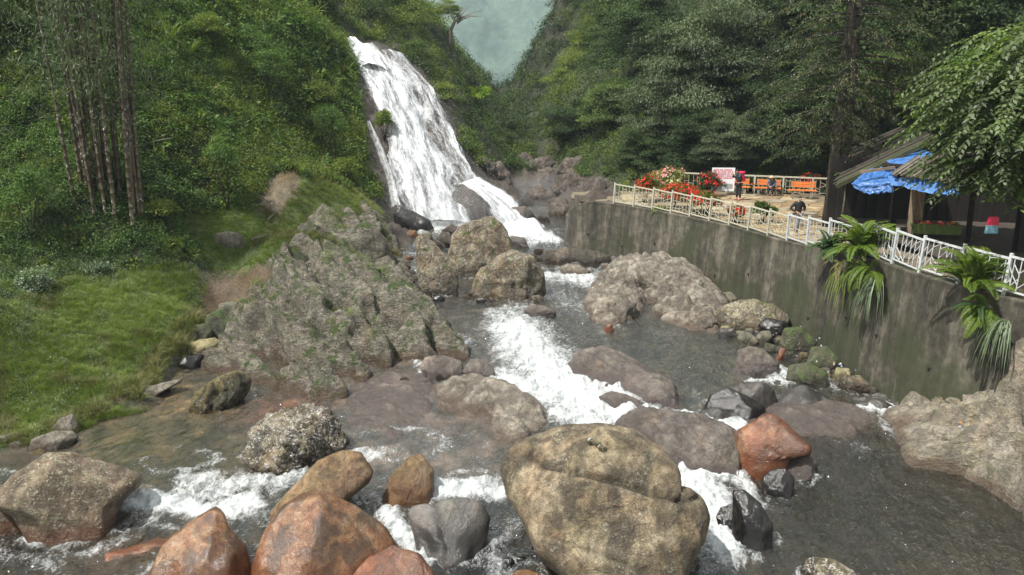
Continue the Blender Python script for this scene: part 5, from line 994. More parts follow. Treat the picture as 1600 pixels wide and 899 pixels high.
for px, py, Y, w, zt, m, nm in [(1426, 372, 29.4, .38, 3.0, M_PILL, 'pillar'), (1392, 365, 30.6, .22, 2.8, M_WOODD, 'post'), (1333, 345, 31.6, .12, 2.5, M_RDP, 'post'), (1340, 345, 31.9, .1, 2.5, M_RDP, 'post'), (1590, 400, 25.0, .3, 2.8, M_WOODD, 'post'), (1510, 385, 27.6, .14, 2.7, M_WOODD, 'post')]:
    q = PZ(px, py, 4.5); MB().box(Vector((q[0], q[1], 4.45 + zt / 2)) - MO, (w, w, zt)).obj(nm, m, ms)
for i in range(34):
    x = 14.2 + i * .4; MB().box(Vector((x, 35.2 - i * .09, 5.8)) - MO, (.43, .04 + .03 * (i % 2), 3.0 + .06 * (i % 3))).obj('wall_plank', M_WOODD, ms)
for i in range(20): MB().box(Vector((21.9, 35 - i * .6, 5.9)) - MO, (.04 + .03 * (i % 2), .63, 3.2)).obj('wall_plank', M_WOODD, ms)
MB().box(Vector((18.6, 30.0, 4.62)) - MO, (8.4, 10.6, .06)).obj('shade_floor', plain('painted_floor_shade', (.045, .035, .025), .9), ms)  # dark sheet over the terrace floor, stall shade put into its colour
MB().box(Vector((18.4, 29.2, 6.9)) - MO, (2.4, .06, .5)).obj('red_cloth_valance', M_RDP, ms)
q = PZ(1452, 382, 4.4); ct = empty('sales_counter', (q[0] + .3, q[1] + .3, 4.45), -.3); tag(ct, 'low green stall counter covered with red goods beside the tan pillar', 'counter')
MG = plain('green_cloth', (.12, .17, .04), .8, .2); MB().box((0, 0, .66), (1.7, .8, .08)).obj('top', MG, ct); MB().box((0, -.39, .5), (1.66, .03, .3)).obj('cloth_front', MG, ct)
for x in (-.75, .75):
    for y in (-.33, .33): MB().box((x, y, .31), (.06, .06, .62)).obj('leg', M_WOODD, ct)
rs = random.Random(8)
for i in range(14):
    d = (rs.uniform(.1, .2), rs.uniform(.08, .16), rs.uniform(.05, .1)); V, F = blobbox(d); x, y = -.7 + (i % 7) * .22, -.2 + (i // 7) * .35
    g_ = obj('packet', mesh('packet', V, F, rs.choice([M_PINK, M_OR, M_RDP])), None, Matrix.Rotation(-.3, 3, 'Z') @ Vector((x, y, .70 + d[2] / 2)) + ct.location, (0, 0, rs.uniform(-.6, .6))); tag(g_, 'small red or orange packet laid out on the green stall counter', 'packet', 'goods on the green counter')
q = PY(1550, 352, 26.5); hg = empty('hanging_bag', q); hg.scale = (.7, .7, .7); tag(hg, 'red and pale blue bag hanging in the dark stall opening', 'bag')
V, F = blobbox((.55, .2, .45)); obj('top_half', mesh('top_half', V, F, M_PINK), hg, (.02, 0, .18)); V, F = blobbox((.62, .22, .45)); obj('bottom_half', mesh('bottom_half', V, F, plain('pale_blue_print_cloth', (.2, .42, .5), .6, .3, 10)), hg, (0, 0, -.2)); MB().tube([(0, 0, .38), (0, 0, .75), (0, 0, 1.35)], .015, 6).obj('cord', M_BLK, hg)
# ---------------------------------------------------------------- foliage
def leafmat(name, dark, mid, light, tr=.3, rough=.6, yel=0.0, dead=0.0, gloss=.015):
    t = NT(name); r = t.attr('rnd'); o = t.n('ObjectInfo').outputs['Random']; p = t.n('NewGeometry').outputs['Position']; n = t.noise(p, .22, 4, .6)
    f = t.math('ADD', t.math('MULTIPLY', r, .45), t.math('ADD', t.math('MULTIPLY', o, .15), t.math('MULTIPLY', t.math('SUBTRACT', n, .2), .7)))
    c = t.mix(1.0, t.ramp(f, (.25, dark), (.5, mid), (.8, light)), (1.05, 1.0, .84), 'MULTIPLY')
    if dead: c = t.mix(t.math('MULTIPLY', t.ramp(t.math('FRACT', t.math('MULTIPLY', r, 37.0)), (1 - dead, 0.0), (1 - dead + .02, 1.0)), .8), c, (.22, .15, .07))
    d = t.n('BsdfDiffuse', Color=c).outputs[0]; q = t.n('BsdfTranslucent', Color=t.mix(1.0, c, (1.2, 1.35, .6), 'MULTIPLY')).outputs[0]
    m = t.n('MixShader', Fac=tr, i1=d, i2=q).outputs[0]; g = t.n('BsdfGlossy', Color=(1, 1, 1), Roughness=rough).outputs[0]
    return t.done(t.n('MixShader', Fac=gloss, i1=m, i2=g).outputs[0])
L_UND = leafmat('undergrowth_leaf', (0.033, 0.062, 0.025), (0.072, 0.137, 0.040), (0.143, 0.244, 0.065), dead=.03)
L_HILL = leafmat('hill_leaf', (0.030, 0.054, 0.021), (0.071, 0.120, 0.038), (0.143, 0.208, 0.064), dead=.03)
L_YEL = leafmat('sunny_shrub_leaf', (0.057, 0.088, 0.019), (0.120, 0.176, 0.038), (0.213, 0.284, 0.064), dead=.06)
L_DARK = leafmat('dark_tree_leaf', (0.018, 0.034, 0.016), (0.039, 0.071, 0.029), (0.080, 0.128, 0.048))
L_SILV = leafmat('grey_green_leaf', (0.033, 0.053, 0.026), (0.072, 0.106, 0.053), (0.131, 0.175, 0.095), gloss=.03)
L_CON = leafmat('conifer_needle', (0.025, 0.042, 0.020), (0.055, 0.083, 0.040), (0.102, 0.135, 0.064), dead=.1, tr=.15)
L_NEAR = leafmat('broad_leaf', (0.039, 0.069, 0.014), (0.085, 0.150, 0.026), (0.197, 0.312, 0.053), tr=.42, gloss=.04)
L_LIME = leafmat('lime_leaf', (.12, .2, .02), (.2, .32, .03), (.27, .4, .05), tr=.4)
L_GRS = leafmat('grass_blade', (0.066, 0.105, 0.016), (0.125, 0.203, 0.029), (0.221, 0.301, 0.060), tr=.3, dead=.05, gloss=.03)
L_DRY = leafmat('dry_grass_blade', (.085, .1, .038), (.13, .155, .06), (.19, .2, .09), tr=.3, dead=.12, gloss=.02)
L_FERN = leafmat('fern_leaf', (0.033, 0.067, 0.010), (0.076, 0.134, 0.019), (0.151, 0.224, 0.038), tr=.35, dead=.03)
L_CYC = leafmat('dark_fern_leaf', (.012, .032, .012), (.025, .06, .02), (.05, .1, .03), tr=.2)
L_SOFT = leafmat('bushy_weed_leaf', (0.057, 0.098, 0.052), (0.103, 0.161, 0.086), (0.172, 0.241, 0.138), gloss=.06)
BARK = rockmat('bark', (.035, .028, .02), (.075, .06, .042), (.12, .1, .075), (.2, .2, .16), .3, .1, .9, bumps=1.2); M_STEM = plain('dark_stem', (.03, .024, .016), .9); BARKP = plain('pale_bark', (.2, .18, .14), .9, .4, 9)
def unit(v): return v / np.maximum(np.linalg.norm(v, axis=1), 1e-9)[:, None]
def leafmesh(name, C, A_, N, Ln, Wd, mat, fold=.12, rnd=None, extra=None):
    A_ = unit(A_); S_ = unit(np.cross(A_, N)); N = np.cross(S_, A_); n = len(C); Ln = np.broadcast_to(Ln, (n,))[:, None]; Wd = np.broadcast_to(Wd, (n,))[:, None]
    V = np.stack([C, C + A_ * Ln * .45 + S_ * Wd / 2 + N * fold * Wd, C + A_ * Ln - N * fold * Ln * .6, C + A_ * Ln * .45 - S_ * Wd / 2 + N * fold * Wd], 1).reshape(-1, 3)
    F = np.arange(n * 4).reshape(n, 4); rnd = np.random.RandomState(n).rand(n) if rnd is None else rnd
    return mesh(name, V, F, mat, False, {'rnd': np.repeat(rnd, 4)})
def blobs(seed, nb, per, spread, br, squash=(1, 1, 1), shell=.75, top=-1.0):
    """leaf positions in uneven sub-clumps over an ellipsoid; returns positions, outward directions, per-leaf value"""
    r = np.random.RandomState(seed); d = unit(r.normal(size=(nb * 3, 3))); d = d[d[:, 2] > top][:nb]; nb = len(d)
    c = d * (shell + (1 - shell) * r.uniform(-1, .6, (nb, 1)))  * spread * r.uniform(.75, 1.12, (nb, 1)) * np.array(squash)
    k = np.repeat(np.arange(nb), per); e = unit(r.normal(size=(len(k), 3))); e[:, 2] = np.abs(e[:, 2]) * .8 + .2 * e[:, 2]
    sz = br * r.uniform(.6, 1.3, nb)[k][:, None]; p = c[k] + e * sz * r.uniform(.45, 1.0, (len(k), 1)) * np.array([1.15, 1.15, .75])
    out = unit(e + d[k] * .8); return p, out, np.clip(r.rand(nb)[k] * .6 + r.rand(len(k)) * .4, 0, 1)
def crown(name, seed, nb, per, ll, lw, mat, squash=(1, 1, .85), br=.3, droop=.3, shell=.75, top=-.6):
    p, o, rn = blobs(seed, nb, per, 1.0, br, squash, shell, top); r = np.random.RandomState(seed + 1); n = len(p)
    a = unit(o * .6 + r.normal(size=(n, 3)) * .6 + np.array([0, 0, -droop])); nn = unit(o * .7 + np.array([0, 0, .8]) + r.normal(size=(n, 3)) * .45)
    return leafmesh(name, p, a, nn, ll * r.uniform(.6, 1.3, n), lw * r.uniform(.7, 1.2, n), mat, rnd=rn)
def trunk_mesh(seed, mat, forks=6, r0=.05, name='trunk'):
    r = random.Random(seed); b = MB(); pts = [Vector((0, 0, 0))]
    for k in range(1, 7): pts.append(Vector((r.uniform(-.04, .04) * k ** .5, r.uniform(-.04, .04) * k ** .5, k / 6)))
    b.tube(pts, [r0 * (1.25 - .16 * k) for k in range(7)], 8)
    for k in range(forks):
        i = r.randint(3, 5); p = pts[i]; a = r.uniform(0, 6.28); L = r.uniform(.3, .55); e = p + Vector((math.cos(a) * L, math.sin(a) * L, r.uniform(.15, .4))); mid = p.lerp(e, .5) + Vector((0, 0, .05))
        b.tube([p, mid, e], [r0 * .45, r0 * .3, r0 * .12], 6)
    m = b.mesh(name, mat, True); m.attributes.new('hw', 'FLOAT', 'POINT').data.foreach_set('value', np.full(len(m.vertices), 9.0, np.float32)); return m
CR = {
 'bushy': [crown('crown', 11 + i, 80, 420, .048, .024, L_DARK if i == 2 else L_HILL, br=.3) for i in range(3)],
 'silver': [crown('crown', 21 + i, 90, 420, .055, .017, L_SILV, (1, 1, 1.0), .27, .55) for i in range(2)],
 'loose': [crown('crown', 31 + i, 70, 330, .075, .014, L_YEL, (1, 1, 1.1), .3, .9) for i in range(2)],
 'dark': [crown('crown', 41 + i, 80, 400, .046, .022, L_DARK, (1, 1, 1.1), .28, .4) for i in range(2)],
 'lime': [crown('crown', 51, 26, 150, .09, .05, L_LIME, (1.2, 1.2, .35), .25, .1)]}
TRK = [trunk_mesh(i, BARK) for i in range(3)]
_tc = 0
def tree(kind, px, py, Y, R, label, group=None, nm='tree', sq=1.0, thin=1.0):
    """crown centre seen at (px,py) at distance Y with radius R metres; trunk goes down to the land below it"""
    global _tc; _tc += 1; r = random.Random(_tc); C = Vector(PY(px, py, Y)); g = float(GROUND(np.array([C.x]), np.array([C.y]))[0]); g = min(g, C.z - .4 * R)
    o = empty(nm, (C.x, C.y, g - .1)); tag(o, label, 'tree', group); h = C.z - g
    obj('crown', r.choice(CR[kind]), o, (0, 0, h), (0, 0, r.uniform(0, 6.28)), (R, R, R * sq)); tr_ = obj('trunk', r.choice(TRK), o, (0, 0, 0), (0, 0, r.uniform(0, 6)), (R * .9 * thin, R * .9 * thin, h + R * .5)); return o
GN_ = {}
def scatter(name, protos, P_, rz, sc, idx, tilt=None, label=None):
    """one mass of instanced tufts or leaf clumps on given points"""
    if name + 'c' not in GN_:
        c = bpy.data.collections.new(name + '_sources'); GN_[name + 'c'] = c
        for i, m in enumerate(protos): c.objects.link(bpy.data.objects.new('%s_source_%02d' % (name, i), m))
    me = bpy.data.meshes.new(name); me.vertices.add(len(P_)); me.vertices.foreach_set('co', np.asarray(P_, np.float32).ravel())
    rot = np.zeros((len(P_), 3), np.float32); rot[:, 2] = rz
    if tilt is not None: rot[:, :2] = tilt
    me.attributes.new('rot', 'FLOAT_VECTOR', 'POINT').data.foreach_set('vector', rot.ravel()); me.attributes.new('scl', 'FLOAT', 'POINT').data.foreach_set('value', np.asarray(sc, np.float32)); me.attributes.new('pick', 'INT', 'POINT').data.foreach_set('value', np.asarray(idx, np.int32))
    o = obj(name, me); tag(o, label, None, None, 'stuff')
    g = bpy.data.node_groups.new(name, 'GeometryNodeTree'); g.interface.new_socket('Geometry', in_out='INPUT', socket_type='NodeSocketGeometry'); g.interface.new_socket('Geometry', in_out='OUTPUT', socket_type='NodeSocketGeometry')
    N = g.nodes.new; gi, go = N('NodeGroupInput'), N('NodeGroupOutput'); ci = N('GeometryNodeCollectionInfo'); ci.inputs[0].default_value = GN_[name + 'c']; ci.inputs[1].default_value = True; ci.inputs[2].default_value = True
    ip = N('GeometryNodeInstanceOnPoints'); ip.inputs['Pick Instance'].default_value = True
    def at(n, ty):
        a = N('GeometryNodeInputNamedAttribute'); a.data_type = ty; a.inputs[0].default_value = n; return a.outputs[0]
    l = g.links.new; l(gi.outputs[0], ip.inputs['Points']); l(ci.outputs[0], ip.inputs['Instance']); l(at('pick', 'INT'), ip.inputs['Instance Index'])
    er = N('FunctionNodeEulerToRotation'); l(at('rot', 'FLOAT_VECTOR'), er.inputs[0]); l(er.outputs[0], ip.inputs['Rotation']); l(at('scl', 'FLOAT'), ip.inputs['Scale']); l(ip.outputs[0], go.inputs[0])
    md = o.modifiers.new('scatter', 'NODES'); md.node_group = g; return o
def clump(seed, n, ll, lw, mat, h=.7, droop=.2):
    r = np.random.RandomState(seed); nb = 7; d = unit(r.normal(size=(nb, 3))); d[:, 2] = np.abs(d[:, 2]); c = d * np.array([.6, .6, h]) * r.uniform(.4, 1, (nb, 1)); k = r.randint(0, nb, n)
    e = unit(r.normal(size=(n, 3))); p = c[k] + e * .38 * r.uniform(.3, 1, (n, 1)); p[:, 2] = np.abs(p[:, 2]) - .12
    a = unit(e * .7 + r.normal(size=(n, 3)) * .5 + [0, 0, .1 - droop]); nn = unit(e * .5 + [0, 0, 1] + r.normal(size=(n, 3)) * .4)
    return leafmesh('leaf_clump', p, a, nn, ll * r.uniform(.6, 1.3, n), lw * r.uniform(.7, 1.2, n), mat, rnd=np.clip(r.rand(nb)[k] * .5 + r.rand(n) * .5, 0, 1))
def tuft(seed, n, h, w, mat, spread=.25, lean=.5, seg=3):
    r = np.random.RandomState(seed); V, F, R_ = [], [], []
    for i in range(n):
        a = r.uniform(0, 6.28); d = np.array([math.cos(a), math.sin(a), 0]); s = np.array([-d[1], d[0], 0]); b = d * spread * math.sqrt(r.rand()); H = h * r.uniform(.55, 1.15); le = lean * r.uniform(.3, 1.3); k0 = len(V)
        for k in range(seg + 1):
            t = k / seg; p = b + d * H * le * t * t + np.array([0, 0, H * (t - .35 * le * t * t)]); ww = w * (1 - t) ** .7 / 2
            if k < seg: V += [p - s * ww, p + s * ww]; R_ += [0, 0]
            else: V.append(p); R_.append(0)
        rv = r.rand(); R_[-(2 * seg + 1):] = [rv] * (2 * seg + 1)
        for k in range(seg - 1): F.append((k0 + 2 * k, k0 + 2 * k + 1, k0 + 2 * k + 3, k0 + 2 * k + 2))
        F.append((k0 + 2 * seg - 2, k0 + 2 * seg - 1, k0 + 2 * seg))
    return mesh('grass_tuft', V, F, mat, False, {'rnd': R_})
def pts(n, x0, x1, y0, y1, seed, pw=1.0):
    r = np.random.RandomState(seed); y = y0 * (y1 / y0) ** r.rand(n); x = r.uniform(x0, x1, n); return x, y, r
CL_U = [clump(100 + i, 150, .2, .085, L_UND) for i in range(3)] + [clump(110, 130, .26, .05, L_UND, droop=.5), clump(111, 150, .17, .08, L_YEL), clump(112, 120, .24, .1, L_DARK), clump(115, 70, .4, .17, L_YEL), clump(116, 70, .42, .18, L_UND), clump(117, 90, .5, .045, L_YEL, h=1.0, droop=-.2)]
CL_H = [clump(120 + i, 170, .17, .07, L_HILL) for i in range(3)] + [clump(130, 160, .2, .045, L_SILV, droop=.6), clump(131, 160, .16, .07, L_YEL), clump(132, 160, .17, .07, L_DARK)]
def landpts(n, x0, x1, y0, y1, seed, cond):
    x, y, r = pts(n, x0, x1, y0, y1, seed); z = GROUND(x, y); px, py = proj(x, y, z); j = fbm(np.stack([x, y, z], 1) * 1.0, 3, 77); k = cond(x, y, z, px + j * 10, py + j * 8)
    return x[k], y[k], z[k], px[k], py[k], r
def bare(px, py): return zone('rock', px, py) | zone('path', px, py) | zone('soil', px, py)
# left hillside
def c1(x, y, z, px, py):
    k = (wall_s(x, y) < 0) & ~bare(px, py) & ~zone('grass', px, py) & (z > ZW(x, y) + .9) & (x < wallx(y) - 1)
    return k & ~inpoly(px, py, [(455, 330), (620, 300), (740, 560), (560, 640), (320, 600), (380, 440)])
x, y, z, px, py, r = landpts(52000, -46, 0, 18, 62, 1, c1); n = len(x)
zone_y = fbm(np.stack([x, y, z], 1) * .3, 3, 5); sel = r.rand(n); idx = np.where(zone_y > .12, np.where(sel < .5, 4, 3), np.where(zone_y < -.15, np.where(sel < .4, 5, 1), np.where(sel < .12, 4, r.randint(0, 4, n))))
bg_ = (fbm(np.stack([x, y, z], 1) * .9, 3, 15) > .1) & (r.rand(n) < .4); idx = np.where(bg_, 6 + r.randint(0, 3, n), idx); cl = (px > 380) & (py > 190) & (py < 350) | (px > 560) & (py < 100); idx = np.where(cl & (r.rand(n) < .6), 4, idx)
sc = (.42 + .42 * r.rand(n) ** 2) * np.clip(y / 38, .75, 1.5); sc = np.where(py > 395, sc * .75, sc)
scatter('left_hillside_undergrowth', CL_U, np.stack([x, y, z], 1), r.uniform(0, 6.28, n), sc, idx, r.normal(size=(n, 2)) * .25, 'dense leafy undergrowth covering the left hillside')
# far and right slopes
def c2(x, y, z, px, py):
    lft = (x < wallx(np.minimum(y, 53)) - .5) | (y > 53)
    rock_ = zone('rock', px, py) & (y < 80)
    k = np.where(y < 62, x > 2, True) & (np.where(y < 52.5, (x > 22 + 0 * x) | ((y > 50.2) & (x > 5)), True))
    return k & ~rock_ & (z > 3.5) & (px > -150) & (px < 1780) & (py > -120) & ~((y < 36) & (x < 23))
x, y, z, px, py, r = landpts(48000, -60, 80, 20, 175, 2, c2); n = len(x); zone_y = fbm(np.stack([x, y, z], 1) * .12, 3, 8); sel = r.rand(n)
idx = np.where(zone_y > .1, np.where(sel < .45, 4, r.randint(0, 4, n)), np.where(zone_y < -.12, np.where(sel < .5, 5, 3), r.randint(0, 4, n)))
sc = (.55 + .6 * r.rand(n)) * np.clip(y / 62, .8, 2.2)
scatter('valley_slope_scrub', CL_H, np.stack([x, y, z], 1), r.uniform(0, 6.28, n), sc, idx, r.normal(size=(n, 2)) * .3, 'dense scrub covering the far and right-hand valley slopes')
# grass
TU = [tuft(1 + i, 42, .26, .012, L_GRS, .2, .7, 2) for i in range(3)] + [tuft(5, 36, .3, .013, L_DRY, .22, .8, 2), tuft(6, 30, .42, .015, L_GRS, .18, .9, 3)]
x, y, z, px, py, r = landpts(100000, -24, -1, 20, 48, 3, lambda x, y, z, px, py: zone('grass', px, py) & (z > ZW(x, y) + .02)); n = len(x)
lod = r.rand(n) < .62; x, y, z, px, py = x[lod], y[lod], z[lod], px[lod], py[lod]; n = len(x)
dry = fbm(np.stack([x, y, z], 1) * .7, 3, 12); idx = np.where((dry > .28) | ((px > 420) & (r.rand(n) < .45)), 3, np.where(r.rand(n) < .12, 4, r.randint(0, 3, n)))
scatter('riverside_grass', TU, np.stack([x, y, z - .02], 1), r.uniform(0, 6.28, n), r.uniform(.35, .85, n) * (1 + .35 * dry), idx, r.normal(size=(n, 2)) * .15, 'short bright green grass on the left bank')
CW = [clump(140 + i, 90, .09, .045, L_SOFT) for i in range(2)] + [clump(142, 80, .1, .05, L_YEL)]
def c4(x, y, z, px, py):
    b = inpoly(px, py, [(-60, 430), (40, 425), (130, 400), (200, 420), (190, 445), (90, 450), (80, 500), (40, 530), (-60, 540)]); q = inpoly(px, py, [(0, 560), (60, 590), (100, 640), (0, 660)])
    e = inpoly(px, py, [(270, 400), (450, 395), (470, 420), (330, 440), (300, 470)]); w = zone('grass', px, py) & (np.abs(fbm(np.stack([x, y, z], 1) * 2.1, 2, 5)) > .42)
    return b | w | (q & (x % .7 < .2)) | e
x, y, z, px, py, r = landpts(60000, -26, -4, 20, 40, 4, c4); k = r.rand(len(x)) < .16; x, y, z = x[k], y[k], z[k]; n = len(x)
scatter('low_weeds', CW, np.stack([x, y, z], 1), r.uniform(0, 6.28, n), r.uniform(.25, .6, n), r.randint(0, 3, n), None, 'pale green leafy weeds along the back and edge of the grass')
TL = [tuft(20 + i, 60, 1.2, .03, L_GRS if i != 1 else L_YEL, .25, .9, 4) for i in range(3)] + [tuft(25, 50, .55, .02, L_DRY, .2, .9, 3)]
# hanging turf along the eroded edges and dry grass on the mound and outcrop top
edge = [PZ(310,470,2.0), PZ(306,500,1.45), PZ(280,520,1.4), PZ(250,545,1.25), PZ(222,592,.85), PZ(200,612,.75), PZ(120,650,.6), PZ(60,670,.58)]
q = resample(edge, .07); r = np.random.RandomState(9); q = np.repeat(q, 3, 0); q[:, :2] += r.normal(size=(len(q), 2)) * .18; q[:, 2] = GROUND(q[:, 0], q[:, 1]) - .02
q2 = resample([PZ(445,372,3.9), PZ(470,356,4.0), PZ(520,346,4.1), PZ(570,338,4.0), PZ(600,345,3.6), PZ(610,380,2.5)], .025); q2[:, :2] += r.normal(size=(len(q2), 2)) * .55; q2[:, 2] = GROUND(q2[:, 0], q2[:, 1]) + .05
q = np.vstack([q, q2]); n = len(q); scatter('bank_edge_grass', [TL[3], TU[3], TU[0]], q, r.uniform(0, 6.28, n), r.uniform(.5, 1.0, n), r.randint(0, 3, n), r.normal(size=(n, 2)) * .35, 'dry hanging grass along the eroded bank edge and outcrop top')
def on_mesh(o, n, seed, minz=.55):
    me = o.data; k = len(me.vertices); v = np.zeros(k * 3); w = np.zeros(k * 3); me.vertices.foreach_get('co', v); me.vertices.foreach_get('normal', w); v = v.reshape(-1, 3); w = w.reshape(-1, 3); q = v + np.array(o.location)
    r = np.random.RandomState(seed); m = np.where((w[:, 2] > minz) & (q[:, 2] > ZW(q[:, 0], q[:, 1]) + .5))[0]; pt = fbm(q[m] * .8, 3, seed) > .12; m = m[pt]; return q[r.choice(m, n)]
q = np.vstack([on_mesh(OUTL, 300, 3), on_mesh(OUTL, 1100, 9)]); r = np.random.RandomState(4); hgt_ = q[:, 2] + .35 * q[:, 1] - 9.4 + r.normal(size=len(q)) * .9; q = q[(hgt_ > 3.2) | (r.rand(len(q)) < .08)]; n = len(q)
scatter('outcrop_plants', [TU[0], TU[3], CW[0], CW[2]], q - [0, 0, .03], r.uniform(0, 6.28, n), r.uniform(.2, .55, n), r.randint(0, 4, n), r.normal(size=(n, 2)) * .3, 'small grasses and weeds rooted in the cracks of the left outcrop')
# individual tall grass clumps on the left slope
for px, py, Y, k, s, lab in [(470,268,41.5,1,.9,'yellow-green tall grass clump on top of the mound by the dirt path'),(498,262,43,1,.7,'tall yellowish grass clump right beside the biggest one above the outcrop'),(262,40,45,0,1.5,'tall reedy grass high on the left slope right of the bamboo'),(292,62,45,0,1.2,'arching reed clump below the tall reedy grass right of the bamboo'),(345,95,46,2,1.1,'bright reed clump in the middle of the left slope'),(530,300,45,2,.45,'small green grass clump on the outcrop top edge'),(560,330,43.5,2,.5,'green grass clump at the outcrop top nearest the waterfall')]:
    p = Vector(PY(px, py, Y)); p.z = float(GROUND(np.array([p.x]), np.array([p.y]))[0]); o = obj('grass_clump', TL[k], None, p, (0, 0, px), (s, s, s)); tag(o, lab, 'grass clump')
# shrubs that stand out on the left
def shrub(px, py, Y, R, mat, lab, seed, ll=.1, lw=.045, nb=16, per=110, sq=.8, flower=None, nf=0, group=None, cat='shrub', onland=True, up=.0):
    C = Vector(PY(px, py, Y)); g = float(GROUND(np.array([C.x]), np.array([C.y]))[0]) if onland else C.z - R * .7; z0 = min(g, C.z - R * .3)
    o = empty('shrub', (C.x, C.y, z0)); tag(o, lab, cat, group); h = C.z - z0
    p, ou, rn = blobs(seed, nb, per, R * .75, R * .38, (1, 1, sq), .7, -.5); r = np.random.RandomState(seed); n = len(p); p[:, 2] *= max(1, h / (R * .95)) ; p = p + [0, 0, h]
    a = unit(ou * .6 + r.normal(size=(n, 3)) * .6 + [0, 0, -.1]); nn = unit(ou * .6 + [0, 0, .8] + r.normal(size=(n, 3)) * .4)
    obj('foliage', leafmesh('foliage', p, a, nn, ll * r.uniform(.6, 1.3, n), lw * r.uniform(.7, 1.2, n), mat, rnd=rn), o)
    b = MB(); rr = random.Random(seed)
    for k in range(6):
        a_ = rr.uniform(0, 6.28); b.tube([(0, 0, -.1), (math.cos(a_) * R * .25, math.sin(a_) * R * .25, h * .6), (math.cos(a_) * R * .5, math.sin(a_) * R * .5, h)], [.022, .016, .008], 5)
    b.obj('stem', M_STEM, o, True)
    if flower:
        q = p[(ou[:, 2] > -.1)]; on = ou[(ou[:, 2] > -.1)]; c = r.choice(len(q), nf, replace=False); cc = q[c] + on[c] * .08
        k = np.repeat(np.arange(nf), 6); nrm = unit(on[c][k] + r.normal(size=(len(k), 3)) * .2); ax = unit(np.cross(nrm, r.normal(size=(len(k), 3)))); fl = .085 * (1 + .4 * r.rand(len(k)))
        obj('flower', leafmesh('flower', cc[k] + r.normal(size=(len(k), 3)) * .03, ax, nrm, fl, fl * .7, flower, rnd=r.rand(len(k))), o)
    return o
F_RED = leafmat('red_petal', (.4, .012, .01), (.6, .025, .02), (.75, .09, .06), tr=.25); F_PINK = leafmat('pink_petal', (.6, .12, .25), (.75, .25, .4), (.85, .5, .6), tr=.25); F_CREAM = leafmat('cream_petal', (.5, .5, .3), (.65, .65, .42), (.8, .75, .5), tr=.25); F_YEL = leafmat('yellow_petal', (.7, .5, .02), (.8, .6, .03), (.85, .7, .1), tr=.2)
for a in [(395,70,50,2.0,L_UND,'tall dark shrub towering over the left slope, left of the waterfall top',1),(425,110,48,1.6,L_UND,'dark rounded shrub just below the tall shrub left of the waterfall top',2),(330,45,47,1.3,L_YEL,'pale bright shrub high on the left slope, above the reeds',3),
          (500,150,51,1.5,L_YEL,'sunlit shrub on the slope left of the waterfall middle',4),(520,200,48,1.3,L_UND,'bushy green shrub overhanging the left edge of the waterfall rock',5),(540,262,47,1.0,L_YEL,'light shrub by the thin side trickle',6),(350,255,38,1.0,L_UND,'leafy shrub above the dirt path',7),(250,330,34,.9,L_YEL,'light green shrub behind the grass bench',8),
          (40,300,31,1.1,L_UND,'dark shrub in the left corner under the bamboo slope',9),(60,440,28.5,.9,L_SOFT,'pale greyish bush at the left back of the grass',10),(10,500,26.5,.7,L_SOFT,'pale bush at the left edge of the grass',11),(150,425,30.5,.7,L_SOFT,'low pale bush where grass meets dark slope',12),
          (600,190,54,.8,L_YEL,'small shrub perched on rock between main fall and side thread',13),(660,30,74,3.0,L_YEL,'bright bush crowning the ridge above the waterfall',14),(690,150,64,2.2,L_YEL,'sunlit bush on the right shoulder of the waterfall',15),(725,235,58,1.6,L_HILL,'green bush hanging over the lower right of the waterfall',16),(650,85,67,1.8,L_HILL,'overhanging bush shading the right top of the waterfall',17),(590,25,70,2.6,L_DARK,'dark bush directly above the waterfall lip',18)]:
    shrub(*a[:6], seed=200 + a[6], ll=.12 * max(1, a[2] / 45), lw=.05 * max(1, a[2] / 45), nb=22, per=120)
# terrace flowers
for a in [(1042,283,45.5,1.05,L_YEL,'round bush with cream and pink blossom near the far end of the fence',F_PINK,150,26),(1008,293,44.8,.7,L_FERN,'red flowering bush left of the cream and pink one',F_RED,120,18),(1052,303,42.6,.75,L_FERN,'red flowering bush, leftmost of the long bed behind the fence',F_RED,140,18),(1080,308,41.2,.75,L_FERN,'dense red flowering bush in the middle of the bed behind the fence',F_RED,190,18),(1102,316,40.0,.7,L_FERN,'red flowering bush at the right end of the dense bed',F_RED,140,18),
          (1112,286,47.5,.85,L_CYC,'tall dark bush with red tips left of the notice board',F_RED,110,20),(1150,334,37.9,.45,L_FERN,'low red flower patch left of the round green bush',F_RED,60,10),(1192,330,37.6,.55,L_FERN,'round clipped green bush behind the fence',None,0,16),(1262,285,49.5,.7,L_CYC,'bush with dull red flowers behind the right bench',F_RED,60,16),(1210,289,50.5,.8,L_CYC,'dark bush behind the middle bench',None,0,16),(1172,288,50.2,.7,L_CYC,'dark bush between the left and middle benches',None,0,16),(1030,330,41.5,.35,L_GRS,'low plants at the fence foot',None,0,8)]:
    shrub(a[0], a[1], a[2], a[3] * 1.22, a[4], a[5], 300 + a[0], .13, .05, a[8] + 6, 130, .8, a[6], int(a[7] * 1.3), onland=True)
for i, (x_, y_) in enumerate([(1168, 296), (1180, 297), (1222, 299), (1232, 301), (1100, 300), (1290, 305)]): shrub(x_, y_ - 6, 49.6 - i * .25, .6, L_CYC, 'small dark shrub in the planting strip behind the orange benches', 500 + i, .13, .05, 14, 90, .8, F_RED if i % 2 else None, 14 if i % 2 else 0, 'shrubs behind the benches')
shrub(1052, 287, 44.9, .7, L_YEL, 'cream blossom bush in front of the pink one', 390, .12, .06, 14, 90, .8, F_CREAM, 90)
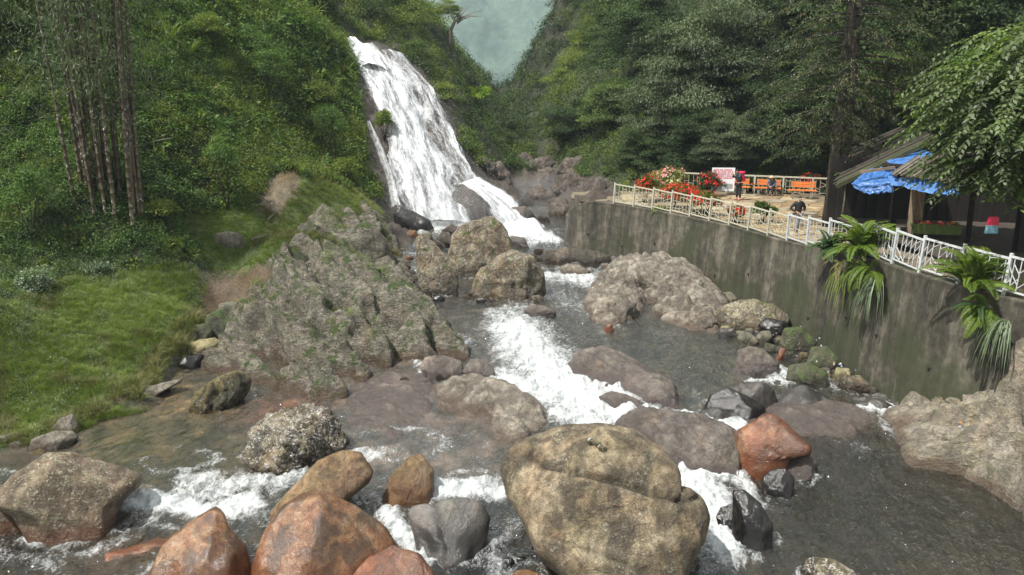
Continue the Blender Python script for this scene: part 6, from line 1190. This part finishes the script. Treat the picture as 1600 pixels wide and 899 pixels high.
# ---------------------------------------------------------------- trees
T = [('silver',1105,120,58,5.0,'large grey-green tree filling the slope behind the sign'),('silver',1040,180,60,3.6,'grey-green tree at the left foot of the right-hand wood'),('silver',1180,70,60,4.2,'grey-green tree behind the conifer, upper left side'),('bushy',960,170,68,3.4,'mid-green bushy tree low on the right side of the gorge'),('bushy',905,200,74,3.2,'bushy tree overhanging the gorge rocks'),
     ('loose',905,140,95,4.2,'loose sunlit tree on the right gorge shoulder'),('loose',925,85,95,4.2,'pale loose tree high on the right gorge shoulder'),('dark',1010,60,72,4.5,'dark tree with a straight bare trunk above the grey-green trees'),('bushy',975,30,88,4.5,'bushy tree high on the right slope'),('dark',1085,220,54,2.6,'dark low tree right above the end of the terrace'),
     ('dark',1240,200,53,3.6,'dark tree behind the right bench'),('dark',1370,110,50,4.5,'dark tree above the stall roof'),('dark',1440,40,50,5,'very dark tree at the top right behind the broad-leaved one'),('bushy',1425,130,46,3.0,'lighter bushy tree behind the stall'),('silver',1130,225,52.5,2.2,'drooping grey-green tree just behind the notice board'),
     ('bushy',835,212,105,2.6,'small tree on the gorge edge against the far valley'),('dark',560,-5,76,5.0,'dark tree above the waterfall top'),('bushy',440,0,64,4.2,'dark bushy tree at the top edge left of the waterfall'),('loose',735,185,86,2.4,'loose tree on the left gorge ridge'),('lime',733,146,76,2.2,'bright lime-green spreading branch on the left gorge ridge'),('bushy',765,222,90,2.8,'bushy tree at the narrow bottom of the gorge'),
     ('dark',20,90,40,3.5,'dark tree behind the bamboo at the left edge'),('dark',1530,60,40,5,'dark tree behind the broad-leaved tree, top right'),('dark',1560,230,42,4,'dark tree behind the stall at the right edge'),('dark',1300,30,58,5,'dark tree behind the top of the conifer'),('dark',1000,240,58,2.0,'low dark tree at the damp rock edge beyond the terrace end')]
for k, px, py, Y, R, lab in T: tree(k, px, py, Y, R, lab)
r = random.Random(77)
for i in range(46):
    px = r.uniform(860, 1620); py = r.uniform(-60, 215); Y = 58 + (215 - py) * .12 + r.uniform(0, 14)
    if px < 980: Y += (980 - px) * .22; py = max(py, 60 + (980 - px) * 1.0)
    tree(r.choice(['bushy', 'silver', 'bushy', 'dark', 'loose']), px, py, Y, r.uniform(1.8, 3.2) * Y / 60, 'leafy tree in the dense wood on the right-hand slope', 'trees of the right-hand slope')
for i in range(16):
    Y = r.uniform(80, 145); px = r.uniform(640, 770); py = 70 + (px - 640) * 1.05 + r.uniform(0, 50); tree(r.choice(['bushy', 'loose']), px, py, Y, r.uniform(1.6, 2.6) * Y / 80, 'leafy tree on the left ridge of the gorge', 'trees of the left gorge ridge')
# bare twisted tree on the ridge
p = Vector(PY(706, 62, 78)); b = MB(); b.tube([(0, 0, -1), (-.1, 0, .8), (.3, 0, 1.6), (.9, 0, 2.2)], [.22, .18, .14, .06], 7); rr = random.Random(6)
for k in range(14):
    s = Vector((.3 + rr.uniform(-.2, .4), 0, 1.4 + rr.uniform(0, .6))); e = s + Vector((rr.uniform(-1.8, 2.6), rr.uniform(-.6, .6), rr.uniform(.2, 1.8))); b.tube([s, s.lerp(e, .5) + Vector((0, 0, .2)), e], [.06, .035, .012], 5)
bt = empty('bare_tree', p); tag(bt, 'crooked half-bare tree standing out on the ridge against the far valley', 'tree'); b.obj('trunk', BARKP, bt, True); obj('crown', CR['loose'][0], bt, (-.3, 0, 2.6), (0, 0, 1), (1.3, 1.3, .9))
# conifer by the terrace
def conifer():
    q = PZ(1303, 348, 4.2); o = empty('conifer', (q[0], q[1], 4.1)); tag(o, 'big drooping conifer with double trunk rising from the terrace beside the stall', 'tree')
    for dx, r0, k in ((-.22, .28, 0), (.2, .3, 1)):
        t = MB().tube([(dx, 0, -.1), (dx * 1.05, 0, 1.2), (dx * .9, .03, 5), (dx * .6, 0, 10), (dx * .3, 0, 17)], [r0 * 1.25, r0, r0 * .85, r0 * .6, .05], 12).mesh('trunk', BARK, True); t.attributes.new('hw', 'FLOAT', 'POINT').data.foreach_set('value', np.full(len(t.vertices), 9., np.float32)); obj('trunk', t, o)
    r = np.random.RandomState(3); C, A_, N = [], [], []; br = MB()
    for i in range(120):
        h = 3.6 + 12.5 * (i / 120) + r.uniform(-.2, .2); a = i * 2.4 + r.uniform(-.4, .4); L = (5.2 * (1 - ((h - 3) / 17) ** 1.6) * r.uniform(.6, 1.05)) * (.75 if h < 5 else 1)
        d = np.array([math.cos(a), math.sin(a), 0])
        if h < 6.2 and (d[1] < -.3): L *= .5
        P_ = [np.array([0, 0, h]) + d * L * t + np.array([0, 0, L * (.12 * t - .42 * t * t)]) for t in np.linspace(0, 1, 9)]
        br.tube(P_, list(np.linspace(.06, .012, 9)), 5, False); s = np.array([-d[1], d[0], 0])
        for k in range(int(26 * L / 4) + 6):
            t = r.uniform(.18, 1); j = t * 8; jj = int(min(j, 7)); p = P_[jj] * (1 - (j - jj)) + P_[jj + 1] * (j - jj); sgn = r.choice([-1, 1]); w = r.uniform(.3, .95) * (1.15 - .6 * t)
            for m in range(int(16 * w) + 5):
                u = m / (16 * w + 5); pos = p + s * sgn * w * u + d * u * w * .55 + np.array([0, 0, -.42 * w * u * u * 1.6]) + r.normal(size=3) * .035
                C.append(pos); A_.append(s * sgn * .4 + d * .5 + np.array([0, 0, -.45]) + r.normal(size=3) * .5); N.append(np.array([0, 0, 1]) + r.normal(size=3) * .35)
    br.obj('branch', BARK, o, True); C = np.array(C); obj('needles', leafmesh('needles', C, np.array(A_), np.array(N), r.uniform(.11, .22, len(C)), .036, L_CON, rnd=np.clip(fbm(C * .9, 2, 4) * .8 + .5 * r.rand(len(C)) + .2, 0, 1)), o)
conifer()
def broadtree():
    base = Vector(PZ(1650, 470, 4.5)); Cn = Vector(PY(1640, 160, 22.5)); o = empty('broadleaf_tree', (base.x, base.y, 4.45)); tag(o, 'near broad-leaved tree with bright drooping leafy twigs at the right edge', 'tree'); c = Cn - o.location
    r = np.random.RandomState(12); b = MB(); b.tube([(0, 0, -.1), (.05, .1, 2), (c.x * .4, c.y * .4, 4), (c.x * .8, c.y * .8, c.z)], [.26, .22, .18, .1], 10)
    C, A_, N = [], [], []
    c2_ = np.array(Vector(PY(1598, 258, 23.2)) - o.location)
    for i in range(1250):
        d = unit(r.normal(size=(1, 3)))[0]; d[2] = d[2] * .9; st_ = (np.array(c) + d * np.array([2.7, 2.4, 2.7]) * r.uniform(.4, 1.0)) if i < 950 else c2_ + d * np.array([1.9, 1.3, .9]) * r.uniform(.3, 1); a = math.atan2(d[1], d[0]) + r.normal() * .4; h = np.array([math.cos(a), math.sin(a), 0]); L = r.uniform(.7, 1.5)
        if d[0] < 0 and r.rand() < .5: L *= 1.25
        P_ = [st_ + h * L * t + np.array([0, 0, L * (.25 * t - .62 * t * t)]) for t in np.linspace(0, 1, 6)]
        b.tube(P_, [.012, .01, .009, .008, .006, .004], 4, False)
        if i % 9 == 0: b.tube([np.array(c) * .9 + np.array([0, 0, -1.0]), (np.array(c) + st_) / 2 + [0, 0, .2], st_], [.05, .035, .015], 5, False)
        n = int(L / .055)
        for k in range(n):
            t = (k + .5) / n; j = t * 5; jj = int(min(j, 4)); p = P_[jj] * (1 - (j - jj)) + P_[jj + 1] * (j - jj); tg = P_[jj + 1] - P_[jj]; tg = tg / np.linalg.norm(tg); s = np.cross(tg, [0, 0, 1.]); s /= np.linalg.norm(s) + 1e-6
            C.append(p + r.normal(size=3) * .02); A_.append(s * (1 if k % 2 else -1) * .8 + tg * .7 + np.array([0, 0, -.22]) + r.normal(size=3) * .15); N.append(np.array([0, 0, 1.]) + r.normal(size=3) * .3 + h * .3)
    m = b.mesh('trunk', BARK, True); m.attributes.new('hw', 'FLOAT', 'POINT').data.foreach_set('value', np.full(len(m.vertices), 9., np.float32)); obj('trunk', m, o)
    C = np.array(C); obj('leaves', leafmesh('leaves', C, np.array(A_), np.array(N), r.uniform(.13, .22, len(C)), .085, L_NEAR, rnd=np.clip(.5 + fbm(C * .8, 2, 6) * .7 + .25 * (r.rand(len(C)) - .5), 0, 1)), o)
broadtree()
# bamboo
def bamboo():
    base = Vector(PY(160, 262, 33)); base.z = float(GROUND(np.array([base.x]), np.array([base.y]))[0]); o = empty('bamboo_clump', base); tag(o, 'clump of tall brown bamboo culms with white blotches on the left slope', 'bamboo')
    t = NT('bamboo_culm'); c = t.coord(); n = t.noise(t.mp(c, (1, 1, .5)), 3, 4, .6); v = t.ramp(t.noise(c, 9, 5, .7), (.56, 0.0), (.62, 1.0)); sp = t.math('MULTIPLY', v, t.ramp(t.noise(c, .9, 2), (.45, 0.0), (.6, 1.0)))
    cc = t.mix(sp, t.ramp(n, (.35, (.03, .022, .012)), (.5, (.065, .045, .024)), (.65, (.085, .08, .04))), (.55, .55, .48)); m = t.done(t.bsdf(cc, .5, t.bump(n, .3, .02)))
    r = np.random.RandomState(4)
    for i in range(32):
        bx = r.uniform(-1.15, 1.3); by = r.uniform(-.6, .9); tx = bx * 1.35 + r.normal() * .35 - .25; H = r.uniform(10, 13); rad = r.uniform(.055, .1); P_, R_ = [], []; nn = 26
        for k in range(nn + 1):
            s = k / nn; x = bx + (tx - bx) * s ** 1.1; p = np.array([x, by + .5 * s * s, H * s - .6]); P_ += [p + [0, 0, -.012], p, p + [0, 0, .012]]; q = rad * (1 - .45 * s); R_ += [q, q * 1.1, q]
        MB().tube(P_, R_, 8, False).obj('culm', m, o, True)
    n = 3600; h = r.uniform(3.2, 12, n); x = r.normal(size=n) * 1.3; y = r.normal(size=n) * .9; k = (h > 4.6) | (r.rand(n) < .2); C = np.stack([x, y, h], 1)[k]; C = np.repeat(C, 4, 0) + r.normal(size=(k.sum() * 4, 3)) * .12; n = len(C)
    obj('leaves', leafmesh('leaves', C, r.normal(size=(n, 3)) * .6 + [0, 0, -.8], r.normal(size=(n, 3)) + [0, -.5, .3], .24, .035, L_SILV), o)
bamboo()
for i, (px, py, Y, L_, az, lab) in enumerate([(400, 322, 37.2, 1.3, .4, 'pale broken stick lying across the dirt path'), (425, 300, 38.6, .9, 1.2, 'short forked stick beside the dirt path'), (410, 345, 36, 1.0, 2.4, 'reddish stick at the lower end of the dirt path'), (225, 175, 38, 2.2, .2, 'fallen bamboo pole leaning in the undergrowth right of the bamboo')]):
    p = Vector(PY(px, py, Y)); p.z = float(GROUND(np.array([p.x]), np.array([p.y]))[0]) + .06; b = MB(); b.tube([(-L_ / 2, 0, 0), (0, .06, .07), (L_ / 2, 0, .12)], [.03, .035, .015], 6); b.tube([(.1, .05, .07), (L_ * .35, .25, .16)], [.018, .006], 5); tag(b.obj('stick', BARKP, None, True, loc=p, rot=(0, -.15, az)), lab, 'stick')
# ferns on the wall
def frond(L, seed, mat, np_=26, wid=.2, droop=.55, name='frond'):
    r = np.random.RandomState(seed); C, A_, N, Ln = [], [], [], []; t = np.linspace(0, 1, 10); P_ = np.stack([L * (t - .18 * t ** 3) * .85, 0 * t, L * (.62 * t - (.5 + droop) * t * t)], 1)
    b = MB().tube([tuple(p) for p in P_], list(np.linspace(.012, .003, 10)), 4, False)
    for k in range(np_):
        u = .08 + .92 * (k / np_) ** .92; j = u * 9; jj = int(min(j, 8)); p = P_[jj] * (1 - (j - jj)) + P_[jj + 1] * (j - jj); tg = P_[jj + 1] - P_[jj]; tg /= np.linalg.norm(tg); w = wid * math.sin(math.pi * min(1, .12 + u * .88)) ** .6 * (1.05 - .35 * u) + .02
        for s in (-1, 1): C.append(p); A_.append(np.array([0, s, 0]) * .85 + tg * .5 + [0, 0, -.12]); N.append(np.array([-tg[2], s * .25, tg[0]])); Ln.append(w * r.uniform(.85, 1.1))
    lm = leafmesh(name, np.array(C), np.array(A_), np.array(N), np.array(Ln), .026, mat, rnd=np.clip(r.rand() * .6 + .25 * r.rand(len(C)), 0, 1)); return lm
FR = [frond(1.5, i, L_FERN, 52, .2, .08 + .1 * i) for i in range(4)]; FD = [frond(1.2, 10 + i, L_CYC, 46, .15, .2 + .1 * i) for i in range(3)]; FP = [frond(1.1, 20 + i, leafmat('withered_fern_%s' % 'ab'[i], (.1, .09, .04), (.2, .18, .09), (.3, .28, .16)), 24, .16, .7) for i in range(2)]
def fern(base, n, frs, lab, seed, s=1.0, az=(0, 6.28), el=(.15, 1.25), cat='fern', name='fern'):
    r = random.Random(seed); o = empty(name, base); tag(o, lab, cat)
    for i in range(n):
        k = r.uniform(*az); q = r.uniform(*el); sc = s * r.uniform(.65, 1.15)
        obj('frond', r.choice(frs), o, (r.uniform(-.12, .12), r.uniform(-.12, .12), r.uniform(-.05, .12)), (r.uniform(-.4, .4), -q, k), (sc, sc, sc))
    return o
def wallpt(y, off=.1, z=0): x = float(np.interp(y, WC[::-1, 1] if WC[0, 1] > WC[-1, 1] else WC[:, 1], WC[::-1, 0] if WC[0, 1] > WC[-1, 1] else WC[:, 0])); return (x - off, y, float(ZT(x, y)) + z)
fern(wallpt(26.6, .15, .0), 56, FR, 'biggest bright fern arching through the fence in the middle of the near wall', 1, 1.4); fern(wallpt(25.6, .3, -.25), 16, FR, 'bright fern hanging on the wall right below the biggest one', 2, 1.0, (1.6, 4.8), (-.7, .5))
fern(wallpt(28.6, .2, -.1), 44, FD, 'dark stiff-leaved fern left of the biggest bright fern', 3, 1.15); fern(wallpt(27.6, .3, -.35), 7, FP, 'withered pale fern fronds below the dark fern', 4, 1.0, (2.2, 4.2), (-.5, .1))
fern(wallpt(21.6, .15, .0), 50, FR, 'bright fern at the right edge growing over the wall top', 5, 1.25); fern(wallpt(20.9, .35, -.35), 18, FD + FR, 'darker fern hanging under the one at the right edge', 6, .9, (1.8, 4.6), (-.7, .4)); fern(PZ(-8, 380, 4.0), 9, FR, 'pale fern at the left edge of the dark slope', 7, .8)
pp = Vector(PZ(1305, 352, 4.2)); pf = fern((pp.x, pp.y - .6, 6.4), 11, FR, 'small bright palm-like plant in front of the conifer trunk', 9, .75, (0, 6.28), (.0, .5), 'palm', 'small_palm'); MB().tube([(0, 0, -2.2), (.03, 0, -1), (0, 0, 0)], [.09, .08, .06], 8).obj('trunk', BARKP, pf, True)
def hang(base, n, L, w, lab, seed):
    r = np.random.RandomState(seed); V, F, R_ = [], [], []
    for i in range(n):
        a = r.uniform(2.0, 4.6); d = np.array([math.cos(a), math.sin(a), 0]); s = np.array([-d[1], d[0], 0]); H = L * r.uniform(.5, 1.15); b = np.array([0, r.uniform(-.45, .45), r.uniform(-.1, .1)]); k0 = len(V); rv = r.rand()
        for k in range(6):
            t = k / 5; p = b + d * H * .5 * (t ** .7) + np.array([0, 0, H * (.35 * t - 1.15 * t * t)]); ww = w * (1 - t) ** .6 / 2 + .001; V += [p - s * ww, p + s * ww]; R_ += [rv, rv]
        F += [(k0 + 2 * k, k0 + 2 * k + 1, k0 + 2 * k + 3, k0 + 2 * k + 2) for k in range(5)]
    o = obj('hanging_grass', mesh('hanging_grass', V, F, L_SOFT if seed % 2 else L_GRS, False, {'rnd': R_}), None, base); tag(o, lab, 'grass clump')
hang(wallpt(25.2, .35, -.45), 90, 1.5, .03, 'strap-leaved grass hanging down the wall below the biggest fern', 1); hang(wallpt(27.3, .35, -.6), 60, 1.5, .018, 'thin trailing grass hanging left on the wall under the dark fern', 2); hang(wallpt(20.4, .4, -.5), 80, 1.4, .03, 'strap-leaved grass hanging at the right edge of the wall', 3)
# ---------------------------------------------------------------- far mountain and air
def mountain():
    xs = np.linspace(-900, 900, 300); ys = np.linspace(420, 2300, 240); X, Y = np.meshgrid(xs, ys); P3 = np.stack([X.ravel(), Y.ravel(), 0 * X.ravel()], 1)
    Z = -60 + (Y - 420) * .26 + (np.abs(X + 20) / 900) ** 1.5 * 120 + (fbm(P3 * .0028, 5, 3) * 120).reshape(X.shape) + (ridge(P3 * .009, 4, 9) * 22).reshape(X.shape) + (np.abs(fbm(P3 * .05, 3, 8)) * 20).reshape(X.shape)
    Z = np.maximum(Z, -40 + .02 * Z)
    idx = np.arange(X.size).reshape(X.shape); F = np.stack([idx[:-1, :-1], idx[:-1, 1:], idx[1:, 1:], idx[1:, :-1]], -1).reshape(-1, 4)
    t = NT('forested_mountain'); c = t.coord(); n = t.noise(c, .009, 8, .7); n2 = t.noise(c, .12, 6, .8); b = t.noise(c, .004, 3)
    cc = t.ramp(t.math('ADD', t.math('MULTIPLY', n, .5), t.math('MULTIPLY', n2, .5)), (.4, (.03, .06, .045)), (.5, (.06, .105, .075)), (.62, (.11, .16, .11)))
    cc = t.mix(t.ramp(b, (.56, 0.0), (.66, .7)), cc, (.3, .3, .18)); m = t.done(t.bsdf(cc, .9, t.bump(n2, .35, 4.0)))
    o = obj('far_mountain', mesh('far_mountain', np.stack([X.ravel(), Y.ravel(), Z.ravel()], 1), F, m)); tag(o, kind='structure'); return float(Z.max()), float(Z.min())
zmx, zmn = mountain()
_g = [o for o in COL.objects if o.name == 'ground'][0]; _gz = np.zeros(len(_g.data.vertices) * 3); _g.data.vertices.foreach_get('co', _gz); zmx = max(zmx, float(_gz[2::3].max())) + 12; zmn = min(zmn, float(_gz[2::3].min())) - 1
t = NT('haze_air'); v = t.n('VolumePrincipled', Color=(.72, .86, 1.0, 1), Density=.00026, Anisotropy=0.0).outputs[0]; mh = t.done(None, v)
b = MB().box((0, 1150, (zmx + zmn) / 2), (1900, 2400, zmx - zmn)); o = b.obj('haze', mh); tag(o, kind='stuff')

t = NT('spray_mist'); c = t.coord(); d2 = t.n('VectorMath', {'operation': 'LENGTH'}, i0=c).outputs['Value']
den = t.math('MULTIPLY', t.ramp(d2, (.2, 1.0), (1.0, 0.0)), t.ramp(t.noise(c, 1.6, 3, .6), (.35, .2), (.65, 1.0)))
mm = t.done(None, t.n('VolumePrincipled', Color=(.95, .97, 1, 1), Density=t.math('MULTIPLY', den, .11)).outputs[0])
for q, sc_, lab in ((PY(700, 325, 47.5), (4.2, 2.8, 2.8), 'white spray drifting at the foot of the waterfall'), (PY(850, 300, 60), (4.0, 4, 1.6), 'faint mist hanging in the gorge behind the terrace end')):
    V, F = ico(3); o = obj('spray_mist', mesh('spray_mist', V, F, mm), None, q, (0, 0, 0), sc_); tag(o, lab, None, None, 'stuff')
# flying drops round the falls
r = np.random.RandomState(8); n = 3000; tt_ = r.rand(n) ** .6; A0, A1 = np.array(PY(620, 100, 61)), np.array(PY(690, 345, 47.8)); q = A0 * (1 - tt_[:, None]) + A1 * tt_[:, None]; q[:, 0] += r.normal(size=n) * (.7 + 1.3 * tt_) + .5; q[:, 1] -= .9 + r.rand(n) * .7; q[:, 2] += .5 + r.normal(size=n) * .4
sz = r.uniform(.008, .022, n)[:, None]; tet = np.array([[1, 0, -.6], [-.6, .9, -.6], [-.6, -.9, -.6], [0, 0, 1.4]]); V = (q[:, None] + tet[None] * sz[:, :, None]).reshape(-1, 3); F = (np.arange(n)[:, None, None] * 4 + np.array([[0, 1, 3], [1, 2, 3], [2, 0, 3], [0, 2, 1]])[None]).reshape(-1, 3)
o = obj('water_drops', mesh('water_drops', V, F, plain('white_water_drop', (.8, .82, .84), .4, .02))); tag(o, 'fine white drops thrown off the waterfall', None, None, 'stuff')
